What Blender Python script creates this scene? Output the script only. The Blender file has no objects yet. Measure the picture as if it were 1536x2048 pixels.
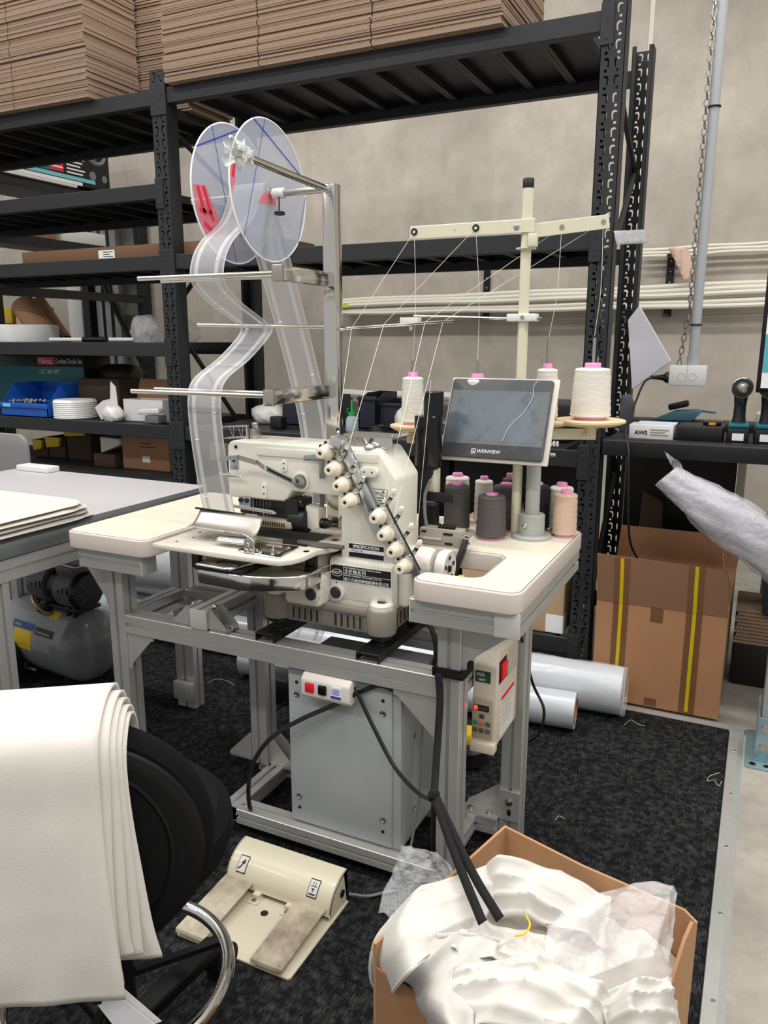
import bpy, bmesh, math, random
from mathutils import Vector, Matrix
# ------------------------------------------------------------------ camera, light, exposure
S = bpy.context.scene
COL = S.collection
YAW, PITCH, ROLL, FPX, CAMZ = 0.450027, 0.216532, 0.00065, 1560.0, 1.30
def _axes():
    cy, sy, cp, sp = math.cos(YAW), math.sin(YAW), math.cos(PITCH), math.sin(PITCH)
    f = Vector((-sy*cp, cy*cp, -sp)); r = Vector((cy, sy, 0)); u = r.cross(f)
    cr, sr = math.cos(ROLL), math.sin(ROLL)
    return cr*r+sr*u, -sr*r+cr*u, f
RT, UP, FW = _axes()
CAMP = Vector((0, 0, CAMZ))
cam_d = bpy.data.cameras.new('camera'); cam = bpy.data.objects.new('camera', cam_d); COL.objects.link(cam)
cam_d.sensor_fit = 'VERTICAL'; cam_d.sensor_height = 36.0; cam_d.lens = FPX/2048*36.0
cam_d.clip_start = 0.02; cam_d.clip_end = 60
m = Matrix((RT, UP, -FW)).transposed().to_4x4(); m.translation = CAMP; cam.matrix_world = m
S.camera = cam
W = bpy.data.worlds.new('world'); S.world = W; W.use_nodes = True
W.node_tree.nodes['Background'].inputs[0].default_value = (1.0, 0.99, 0.97, 1)
W.node_tree.nodes['Background'].inputs[1].default_value = 0.44
def area(name, loc, sx, sy, power, col=(1, 0.97, 0.93)):
    d = bpy.data.lights.new(name, 'AREA'); d.shape = 'RECTANGLE'; d.size = sx; d.size_y = sy; d.energy = power; d.color = col
    o = bpy.data.objects.new(name, d); COL.objects.link(o); o.location = loc; return o
# rows of ceiling light battens of the warehouse
for yy in (-1.6, 0.5, 2.45):
    for xx in (-4.2, -1.9, 0.4, 2.7):
        area('ceiling_batten', (xx, yy, 4.3), 1.5, 0.25, 33)
vs = S.view_settings; vs.view_transform = 'Standard'; vs.look = 'None'; vs.gamma = 1.0; vs.use_curve_mapping = False
vs.exposure = 0.25
# ------------------------------------------------------------------ helpers
R = random.Random(7)
def at(px, py, x=None, y=None, z=None):          # pixel of the 1536x2048 frame -> point on a plane of the room
    d = FW + RT*((px-768)/FPX) + UP*((1024-py)/FPX)
    t = x/d.x if x is not None else y/d.y if y is not None else (z-CAMZ)/d.z
    return CAMP + d*t
def lin(c):
    return tuple(((v/255)/12.92 if v/255 <= 0.04045 else ((v/255+0.055)/1.055)**2.4) for v in c[:3])
MATS = {}
def mat(name, rgb, rough=0.5, metal=0.0, noise=0.0, nscale=20.0, bump=0.0, bscale=200.0, alpha=1.0, trans=0.0, ior=1.45, coat=0.0, spec=0.5, emit=None, est=0.0, stretch=None, rgb2=None):
    if name in MATS: return MATS[name]
    M = bpy.data.materials.new(name); M.use_nodes = True
    nt = M.node_tree; b = nt.nodes['Principled BSDF']
    c = lin(rgb); b.inputs['Base Color'].default_value = (*c, 1)
    b.inputs['Roughness'].default_value = rough; b.inputs['Metallic'].default_value = metal
    b.inputs['IOR'].default_value = ior; b.inputs['Alpha'].default_value = alpha
    b.inputs['Transmission Weight'].default_value = trans; b.inputs['Coat Weight'].default_value = coat
    b.inputs['Specular IOR Level'].default_value = spec
    if emit: b.inputs['Emission Color'].default_value = (*lin(emit), 1); b.inputs['Emission Strength'].default_value = est
    if noise or bump:
        tc = nt.nodes.new('ShaderNodeTexCoord'); mp = nt.nodes.new('ShaderNodeMapping')
        nt.links.new(tc.outputs['Object'], mp.inputs[0])
        if stretch: mp.inputs['Scale'].default_value = stretch
    if noise:
        n = nt.nodes.new('ShaderNodeTexNoise'); n.inputs['Scale'].default_value = nscale; n.inputs['Detail'].default_value = 6
        n.inputs['Roughness'].default_value = 0.65
        nt.links.new(mp.outputs[0], n.inputs['Vector'])
        mx = nt.nodes.new('ShaderNodeMix'); mx.data_type = 'RGBA'
        c2 = lin(rgb2) if rgb2 else tuple(v*(1-noise) for v in c); c1 = c if rgb2 else tuple(min(1, v*(1+noise*0.7)) for v in c)
        mx.inputs[6].default_value = (*c1, 1); mx.inputs[7].default_value = (*c2, 1)
        rp = nt.nodes.new('ShaderNodeValToRGB'); rp.color_ramp.elements[0].position = 0.33; rp.color_ramp.elements[1].position = 0.68
        nt.links.new(n.outputs[0], rp.inputs[0]); nt.links.new(rp.outputs[0], mx.inputs[0]); nt.links.new(mx.outputs[2], b.inputs['Base Color'])
    if bump:
        n2 = nt.nodes.new('ShaderNodeTexNoise'); n2.inputs['Scale'].default_value = bscale; n2.inputs['Detail'].default_value = 4
        nt.links.new(mp.outputs[0], n2.inputs['Vector'])
        bp = nt.nodes.new('ShaderNodeBump'); bp.inputs['Strength'].default_value = bump; bp.inputs['Distance'].default_value = 0.01
        nt.links.new(n2.outputs[0], bp.inputs['Height']); nt.links.new(bp.outputs[0], b.inputs['Normal'])
    MATS[name] = M
    return M
def origin_of(o):
    p = Vector((0, 0, 0))
    while o: p = p + o.location; o = o.parent
    return p
class B:
    """collects shapes; build() links them as ONE mesh object. World coordinates unless local=True."""
    def __init__(s): s.bm = bmesh.new()
    def verts(s, vs): return [s.bm.verts.new(v) for v in vs]
    def face(s, vs):
        try: return s.bm.faces.new(vs)
        except ValueError: return None
    def box(s, x0, x1, y0, y1, z0, z1, M=None):
        P = [Vector((x, y, z)) for z in (z0, z1) for y in (y0, y1) for x in (x0, x1)]
        if M: P = [M @ p for p in P]
        v = s.verts(P)
        for f in ((0, 2, 3, 1), (4, 5, 7, 6), (0, 1, 5, 4), (2, 6, 7, 3), (0, 4, 6, 2), (1, 3, 7, 5)): s.face([v[i] for i in f])
        return s
    def bar(s, a, b, w, h, up=(0, 0, 1)):           # rectangular bar from a to b, w sideways, h along up
        a, b = Vector(a), Vector(b); d = (b-a).normalized(); u = Vector(up)
        sd = d.cross(u)
        if sd.length < 1e-5: sd = d.cross(Vector((1, 0, 0)))
        sd.normalize(); u = sd.cross(d).normalized()
        M = Matrix((sd, d, u)).transposed().to_4x4(); M.translation = a
        return s.box(-w/2, w/2, 0, (b-a).length, -h/2, h/2, M)
    def ring(s, c, ax, r, n, ref=None):
        ax = ax.normalized(); t = ref or (Vector((0, 0, 1)) if abs(ax.z) < 0.9 else Vector((1, 0, 0)))
        e1 = ax.cross(t).normalized(); e2 = ax.cross(e1)
        return s.verts([c + (e1*math.cos(2*math.pi*i/n) + e2*math.sin(2*math.pi*i/n))*r for i in range(n)])
    def skin(s, r0, r1):
        n = len(r0)
        for i in range(n): s.face([r0[i], r0[(i+1) % n], r1[(i+1) % n], r1[i]])
    def cyl(s, a, b, r, r2=None, n=16, cap=True):
        a, b = Vector(a), Vector(b); r2 = r if r2 is None else r2
        A = s.ring(a, b-a, r, n); C = s.ring(b, b-a, r2, n); s.skin(A, C)
        if cap: s.face(A[::-1]); s.face(C)
        return s
    def turn(s, prof, c=(0, 0, 0), ax=(0, 0, 1), n=24, cap=True):    # prof = [(r, t), ...] along ax from c
        c, ax = Vector(c), Vector(ax).normalized(); rs = [s.ring(c+ax*t, ax, max(r, 1e-4), n) for r, t in prof]
        for p, q in zip(rs, rs[1:]): s.skin(p, q)
        if cap: s.face(rs[0][::-1]); s.face(rs[-1])
        return s
    def tube(s, pts, r, n=8, closed=False, cap=True):
        P = [Vector(p) for p in pts]; k = len(P); rs = []
        ref = None
        for i in range(k):
            d = (P[(i+1) % k] - P[i-1]) if closed else (P[min(i+1, k-1)] - P[max(i-1, 0)])
            d.normalize()
            if ref is None: ref = Vector((0, 0, 1)) if abs(d.z) < 0.9 else Vector((1, 0, 0))
            e = d.cross(ref)
            if e.length < 1e-4: e = d.cross(Vector((0.3, 1, 0.2)))
            e.normalize(); g = d.cross(e); ref = -g if False else e.cross(d)
            rr = r[i] if isinstance(r, (list, tuple)) else r
            rs.append(s.verts([P[i] + (e*math.cos(2*math.pi*j/n) + g*math.sin(2*math.pi*j/n))*rr for j in range(n)]))
        for a, b in zip(rs, rs[1:]): s.skin(a, b)
        if closed: s.skin(rs[-1], rs[0])
        elif cap: s.face(rs[0][::-1]); s.face(rs[-1])
        return s
    def prism(s, poly, axis, a, b):                  # poly in the two other axes (x,z for 'y'; x,y for 'z'; y,z for 'x')
        def p3(p, t): return {'x': (t, p[0], p[1]), 'y': (p[0], t, p[1]), 'z': (p[0], p[1], t)}[axis]
        A = s.verts([p3(p, a) for p in poly]); C = s.verts([p3(p, b) for p in poly])
        s.skin(A, C); s.face(A[::-1]); s.face(C)
        return s
    def grid(s, fn, nu, nv, closeu=False):
        V = [[s.bm.verts.new(fn(i/nu, j/nv)) for j in range(nv+1)] for i in range(nu+(0 if closeu else 1))]
        k = len(V)
        for i in range(nu):
            for j in range(nv): s.face([V[i][j], V[(i+1) % k][j], V[(i+1) % k][j+1], V[i][j+1]])
        return s
    def xf(s, M): bmesh.ops.transform(s.bm, matrix=M, verts=s.bm.verts); return s
    def mesh(s, name, m, bev=0, seg=2, ang=35, off=None, smooth=True):
        bm = s.bm
        bmesh.ops.recalc_face_normals(bm, faces=bm.faces)
        if bev:
            ed = [e for e in bm.edges if len(e.link_faces) == 2 and e.calc_face_angle(0) > math.radians(30)]
            bmesh.ops.bevel(bm, geom=ed, offset=bev, segments=seg, affect='EDGES', clamp_overlap=True, profile=0.5)
        if off is not None: bmesh.ops.translate(bm, vec=-off, verts=bm.verts)
        me = bpy.data.meshes.new(name); bm.to_mesh(me); bm.free()
        if smooth:
            me.polygons.foreach_set('use_smooth', [True]*len(me.polygons)); me.set_sharp_from_angle(angle=math.radians(ang))
        if m: me.materials.append(m)
        return me
    def build(s, name, m, parent=None, bev=0, seg=2, ang=35, local=False, smooth=True, label=None, solid=0):
        off = None if (local or parent is None) else origin_of(parent)
        o = bpy.data.objects.new(name, s.mesh(name, m, bev, seg, ang, off, smooth)); COL.objects.link(o)
        if parent: o.parent = parent
        if label: o['label'] = label
        if solid:
            md = o.modifiers.new('solid', 'SOLIDIFY'); md.thickness = solid; md.offset = 0
        return o
def tag(o, label, cat, group=None):
    o['label'] = label; o['category'] = cat
    if group: o['group'] = group
    return o
def thing(name, label, cat, loc=(0, 0, 0), rz=0, group=None):
    o = bpy.data.objects.new(name, None); COL.objects.link(o); o.location = loc; o.rotation_euler = (0, 0, rz)
    o.empty_display_size = 0.05
    return tag(o, label, cat, group)
def copy_tree(o, parent=None):
    c = o.copy(); COL.objects.link(c)
    if parent: c.parent = parent
    for ch in list(o.children): copy_tree(ch, c)
    return c
def link(name, me, parent=None, loc=None, rot=None, scale=None):      # one more object on shared mesh data
    o = bpy.data.objects.new(name, me); COL.objects.link(o)
    if parent: o.parent = parent
    if loc is not None: o.location = Vector(loc) - (origin_of(parent) if parent else Vector((0, 0, 0)))
    if rot: o.rotation_euler = rot
    if scale: o.scale = scale
    return o
def struct(o): o['kind'] = 'structure'; return o
def lettering(txt, size, org, xd, ud, m, parent, align='LEFT', name='lettering', depth=0.0002, xs=1.0, bold=0.0):
    cu = bpy.data.curves.new('t', 'FONT'); cu.body = txt; cu.size = size; cu.align_x = align; cu.extrude = depth; cu.offset = bold
    t = bpy.data.objects.new('t', cu); COL.objects.link(t)
    bpy.context.view_layer.update()
    me = bpy.data.meshes.new_from_object(t.evaluated_get(bpy.context.evaluated_depsgraph_get()))
    bpy.data.objects.remove(t); bpy.data.curves.remove(cu)
    xd, ud = Vector(xd).normalized(), Vector(ud).normalized(); n = xd.cross(ud)
    M = Matrix((xd*xs, ud, n)).transposed().to_4x4(); M.translation = Vector(org)
    me.transform(M)
    if parent: me.transform(Matrix.Translation(-origin_of(parent)))
    me.materials.clear(); me.materials.append(m); me.name = name
    o = bpy.data.objects.new(name, me); COL.objects.link(o)
    if parent: o.parent = parent
    return o
def arc(c, r, a0, a1, n, f):                          # points of an arc; f maps (cos, sin) to 3-D
    return [f(c[0]+r*math.cos(a0+(a1-a0)*i/n), c[1]+r*math.sin(a0+(a1-a0)*i/n)) for i in range(n+1)]
def spline(P, n=8):                                   # Catmull-Rom through the points
    P = [Vector(p) for p in P]; Q = [P[0]*2-P[1]] + P + [P[-1]*2-P[-2]]; out = []
    for i in range(1, len(Q)-2):
        a, b, c, d = Q[i-1:i+3]
        for k in range(n):
            t = k/n
            out.append(0.5*((2*b) + (c-a)*t + (2*a-5*b+4*c-d)*t*t + (3*b-a-3*c+d)*t**3))
    return out + [P[-1]]
def hz(x, y, z=0):                                    # cheap smooth pseudo-noise for cloth and plastic
    return math.sin(x*3.1+y*1.7+z)*0.5 + math.sin(x*7.3-y*5.1+2.1*z)*0.3 + math.sin(x*13.7+y*11.9+0.7*z)*0.2
# ------------------------------------------------------------------ materials
STEEL_BLK = mat('charcoal_powder_coat', (39, 41, 43), 0.5, noise=0.08, nscale=9, spec=0.35)
STEEL_BLK2 = mat('black_steel', (22, 23, 25), 0.5)
ALU = mat('anodised_aluminium', (198, 198, 195), 0.42, 0.6, noise=0.05, nscale=14)
ALU_DK = mat('aluminium_slot', (96, 97, 95), 0.5, 0.6)
CHROME = mat('chrome', (214, 212, 206), 0.12, 1.0)
NICKEL = mat('brushed_steel', (186, 182, 174), 0.28, 1.0)
CREAM = mat('cream_enamel', (214, 208, 190), 0.35, noise=0.03, nscale=8)
WHITE_EN = mat('machine_white_enamel', (226, 223, 210), 0.28, coat=0.3)
BLACK_PL = mat('black_plastic', (24, 24, 26), 0.42)
BLACK_SHINY = mat('black_gloss', (14, 14, 16), 0.2)
WHITE_PL = mat('white_plastic', (225, 224, 220), 0.4)
CARD = mat('cardboard', (166, 124, 92), 0.8, noise=0.06, nscale=12)
CARD_EDGE = mat('corrugated_edge', (150, 127, 108), 0.9, noise=0.22, nscale=260, stretch=(0.5, 0.5, 3))
PINK = mat('pink_plastic', (238, 152, 202), 0.4)
BLUE_PR = mat('blue_ink', (52, 66, 170), 0.5)
RED_PR = mat('red_ink', (222, 40, 60), 0.5)
WHITE_PR = mat('white_ink', (240, 240, 238), 0.5)
BLACK_PR = mat('black_ink', (22, 22, 24), 0.5)
YELLOW_PR = mat('yellow_plastic', (226, 190, 30), 0.45)
TEAL = mat('teal_plastic', (0, 110, 120), 0.4)
SCREW = mat('dark_screw', (60, 58, 55), 0.3, 0.9)
CLEAR = mat('clear_film', (236, 238, 242), 0.12, alpha=0.28, spec=0.8)
# ------------------------------------------------------------------ setting: floor, wall, trim
YR, YB, YW = 2.80, 3.45, 4.95          # rack front face, rear posts, back wall
def concrete(name, base, dark, sc):
    M = bpy.data.materials.new(name); M.use_nodes = True; nt = M.node_tree; b = nt.nodes['Principled BSDF']
    N = nt.nodes.new; L = nt.links.new
    tc = N('ShaderNodeTexCoord')
    def noise(scale, st, det=8, ro=0.6):
        mp = N('ShaderNodeMapping'); mp.inputs['Scale'].default_value = st; L(tc.outputs['Object'], mp.inputs[0])
        n = N('ShaderNodeTexNoise'); n.inputs['Scale'].default_value = scale; n.inputs['Detail'].default_value = det; n.inputs['Roughness'].default_value = ro
        L(mp.outputs[0], n.inputs['Vector']); return n
    def ramp(n, a, c):
        r = N('ShaderNodeValToRGB'); r.color_ramp.elements[0].position = a; r.color_ramp.elements[1].position = c; L(n.outputs[0], r.inputs[0]); return r
    def mix(f, a, c, kind='MIX'):
        x = N('ShaderNodeMix'); x.data_type = 'RGBA'; x.blend_type = kind
        if isinstance(f, float): x.inputs[0].default_value = f
        else: L(f.outputs[0], x.inputs[0])
        for i, v in ((6, a), (7, c)):
            if isinstance(v, tuple): x.inputs[i].default_value = (*v, 1)
            else: L(v.outputs[2], x.inputs[i])
        return x
    a = mix(ramp(noise(sc, (1, 1, 1.0), 6, 0.58), 0.36, 0.66), lin(base), lin(dark))
    c = mix(ramp(noise(sc*5, (1, 1, 0.8), 8, 0.7), 0.42, 0.7), a, tuple(v*0.72 for v in lin(dark)))
    c.inputs[0].default_value = 0.4
    fm = N('ShaderNodeMath'); fm.operation = 'MULTIPLY'; fm.inputs[1].default_value = 0.45; src = c.inputs[0].links[0].from_socket; L(src, fm.inputs[0]); L(fm.outputs[0], c.inputs[0])
    st = ramp(noise(1.6, (3.2, 1, 0.1), 4), 0.55, 0.72)
    sm = N('ShaderNodeMath'); sm.operation = 'MULTIPLY'; sm.inputs[1].default_value = 0.25; L(st.outputs[0], sm.inputs[0])
    d = mix(sm, c, lin(dark))
    L(d.outputs[2], b.inputs['Base Color']); b.inputs['Roughness'].default_value = 0.75
    return M
WALL = concrete('precast_concrete', (210, 201, 187), (166, 159, 148), 0.95)
SLAB = concrete('concrete_slab', (176, 170, 158), (142, 137, 128), 2.2)
struct(B().box(-10, 4.2, YW, YW+0.15, 0, 5.2).build('wall_back', WALL))
struct(B().box(-10, 4.2, -1.4, YW, -0.06, 0).build('floor', SLAB))
px_ = at(1303, 60, y=YW).x; struct(B().box(px_-0.012, px_+0.012, YW-0.004, YW, 0, 5.2).build('trim_3', mat('joint_caulk', (226, 222, 212), 0.7)))
# carpet tiles, each a piece of its own
def carpet(rot):
    M = bpy.data.materials.new('carpet_tile'); M.use_nodes = True; nt = M.node_tree; b = nt.nodes['Principled BSDF']; N = nt.nodes.new; L = nt.links.new
    tc = N('ShaderNodeTexCoord'); mp = N('ShaderNodeMapping'); mp.inputs['Scale'].default_value = (1, 0.1, 1); mp.inputs['Rotation'].default_value = (0, 0, rot)
    L(tc.outputs['Object'], mp.inputs[0])
    n = N('ShaderNodeTexNoise'); n.inputs['Scale'].default_value = 520; n.inputs['Detail'].default_value = 3; L(mp.outputs[0], n.inputs['Vector'])
    n2 = N('ShaderNodeTexNoise'); n2.inputs['Scale'].default_value = 60; n2.inputs['Detail'].default_value = 5; L(tc.outputs['Object'], n2.inputs['Vector'])
    ad = N('ShaderNodeMath'); ad.operation = 'MULTIPLY'; L(n.outputs[0], ad.inputs[0]); L(n2.outputs[0], ad.inputs[1])
    r = N('ShaderNodeValToRGB'); e = r.color_ramp.elements
    e[0].position = 0.2; e[0].color = (*lin((20, 21, 23)), 1); e[1].position = 0.46; e[1].color = (*lin((70, 71, 71)), 1)
    L(ad.outputs[0], r.inputs[0]); L(r.outputs[0], b.inputs['Base Color']); b.inputs['Roughness'].default_value = 0.95; b.inputs['Specular IOR Level'].default_value = 0.1
    bp = N('ShaderNodeBump'); bp.inputs['Strength'].default_value = 0.5; bp.inputs['Distance'].default_value = 0.004; L(n.outputs[0], bp.inputs['Height']); L(bp.outputs[0], b.inputs['Normal'])
    return M
CP = [carpet(0), carpet(math.pi/2)]
cb = struct(B().box(-4.2, 0.0, -1.2, 2.70, 0, 0.002).build('floor_carpet', mat('carpet_backing', (20, 20, 22), 0.95)))
TL = 0.5
tm = [B().box(0.0008, TL-0.0008, 0.0008, TL-0.0008, 0.002, 0.008).mesh('carpet_tile', CP[k]) for k in (0, 1)]
for i in range(8):
    for j in range(6):
        link('carpet_tile', tm[(i+j) % 2], cb, (-TL*(i+1)-0.001, 2.70-TL*(j+1), 0))
TRIM = mat('brushed_trim', (196, 196, 192), 0.45, 0.55, noise=0.05, nscale=30)
t1 = B().prism([(0, 0), (0.002, 0.009), (0.03, 0.011), (0.046, 0.0)], 'y', -1.2, 2.70); t1 = struct(t1.build('trim_1', TRIM))
t2 = struct(B().prism([(2.70, 0), (2.702, 0.009), (2.73, 0.011), (2.746, 0)], 'x', -2.2, 0.046).build('trim_2', TRIM))
for i in range(9): B().turn([(0.005, 0), (0.004, 0.0012)], (0.022, 2.55-0.27*i, 0.0105), n=10).build('trim_screw', NICKEL, t1)
# ------------------------------------------------------------------ steel rack
def slot_tile(w, h):                      # one 50 mm pitch of a punched post face, with two hooked slots and two round holes
    bm = bmesh.new(); ed = []
    def loop(P):
        v = [bm.verts.new((p[0], 0, p[1])) for p in P]
        for i in range(len(v)): ed.append(bm.edges.new((v[i], v[(i+1) % len(v)])))
    loop([(0, 0), (w, 0), (w, h), (0, h)])
    for s, cx in ((1, w*0.3), (-1, w*0.7)):
        loop([(cx+s*p[0], h*0.32+p[1]) for p in ((-.011, .022), (-.007, .028), (0, .029), (.006, .026), (.008, .018), (.006, 0), (.0015, 0), (.003, .014), (.001, .02), (-.003, .022))])
        loop([(cx-s*0.004+0.0052*math.cos(a*math.pi/4), h*0.14+0.0052*math.sin(a*math.pi/4)) for a in range(8)])
    bmesh.ops.triangle_fill(bm, use_beauty=True, use_dissolve=False, edges=ed)
    return bm
def post_mesh(h, w=0.078, d=0.07, t=0.0025):
    n = int(h/0.052); p = h/n; T = slot_tile(w, p); b = B(); bm = b.bm
    tv = [v.co.copy() for v in T.verts]; T.verts.index_update(); tf = [[v.index for v in f.verts] for f in T.faces]; T.free()
    for k in range(n):
        for y in (0, t):
            V = [bm.verts.new((v.x, v.y+y, v.z+k*p)) for v in tv]
            for f in tf: bm.faces.new([V[i] for i in f])
    b.box(0, t, 0, d, 0, h); b.box(w-t, w, 0, d, 0, h); b.box(0, 0.016, d-t, d, 0, h); b.box(w-0.016, w, d-t, d, 0, h)
    return b.mesh('post', STEEL_BLK, smooth=False)
PM = {2.56: post_mesh(2.56), 2.40: post_mesh(2.40), 2.36: post_mesh(2.36)}
rack = thing('steel_rack', 'charcoal bolt-free steel rack of two bays along the concrete wall behind the machine', 'rack', (-2.4, YR, 0))
XP = (-4.36, -2.445, -0.580)
for x, hf, hr in ((XP[0], 2.36, 2.36), (XP[1], 2.40, 2.40), (XP[2], 2.56, 2.40)):
    link('post', PM[hf], rack, (x, YR, 0)); o = link('post', PM[hr], rack, (x+0.078, YB+0.01, 0), (0, 0, math.pi))
    br = B()
    for k, (za, zb) in enumerate(((0.15, 0.75), (0.75, 1.35), (1.45, 1.95), (1.95, 2.2))):
        a, c = (YR+0.05, YB-0.04) if k % 2 == 0 else (YB-0.04, YR+0.05)
        br.cyl((x+0.035, a, za), (x+0.035, c, zb), 0.011, n=8)
    br.build('brace', STEEL_BLK, rack)
LV = {0: (0.20, 0.915, 1.29, 1.665, 1.96, 2.33), 1: (0.20, 0.915, 1.665, 2.33)}
dp = B(); pw = 0.168                       # deck panel: folded steel tray, open below
dp.box(0.001, pw-0.001, 0.012, YB-YR-0.012, -0.002, 0); dp.box(0.001, 0.003, 0.012, YB-YR-0.012, -0.028, 0); dp.box(pw-0.003, pw-0.001, 0.012, YB-YR-0.012, -0.028, 0)
dp.box(0.001, 0.016, 0.012, YB-YR-0.012, -0.030, -0.028); dp.box(pw-0.016, pw-0.001, 0.012, YB-YR-0.012, -0.030, -0.028)
DPM = dp.mesh('deck_panel', STEEL_BLK)
for bay in (0, 1):
    xa, xb = XP[bay]+0.078, XP[bay+1]
    bmf = B(); L_ = xb-xa
    bmf.prism([(0, -0.062), (0, 0), (0.014, 0), (0.014, -0.022), (0.04, -0.022), (0.04, -0.062)], 'x', 0, L_)
    BM = bmf.mesh('beam', STEEL_BLK, bev=0.002, seg=1)
    pl = B(); pl.box(0, 0.042, -0.005, 0.0, -0.105, 0.02)
    for zz in (-0.09, -0.03): pl.prism([(0.017, zz), (0.026, zz), (0.026, zz+0.014), (0.017, zz+0.014)], 'y', -0.0065, -0.004)
    PLM = pl.mesh('beam_connector', STEEL_BLK, bev=0.0015, seg=1)
    n = int((L_-0.01)/pw)
    for z in LV[bay]:
        link('beam', BM, rack, (xa, YR+0.002, z)); link('beam', BM, rack, (xb, YB-0.002, z), (0, 0, math.pi))
        link('beam_connector', PLM, rack, (xb-0.002, YR-0.001, z)); link('beam_connector', PLM, rack, (xa-0.038, YR-0.001, z))
        for k in range(n): link('deck_panel', DPM, rack, (xa+(L_-n*pw)/2+k*pw, YR, z-0.022+0.02))
# workbench bay continuing the row on the right
bench = thing('workbench', 'black steel workbench with shelf top holding the cordless drills', 'workbench', (0.2, YR, 0))
bx0, bx1 = -0.498, 1.1
B().prism([(YR, 0.905), (YR, 0.958), (YR+0.012, 0.965), (YR+0.05, 0.965), (YR+0.05, 0.905)], 'x', bx0, bx1).build('front_beam', STEEL_BLK2, bench, bev=0.002)
B().box(bx0, bx1, YR+0.05, YB, 0.93, 0.955).build('top', mat('bench_top', (44, 45, 47), 0.6, noise=0.1, nscale=30), bench, bev=0.002)
B().box(bx0, bx1, YB-0.16, YB, 0.955, 0.985).build('rear_ledge', STEEL_BLK2, bench, bev=0.003)
B().box(bx0, bx1, YB-0.05, YB, 0.87, 0.93).build('rear_beam', STEEL_BLK2, bench)
for x in (0.95,): link('post', PM[2.36], bench, (x, YR, -1.4+1.4)).scale = (1, 1, 0.4)
# ------------------------------------------------------------------ machine table
def roundpoly(P, rr, n=6):
    out = []; k = len(P)
    for i in range(k):
        p, a, c = Vector(P[i]), Vector(P[i-1]), Vector(P[(i+1) % k]); r = rr[i] if isinstance(rr, (list, tuple)) else rr
        if r <= 0: out.append(tuple(p)); continue
        u, v = (a-p).normalized(), (c-p).normalized(); A, C = p+u*r, p+v*r; O = p+u*r+v*r
        for j in range(n+1):
            t = j/n*math.pi/2
            q = O - v*r*math.cos(t) - u*r*math.sin(t)
            out.append((q.x, q.y))
    return out
def inset_poly(P, d):                     # offset of a polygon towards its inside (counter-clockwise input)
    k = len(P); out = []
    for i in range(k):
        p, a, c = Vector(P[i]), Vector(P[i-1]), Vector(P[(i+1) % k])
        u, v = (p-a).normalized(), (c-p).normalized()
        nn = Vector((-u.y-v.y, u.x+v.x)); nn = nn.normalized()/max(0.4, math.cos(u.angle(v)/2)) if nn.length > 1e-6 else Vector((0, 0))
        q = p+nn*d; out.append((q.x, q.y))
    return out
def prof(w, h, g=0.009, d=0.008):         # slotted aluminium profile section, centred
    a, c = w/2, h/2; q = g/2; o = 0.0015
    return [(-a, -c+o), (-a+o, -c), (-q, -c), (-q, -c+d), (q, -c+d), (q, -c), (a-o, -c), (a, -c+o), (a, -q), (a-d, -q), (a-d, q), (a, q), (a, c-o), (a-o, c),
            (q, c), (q, c-d), (-q, c-d), (-q, c), (-a+o, c), (-a, c-o), (-a, q), (-a+d, q), (-a+d, -q), (-a, -q)]
def extr(b, axis, t0, t1, u, v, w=0.05, h=0.05):   # profile along an axis, centred at (u, v) of the two other axes
    return b.prism([(u+p[0], v+p[1]) for p in prof(w, h)], axis, t0, t1)
TBL = thing('machine_table', 'cream U-shaped sewing machine table on slotted aluminium frame', 'table', (-1.0, 1.73, 0))
TOPM = mat('cream_laminate', (224, 218, 200), 0.4, noise=0.015, nscale=6)
RIM = mat('table_edge_band', (206, 196, 187), 0.38)
tp = [(-1.63, 1.432), (-1.352, 1.432), (-1.352, 1.70), (-0.505, 1.70), (-0.505, 1.505), (-0.632, 1.505), (-0.632, 1.432), (-0.395, 1.432), (-0.395, 2.03), (-1.63, 2.03)]
rr = [0.03, 0.03, 0.02, 0.03, 0.028, 0.02, 0.028, 0.03, 0.03, 0.03]
tpr = roundpoly(tp, rr)
B().prism(tpr, 'z', 0.765, 0.810).build('tabletop', RIM, TBL, bev=0.004, seg=3)
B().prism(inset_poly(tpr, 0.0042), 'z', 0.8092, 0.8104).build('edge_line', mat('edge_seam', (150, 136, 130), 0.5), TBL)
B().prism(inset_poly(tpr, 0.0068), 'z', 0.8094, 0.8112).build('table_surface', TOPM, TBL)
legs = [(-1.525, 1.517, 0.018, 0.715), (-0.563, 1.517, 0.018, 0.715), (-1.228, 1.735, 0.09, 0.715), (-0.492, 1.79, 0.018, 0.715)]
for i, (x, y, z0, z1) in enumerate(legs):
    o = extr(B(), 'z', z0, z1, x, y, 0.054, 0.054).build('leg', ALU, TBL)
    if i != 2: B().turn([(0.022, 0), (0.022, 0.006), (0.008, 0.008), (0.008, 0.022)], (x, y, 0.008 if x > -6 else 0), n=14).build('foot', BLACK_PL, o)
def rail(axis, a, c, u, v, w=0.05, h=0.05, name='rail'): return extr(B(), axis, a, c, u, v, w, h).build(name, ALU, TBL)
rail('x', -1.60, -1.388, 1.475, 0.738, 0.055, 0.053)          # under the left wing
rail('x', -0.637, -0.45, 1.475, 0.738, 0.055, 0.053)          # under the right wing
rail('y', 1.45, 2.0, -0.4225, 0.738, 0.05, 0.053)
rail('y', 1.50, 2.0, -1.575, 0.738, 0.05, 0.053)
rail('x', -1.498, -0.59, 1.520, 0.550, 0.054, 0.052)          # front rail
rail('x', -1.60, -0.40, 1.98, 0.738, 0.05, 0.053)
rail('x', -1.498, -0.52, 1.765, 0.550, 0.05, 0.052)           # rear middle rail
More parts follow.
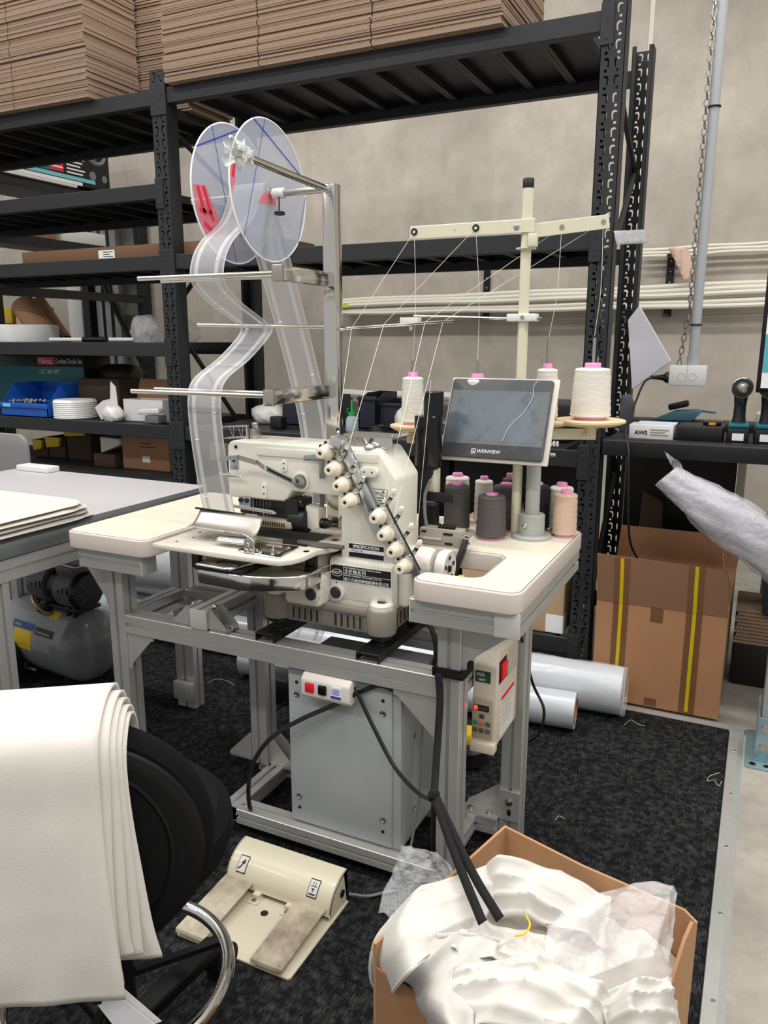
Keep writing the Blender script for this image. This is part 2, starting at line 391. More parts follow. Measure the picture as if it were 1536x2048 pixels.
rail('y', 1.545, 1.74, -1.525, 0.550, 0.05, 0.052)
rail('y', 1.545, 1.765, -0.563, 0.550, 0.05, 0.052)
rail('x', -1.155, -0.59, 1.520, 0.068, 0.054, 0.042)          # lower rails
rail('x', -1.255, -0.52, 1.765, 0.068, 0.05, 0.042)
rail('y', 1.50, 1.74, -1.180, 0.068, 0.05, 0.042)
rail('y', 1.52, 1.765, -0.60, 0.068, 0.05, 0.042)
mb = rail('y', 1.496, 1.90, -1.247, 0.603, 0.052, 0.052)      # beam lying on the front rail
CAPM = mat('grey_end_cap', (188, 188, 184), 0.5)
B().box(-1.274, -1.220, 1.490, 1.496, 0.577, 0.629).build('end_cap', CAPM, mb, bev=0.002)
B().box(-1.388, -1.383, 1.447, 1.503, 0.711, 0.765).build('end_cap', CAPM, TBL, bev=0.002)
B().box(-0.450, -0.396, 1.444, 1.450, 0.711, 0.766).build('end_cap', CAPM, TBL, bev=0.002)
B().box(-0.640, -0.637, 1.447, 1.503, 0.711, 0.765).build('end_cap', CAPM, TBL, bev=0.001)
def gusset(P, y, t=0.006): return B().prism(P, 'y', y, y+t).build('gusset_plate', ALU, TBL, bev=0.001, seg=1)
gusset([(-1.552, 0.711), (-1.64, 0.711), (-1.64, 0.700), (-1.632, 0.70), (-1.565, 0.61), (-1.565, 0.596), (-1.552, 0.596)], 1.497)
gusset([(-1.498, 0.524), (-1.408, 0.524), (-1.408, 0.513), (-1.418, 0.51), (-1.488, 0.433), (-1.488, 0.42), (-1.498, 0.42)], 1.497)
gusset([(-0.59, 0.524), (-0.70, 0.524), (-0.70, 0.510), (-0.69, 0.508), (-0.60, 0.425), (-0.60, 0.410), (-0.59, 0.410)], 1.497)
gusset([(-0.536, 0.711), (-0.425, 0.711), (-0.425, 0.690), (-0.44, 0.688), (-0.525, 0.62), (-0.526, 0.60), (-0.536, 0.60)], 1.497)
def corner(M, s=0.075, w=0.044):          # cast corner bracket: two flanges, two webs, bolts; local x and z legs
    b = B(); b.box(0, s, -w/2, w/2, 0, 0.005); b.box(0, 0.005, -w/2, w/2, 0, s)
    for y in (-w/2, w/2-0.003): b.prism([(0.004, 0.004), (s, 0.004), (s, 0.012), (0.012, s), (0.004, s)], 'y', y, y+0.003)
    b.xf(M); o = b.build('corner_bracket', ALU, TBL)
    c = B()
    for p in ((0.030, 0), (0.056, 0)):
        c.turn([(0.009, 0.005), (0.009, 0.0065), (0.006, 0.0066), (0.006, 0.011), (0.004, 0.011), (0.003, 0.009)], (p[0], 0, 0), n=12)
    for p in ((0, 0.030), (0, 0.056)):
        c.turn([(0.009, 0.005), (0.009, 0.0065), (0.006, 0.0066), (0.006, 0.011), (0.004, 0.011), (0.003, 0.009)], (0, 0, p[1]), (1, 0, 0), n=12)
    c.xf(M); c.build('bolt', CHROME, o)
    return o
def cm(x, y, z, rz=0): return Matrix.Translation((x, y, z)) @ Matrix.Rotation(rz, 4, 'Z')
corner(cm(-1.220, 1.52, 0.577), 0.058, 0.05); corner(cm(-1.274, 1.52, 0.577, math.pi), 0.058, 0.05)
corner(cm(-1.200, 1.738, 0.089), 0.085); corner(cm(-1.256, 1.738, 0.089, math.pi), 0.085)
b = B(); b.box(-0.519, -0.465, 1.756, 1.7625, 0.089, 0.172); b.box(-0.615, -0.519, 1.738, 1.790, 0.089, 0.095); b.prism([(-0.612, 0.095), (-0.519, 0.095), (-0.519, 0.168), (-0.527, 0.168), (-0.612, 0.103)], 'y', 1.784, 1.789); cbk = b.build('corner_bracket', ALU, TBL)
for p_, a_ in (((-0.492, 1.756, 0.142), (0, -1, 0)), ((-0.595, 1.76, 0.095), (0, 0, 1)), ((-0.545, 1.76, 0.095), (0, 0, 1))): B().turn([(0.0095, 0), (0.0095, 0.0015), (0.0065, 0.0016), (0.0065, 0.006), (0.004, 0.0065)], p_, a_, n=12).build('bolt', CHROME, cbk)
B().prism(roundpoly([(-0.496, 0.104), (-0.486, 0.104), (-0.486, 0.122), (-0.496, 0.122)], 0.0045, 4), 'y', 1.7552, 1.757).build('bracket_slot', BLACK_PR, cbk)
corner(cm(-1.220, 1.80, 0.577), 0.05); corner(cm(-0.492, 1.763, 0.711, -math.pi/2) @ Matrix.Rotation(math.pi/2, 4, 'Y'), 0.05)
corner(cm(-1.155, 1.50, 0.068, math.pi) @ Matrix.Rotation(math.pi/2, 4, 'X'), 0.04, 0.036)
for x0, x1 in ((-1.075, -1.020), (-0.795, -0.735)):           # black channels that carry the machine feet
    b = B(); b.prism([(x0, 0.577), (x0, 0.598), (x1, 0.598), (x1, 0.577), (x1-0.004, 0.577), (x1-0.004, 0.593), (x0+0.004, 0.593), (x0+0.004, 0.577)], 'y', 1.495, 1.80)
    b.build('foot_channel', BLACK_PL, TBL, bev=0.001, seg=1)
# ------------------------------------------------------------------ control cabinet under the table
CAB = thing('control_cabinet', 'pale grey sheet metal control cabinet standing on the lower rails', 'cabinet', (-0.85, 1.6, 0.09))
GREYM = mat('grey_sheet_metal', (168, 173, 174), 0.38, spec=0.5)
B().box(-1.0, -0.69, 1.522, 1.74, 0.09, 0.515).build('body', GREYM, CAB, bev=0.003)
B().box(-0.996, -0.712, 1.517, 1.5225, 0.094, 0.51).build('front_panel', GREYM, CAB, bev=0.002)
sc = B().turn([(0.008, 0), (0.008, 0.0015), (0.0055, 0.002), (0.0045, 0.0008)], (0, 0, 0), (0, -1, 0), n=14).mesh('screw', NICKEL)
hl = B().turn([(0.0045, 0), (0.0045, 0.0008)], (0, 0, 0), (0, -1, 0), n=12).mesh('vent_hole', BLACK_PR)
for x, z in ((-0.972, 0.165), (-0.735, 0.165), (-0.735, 0.445), (-0.972, 0.445)):
    link('screw', sc, CAB, (x, 1.517, z)); link('vent_hole', hl, CAB, (x, 1.517, z-0.032 if z < 0.3 else z+0.032))
for y, z in ((1.60, 0.36), (1.60, 0.16), (1.70, 0.36)):
    link('screw', sc, CAB, (-0.69, y, z), (0, 0, math.pi/2))
# ------------------------------------------------------------------ servo controller on the right leg
SV = thing('servo_controller', 'cream motor controller with keypad and red power switch by the right table leg', 'controller', (-0.515, 1.70, 0.45))
CTL = mat('controller_cream', (216, 206, 188), 0.42)
b = B(); b.prism([(1.575, 0.386), (1.575, 0.585), (1.60, 0.612), (1.745, 0.612), (1.745, 0.386)], 'x', -0.536, -0.480); b.build('housing', CTL, SV, bev=0.004, seg=2)
b = B(); b.box(-0.536, -0.478, 1.563, 1.59, 0.375, 0.40); b.build('bottom_lip', CTL, SV, bev=0.003)
kp = B().box(-0.5345, -0.486, 1.570, 1.576, 0.408, 0.507).build('keypad_panel', mat('keypad_tan', (176, 164, 142), 0.5), SV, bev=0.002)
B().box(-0.530, -0.494, 1.5685, 1.571, 0.477, 0.491).build('display', BLACK_PR, kp)
B().box(-0.5285, -0.521, 1.5678, 1.569, 0.479, 0.489).build('lit_digit', mat('red_led', (255, 60, 50), 0.5, emit=(255, 40, 30), est=4.0), kp)
for i in range(3): B().box(-0.518+i*0.0078, -0.513+i*0.0078, 1.5678, 1.569, 0.480, 0.488).build('digit', mat('dim_digit', (90, 70, 64), 0.5), kp)
keys = {(1, 0): (70, 72, 60), (0, 1): (46, 140, 84), (1, 1): (226, 96, 88), (2, 1): (84, 92, 92), (0, 2): (92, 86, 72), (1, 2): (84, 84, 74), (2, 2): (90, 92, 96)}
for (c, r), col in keys.items():
    x = -0.531+c*0.0150; z = 0.459-r*0.0175
    B().box(x, x+0.0110, 1.5675, 1.571, z, z+0.010).build('key', mat('key_%d%d' % (c, r), col, 0.5), kp, bev=0.001)
lb = B().box(-0.530, -0.494, 1.5735, 1.5755, 0.545, 0.572).build('green_label', mat('label_green', (28, 70, 52), 0.5), SV)
lettering('DDL', 0.010, (-0.526, 1.573, 0.5605), (1, 0, 0), (0, 0, 1), WHITE_PR, lb); lettering('750W', 0.007, (-0.523, 1.573, 0.549), (1, 0, 0), (0, 0, 1), WHITE_PR, lb)
sw = B().box(-0.481, -0.4785, 1.592, 1.645, 0.538, 0.592).build('switch_bezel', BLACK_PR, SV)
B().prism([(1.60, 0.545), (1.60, 0.585), (1.636, 0.585), (1.636, 0.545)], 'x', -0.480, -0.472).build('rocker', mat('rocker_red', (214, 20, 36), 0.3, emit=(255, 20, 30), est=0.12), sw, bev=0.003)
sd = B().box(-0.4805, -0.4792, 1.61, 1.72, 0.395, 0.50).build('side_label', mat('label_paper', (222, 216, 208), 0.6), SV)
B().box(-0.4796, -0.4788, 1.615, 1.715, 0.488, 0.498).build('red_stripe', RED_PR, sd)
for i in range(6): B().box(-0.4796, -0.479, 1.62, 1.70-0.008*(i % 3), 0.478-i*0.011, 0.480-i*0.011).build('text_line', mat('label_text', (150, 146, 142), 0.6), sd)
for i in range(5): B().box(-0.481, -0.479, 1.66+i*0.016, 1.668+i*0.016, 0.53, 0.60).build('vent_slot', mat('cream_shadow', (190, 182, 166), 0.5), SV)
# ------------------------------------------------------------------ switch box under the front rail
SB = thing('start_stop_switch', 'white start stop switch box with red and black buttons under the front rail', 'switch', (-0.87, 1.50, 0.524))
WB = mat('switch_white', (228, 222, 214), 0.35)
b = B(); b.prism([(1.478, 0.470), (1.478, 0.510), (1.490, 0.522), (1.535, 0.522), (1.535, 0.460), (1.487, 0.460)], 'x', -0.936, -0.803); b.build('housing', WB, SB, bev=0.004, seg=3)
for nm, x0, x1, mm in (('red_button', -0.922, -0.898, mat('button_red', (226, 34, 44), 0.35)), ('black_button', -0.886, -0.864, BLACK_SHINY)):
    B().box(x0, x1, 1.472, 1.480, 0.480, 0.504).build(nm, mm, SB, bev=0.003)
pl = B().box(-0.852, -0.824, 1.4755, 1.479, 0.477, 0.507).build('rating_label', WHITE_PR, SB)
B().box(-0.8515, -0.8245, 1.4748, 1.476, 0.478, 0.484).build('label_stripe', BLUE_PR, pl)
for i in range(3): B().box(-0.849, -0.828, 1.4748, 1.476, 0.489+0.005*i, 0.4905+0.005*i).build('text_line', BLUE_PR, pl)
B().turn([(0.005, 0), (0.005, 0.001), (0.003, 0.0015)], (-0.803, 1.505, 0.50), (1, 0, 0), n=10).build('screw', SCREW, SB)
# ------------------------------------------------------------------ foot pedal
PD = thing('foot_pedal', 'cream metal double foot pedal with half-round hood on the carpet', 'pedal', (-0.915, 1.27, 0.008))
PCR = mat('pedal_cream', (212, 204, 180), 0.32, coat=0.2)
PDW = mat('pedal_worn_pad', (206, 196, 172), 0.5, noise=0.8, nscale=9, rgb2=(120, 106, 90))
b = B(); b.prism([(-1.062, 1.142), (-0.772, 1.142), (-0.768, 1.148), (-0.768, 1.40), (-1.062, 1.40)], 'z', 0.008, 0.014); b.build('base_plate', PCR, PD, bev=0.001, seg=1)
hp = [(1.402, 0.012), (1.402, 0.088)] + [(1.318+0.084*math.cos(a)*1.0, 0.026+0.066*math.sin(a)+0.0) for a in [math.radians(t) for t in range(75, 181, 9)]] + [(1.318-0.0835, 0.026)]
hp = [(1.402, 0.012), (1.402, 0.096)] + [(1.402-0.082*math.sin(a), 0.030+0.066*math.cos(a)) for a in [math.radians(t) for t in range(12, 91, 6)]] + [(1.318, 0.026), (1.322, 0.026)] + [(1.402-0.078*math.sin(a), 0.030+0.062*math.cos(a)) for a in [math.radians(t) for t in range(84, 5, -8)]] + [(1.398, 0.012)]
B().prism(hp, 'x', -1.060, -0.772).build('hood', PCR, PD)
ep = [(1.402, 0.012), (1.402, 0.096)] + [(1.402-0.082*math.sin(a), 0.030+0.066*math.cos(a)) for a in [math.radians(t) for t in range(12, 91, 6)]] + [(1.318, 0.012)]
for x in (-1.060, -0.776): B().prism(ep, 'x', x, x+0.004).build('end_plate', PCR, PD)
for x in (-1.062, -0.862):
    b = B(); b.prism([(1.345, 0.040), (1.345, 0.043), (1.14, 0.031), (1.137, 0.022), (1.14, 0.022), (1.143, 0.028)], 'x', x, x+0.078); b.build('treadle', PDW, PD, bev=0.0008, seg=1)
for x in (-0.975, -0.885):
    b = B(); b.box(x, x+0.018, 1.306, 1.33, 0.014, 0.028); b.box(x-0.004, x+0.022, 1.29, 1.322, 0.014, 0.017); b.build('tab', PCR, PD, bev=0.001, seg=1)
    B().turn([(0.006, 0), (0.006, 0.002), (0.003, 0.003)], (x+0.009, 1.30, 0.017), n=10).build('screw', NICKEL, PD)
B().turn([(0.009, 0), (0.009, 0.001)], (-0.922, 1.278, 0.0142), n=12).build('hole', BLACK_PR, PD)
B().cyl((-0.772, 1.375, 0.050), (-0.769, 1.375, 0.050), 0.009, n=12).build('grommet', BLACK_PR, PD)
def hood_pt(x, a): a = math.radians(a); return Vector((x, 1.402-0.0828*math.sin(a), 0.030+0.0668*math.cos(a)))
def decal(x0, x1, a0, a1, m, off=0.0004):
    b = B(); b.grid(lambda u, v: hood_pt(x0+(x1-x0)*u, a0+(a1-a0)*v)+Vector((0, -off, off)), 1, 4); return b
for x, kind in ((-1.035, 0), (-0.838, 1)):
    o = decal(x, x+0.026, 36, 68, None).build('symbol_plate', BLACK_PR, PD); o2 = decal(x+0.0016, x+0.0244, 38, 66, None, 0.0008).build('symbol_face', mat('symbol_white', (214, 212, 206), 0.5), o)
    if kind == 0:
        b = B(); pts = [(0.004, 61), (0.009, 58), (0.013, 53), (0.015, 48)]
        for (xa, aa), (xb, ab) in zip(pts, pts[1:]): b.bar(hood_pt(x+xa, aa)+Vector((0, -.001, .001)), hood_pt(x+xb, ab)+Vector((0, -.001, .001)), 0.003, 0.0006, (0, -0.7, 0.7))
        P = [hood_pt(x+u, a)+Vector((0, -.0012, .0012)) for u, a in ((0.009, 50), (0.020, 51), (0.018, 41))]
        b.face(b.verts(P)); b.build('arrow', BLACK_PR, o)
    else:
        b = B()
        for (xa, aa, xb, ab, w) in ((.005, 62, .021, 62, .003), (.013, 58, .013, 51, .002), (.009, 53, .017, 53, .002), (.005, 48, .021, 48, .0016), (.010, 46, .010, 41, .0015), (.016, 46, .016, 41, .0015)):
            b.bar(hood_pt(x+xa, aa)+Vector((0, -.001, .001)), hood_pt(x+xb, ab)+Vector((0, -.001, .001)), w, 0.0006, (0, -0.7, 0.7))
        b.build('presser_symbol', BLACK_PR, o)
# ------------------------------------------------------------------ grey desk on the left
DK = thing('work_desk', 'grey topped desk with aluminium edge left of the machine table', 'desk', (-2.2, 1.4, 0))
B().box(-2.66, -1.735, 0.75, 2.165, 0.776, 0.800).build('desktop', mat('desk_grey', (186, 184, 186), 0.5), DK, bev=0.002)
b = B(); pr = [(-1.735, 0.80), (-1.728, 0.798), (-1.718, 0.790), (-1.716, 0.776), (-1.716, 0.752), (-1.722, 0.748), (-1.735, 0.746)]
b.prism(pr, 'y', 0.75, 2.165); b.build('edge_profile', mat('steel_edge', (150, 158, 160), 0.3, 0.8), DK)
def drail(axis, a, c, u, v, w, h): extr(B(), axis, a, c, u, v, w, h).build('rail', ALU, DK)
drail('y', 0.78, 2.14, -1.745, 0.716, 0.045, 0.06); drail('x', -2.64, -1.77, 2.12, 0.716, 0.045, 0.06); drail('y', 0.78, 2.14, -2.63, 0.716, 0.045, 0.06)
for x, y in ((-1.765, 2.05), (-1.765, 1.30), (-2.63, 2.05), (-2.63, 0.85)):
    o = extr(B(), 'z', 0.012, 0.69, x, y, 0.08, 0.05).build('leg', ALU, DK)
    B().turn([(0.02, 0), (0.02, 0.005)], (x, y, 0.008), n=12).build('foot', BLACK_PL, o)
pb = B(); pb.box(-1.80, -1.722, 2.0, 2.022, 0.05, 0.115); pb.build('foot_bracket', ALU, DK, bev=0.001)
# ------------------------------------------------------------------ multi-needle sewing machine
SM = thing('sewing_machine', 'cream multi-needle chainstitch sewing machine with eight ribbed tension knobs on the table', 'sewing machine', (-0.9, 1.6, 0.598))
FY = 1.56
b = B(); b.prism([(-1.186, 1.045), (-1.178, 1.057), (-1.16, 1.060), (-0.768, 1.060), (-0.722, 0.996), (-0.725, 0.795), (-0.868, 0.795), (-0.866, 0.944), (-1.0, 0.946), (-1.018, 0.918), (-1.187, 0.916)], 'y', FY, 1.685)
b.build('arm', WHITE_EN, SM, bev=0.009, seg=3)
b = B(); b.prism([(1.548, 0.685), (1.548, 0.790), (1.556, 0.799), (1.70, 0.799), (1.70, 0.685)], 'x', -0.892, -0.727); b.build('base_block', WHITE_EN, SM, bev=0.004, seg=2)
b = B(); b.box(-0.992, -0.892, 1.50, 1.70, 0.684, 0.760); b.build('cylinder_bed', WHITE_EN, SM, bev=0.012, seg=3); B().box(-0.727, -0.70, 1.575, 1.70, 0.69, 0.80).build('side_cover', WHITE_EN, SM, bev=0.01, seg=3)
b = B(); b.box(-1.01, -0.90, 1.515, 1.70, 0.752, 0.812); b.build('bed_pillar', mat('cast_grey', (150, 146, 136), 0.45), SM, bev=0.01)
B().box(-0.935, -0.905, 1.508, 1.53, 0.745, 0.815).build('shadow_gap_fill', BLACK_PL, SM, bev=0.003)  # black block standing in for the shade in the pillar gap
for x, z, y in ((-0.912, 0.719, 1.4985), (-0.872, 0.716, 1.545)):
    o = B().turn([(0.021, -0.006), (0.021, 0.002), (0.016, 0.004)], (x, y, z), (0, -1, 0), n=24).build('cap_collar', WHITE_EN, SM)
    B().turn([(0.0145, 0.003), (0.0145, 0.006), (0.011, 0.0085)], (x, y, z), (0, -1, 0), n=24).build('oil_cap', mat('slate_cap', (44, 50, 58), 0.5), o)
# ribbed oil pan and foot posts
PAN = mat('grey_cast_pan', (140, 134, 124), 0.5)
b = B(); b.box(-1.045, -0.735, 1.535, 1.74, 0.628, 0.686); pan = b.build('oil_pan', PAN, SM, bev=0.006)
rb = B().box(-0.0042, 0.0042, -0.0008, 0.003, 0.636, 0.667).mesh('vent_slot', mat('slot_dark', (52, 49, 45), 0.6)); rg = B().box(0.0042, 0.0060, -0.004, 0.003, 0.634, 0.669).mesh('rib', PAN)
for k in range(5):
    for x0 in (-0.985, -0.868): link('vent_slot', rb, pan, (x0+k*0.0165, 1.535, 0)); link('rib', rg, pan, (x0+k*0.0165, 1.535, 0))
for k in range(7): link('vent_slot', rb, pan, (-0.735, 1.57+k*0.022, 0), (0, 0, math.pi/2))
B().box(-1.05, -0.73, 1.529, 1.745, 0.672, 0.689).build('pan_flange', PAN, pan, bev=0.004)
for x, y in ((-1.037, 1.545), (-0.752, 1.545), (-1.03, 1.73), (-0.75, 1.73)):
    o = B().turn([(0.033, 0.634), (0.035, 0.640), (0.035, 0.690), (0.033, 0.694)], (x, y, 0), n=28).build('foot_post', PAN, SM)
    B().turn([(0.028, 0.692), (0.028, 0.704), (0.025, 0.708)], (x, y, 0), n=24).build('post_cap', WHITE_EN, o)
    B().turn([(0.011, 0.7078), (0.011, 0.7088)], (x, y, 0), n=16).build('socket', SCREW, o)
    B().turn([(0.020, 0.598), (0.020, 0.603), (0.013, 0.6032), (0.013, 0.611), (0.0085, 0.6112), (0.0085, 0.622), (0.027, 0.6225), (0.027, 0.634)], (x, y-0.0, 0), n=18).build('rubber_mount', BLACK_PL, o)
# bed plate
b = B(); b.prism([(-1.284, 1.383), (-0.945, 1.383), (-0.925, 1.386), (-0.905, 1.41), (-0.897, 1.44), (-0.895, 1.50), (-0.87, 1.555), (-0.87, 1.70), (-1.27, 1.70), (-1.284, 1.69)], 'z', 0.8135, 0.8265)
b.build('bed_plate', mat('bed_plate_cream', (222, 216, 202), 0.22, coat=0.3), SM, bev=0.003)
b = B(); b.prism(roundpoly([(-1.057, 1.410), (-0.935, 1.398), (-0.945, 1.503), (-1.057, 1.495)], 0.008), 'z', 0.826, 0.830); npl = b.build('needle_plate', CHROME, SM, bev=0.001, seg=1)
for x, y in ((-1.035, 1.425), (-1.015, 1.43), (-0.965, 1.42), (-0.955, 1.43), (-0.96, 1.48), (-1.0, 1.475), (-0.985, 1.45)):
    B().turn([(0.0045, 0.830), (0.004, 0.8325), (0.002, 0.8335)], (x, y, 0), n=10).build('plate_screw', CHROME, npl)
B().box(-0.952, -0.945, 1.405, 1.50, 0.8299, 0.8306).build('plate_slot', BLACK_PR, npl)
b = B(); b.box(-1.16, -0.935, 1.515, 1.64, 0.8262, 0.8275); slot = b.build('feed_slot', BLACK_PR, SM)
for x, y, r in ((-0.913, 1.48, 0.007), (-0.935, 1.59, 0.005), (-0.905, 1.60, 0.009), (-1.24, 1.42, 0.003), (-1.23, 1.47, 0.003), (-1.25, 1.52, 0.003)):
    B().turn([(r, 0.8262), (r, 0.8275)], (x, y, 0), n=12).build('plate_hole', SCREW, SM)
B().bar((-0.965, 1.53, 0.832), (-0.835, 1.515, 0.836), 0.012, 0.010).build('belt_guard', mat('grey_metal', (120, 118, 112), 0.4, 0.6), SM, bev=0.002)
# feed dog parts and folder
b = B(); b.box(-1.165, -0.995, 1.505, 1.512, 0.8275, 0.840); b.build('presser_rail', NICKEL, SM, bev=0.002)
def fold(u, v):
    x = -1.25+0.19*u; s = v
    y = 1.525-0.075*s; z = 0.884-0.026*math.sin(s*2.0)-0.004*u*s
    if u > 0.88: z -= (u-0.88)*0.10*s
    return Vector((x+0.02*s, y, z))
B().grid(fold, 20, 10).build('folder_scoop', mat('satin_steel', (196, 192, 184), 0.38, 0.9), SM, solid=0.0012)
def fold2(u, v): x = -1.14+0.115*u; a = v*2.6; return Vector((x, 1.452-0.022*math.cos(a), 0.836+0.012*math.sin(a)+0.002*u))
B().grid(fold2, 8, 12).build('folder_curl', CHROME, SM, solid=0.001)
b = B(); b.prism([(-1.035, 0.827), (-1.005, 0.827), (-1.004, 0.858), (-1.02, 0.868), (-1.033, 0.856)], 'y', 1.405, 1.412); b.turn([(0.005, 0), (0.005, 0.004)], (-1.02, 1.405, 0.848), (0, -1, 0), n=10); b.turn([(0.005, 0), (0.005, 0.004)], (-1.026, 1.405, 0.834), (0, -1, 0), n=10); b.turn([(0.005, 0), (0.005, 0.004)], (-1.012, 1.405, 0.834), (0, -1, 0), n=10)
b.build('folder_bracket', CHROME, SM, bev=0.001, seg=1)
B().bar((-1.262, 1.522, 0.888), (-1.12, 1.527, 0.884), 0.004, 0.004).build('folder_edge_rod', BLACK_PL, SM)
# needle head
b = B(); b.box(-1.165, -0.99, 1.575, 1.64, 0.875, 0.920); b.build('needle_block', BLACK_PL, SM, bev=0.003)
b = B(); b.box(-1.17, -1.0, 1.555, 1.60, 0.853, 0.872); pfb = b.build('presser_bar', mat('steel_beige', (196, 186, 162), 0.35, 0.5), SM, bev=0.002)
for k in range(20): B().box(-1.148+k*0.0066, -1.1450+k*0.0066, 1.5535, 1.556, 0.856, 0.866).build('presser_tooth', SCREW, pfb)
b = B(); b.prism([(-1.165, 0.893), (-1.045, 0.887), (-1.038, 0.890), (-1.05, 0.896), (-1.165, 0.900)], 'y', 1.548, 1.552); cmb = b.build('thread_comb', mat('comb_grey', (206, 206, 202), 0.3, 0.6), SM)
hm = B().turn([(0.0013, 0), (0.0013, 0.0006)], (0, 0, 0), (0, -1, 0), n=6).mesh('comb_hole', SCREW)
for k in range(18): link('comb_hole', hm, cmb, (-1.158+k*0.0062, 1.548, 0.8965-k*0.00033))
o = B().box(-1.150, -1.116, 1.552, 1.557, 0.893, 0.922).build('clamp_plate', mat('zinc', (170, 176, 178), 0.3, 0.8), SM, bev=0.001)
for x in (-1.143, -1.125): B().turn([(0.006, 0), (0.006, 0.004), (0.003, 0.0045)], (x, 1.552, 0.914), (0, -1, 0), n=12).build('screw', BLACK_PL, o)
b = B()
for k in range(6): b.cyl((-1.118+k*0.010, 1.568, 0.915), (-1.118+k*0.010, 1.568, 0.846), 0.0011, n=6)
b.build('needles', CHROME, SM)
o = B().box(-1.13, -1.095, 1.549, 1.556, 0.868, 0.881).build('needle_clamp', mat('comb_grey', (206, 206, 202), 0.3), SM, bev=0.003)
for x in (-1.122, -1.1125, -1.103): B().turn([(0.0042, 0), (0.0042, 0.003)], (x, 1.549, 0.8745), (0, -1, 0), n=10).build('screw', BLACK_PL, o)
b = B(); b.turn([(0.028, 0), (0.030, 0.004), (0.030, 0.045), (0.026, 0.048)], (-1.015, 1.585, 0.872), (1, 0, 0), n=26); b.box(-1.02, -0.985, 1.56, 1.60, 0.885, 0.925); b.build('puller_roller', BLACK_PL, SM, bev=0.001, seg=1)
b = B(); b.cyl((-1.005, 1.575, 0.915), (-0.975, 1.575, 0.915), 0.011, n=14); b.build('roller_spring_knob', BLACK_SHINY, SM, bev=0.001)
b = B(); b.prism([(-0.972, 0.912), (-0.935, 0.905), (-0.935, 0.858), (-0.95, 0.850), (-0.972, 0.856)], 'y', 1.575, 1.615); b.build('roller_arm', WHITE_EN, SM, bev=0.004)
b = B(); b.turn([(0.013, 0), (0.013, 0.012), (0.010, 0.014), (0.010, 0.022)], (-0.935, 1.59, 0.868), (1, 0, 0), n=16); b.build('roller_shaft_end', SCREW, SM)
B().tube(spline([(-0.94, 1.60, 0.945), (-0.938, 1.60, 0.92), (-0.945, 1.60, 0.90)], 5), 0.006, 8).build('hose', mat('grey_rubber', (110, 108, 102), 0.5), SM)
# looper covers under the bed
b = B(); b.prism(roundpoly([(-1.155, 1.375), (-0.99, 1.368), (-0.885, 1.43), (-0.885, 1.50), (-1.155, 1.50)], [0.02, 0.05, 0.025, 0.005, 0.005], 8), 'z', 0.748, 0.785); b.build('looper_cover', CHROME, SM, bev=0.010, seg=4)
b = B(); b.prism(roundpoly([(-1.148, 1.366), (-1.045, 1.362), (-1.01, 1.50), (-1.148, 1.50)], [0.012, 0.022, 0.01, 0.01], 8), 'z', 0.7905, 0.799); ul = b.build('looper_lid', CHROME, SM, bev=0.003, seg=3)
B().box(-1.15, -1.02, 1.372, 1.50, 0.783, 0.791).build('lid_gap', BLACK_PL, SM)
b = B(); b.tube([Vector((-1.07+0.022*math.cos(a)*1.5, 1.395+0.014*math.sin(a), 0.800)) for a in [i*math.pi/8 for i in range(16)]], 0.0022, 6, closed=True); b.build('lid_handle', SCREW, ul)
b = B(); b.box(-1.19, -1.155, 1.42, 1.50, 0.775, 0.800); b.build('looper_hinge', WHITE_EN, SM, bev=0.004)
B().box(-1.185, -1.165, 1.405, 1.425, 0.773, 0.812).build('hinge_pin', BLACK_PL, SM, bev=0.002)
b = B(); b.prism([(-0.893, 0.735), (-0.893, 0.785), (-0.889, 0.79), (-0.880, 0.79), (-0.880, 0.786), (-0.888, 0.783), (-0.886, 0.735)], 'y', 1.493, 1.497); b.build('wire_guide', CHROME, SM)
# arm details
def plate(x0, x1, z0, z1, y, t, m, name, r=0.006, bev=0.0015, par=None):
    return B().prism(roundpoly([(x0, z0), (x1, z0), (x1, z1), (x0, z1)], r, 5), 'y', y-t, y+0.001).build(name, m, par or SM, bev=bev, seg=2)
plate(-1.095, -0.905, 1.028, 1.048, FY, 0.004, WHITE_EN, 'top_cover', 0.002)
plate(-0.83, -0.768, 1.030, 1.050, FY, 0.004, WHITE_EN, 'top_cover', 0.002)
def port(x, z, w, h, d, horiz=False, par=None):
    o = plate(x-w/2, x+w/2, z-h/2, z+h/2, FY, d, WHITE_EN, 'port_cover', min(w, h)/2*0.95, 0.0015)
    for s in (-1, 1):
        p = (x+s*w*0.22, FY-d, z) if horiz else (x, FY-d, z+s*h*0.2)
        B().turn([(0.0021, 0), (0.0021, 0.0006)], p, (0, -1, 0), n=8).build('screw_hole', BLACK_PR, o)
port(-1.018, 1.007, 0.015, 0.030, 0.004); port(-1.078, 0.942, 0.015, 0.042, 0.003); port(-0.787, 1.010, 0.044, 0.024, 0.014, True)
b = B().turn([(0.024, 0.0), (0.023, 0.005), (0.0185, 0.006), (0.0185, 0.002)], (-0.972, FY, 0.972), (0, -1, 0), n=28).build('take_up_boss', WHITE_EN, SM)
B().turn([(0.0155, 0.002), (0.0155, 0.012), (0.012, 0.013)], (-0.972, FY, 0.972), (0, -1, 0), n=24).build('take_up_shaft', NICKEL, b)
b = B(); b.prism([(-1.058, 0.994), (-0.975, 0.966), (-0.975, 0.980), (-1.058, 1.008)], 'y', 1.538, 1.541); tl = b.build('take_up_lever', mat('zinc', (170, 176, 178), 0.3, 0.8), SM, bev=0.001)
B().prism([(-1.052, 0.997), (-0.985, 0.974), (-0.985, 0.980), (-1.052, 1.003)], 'y', 1.537, 1.5385).build('lever_slot', BLACK_PR, tl)
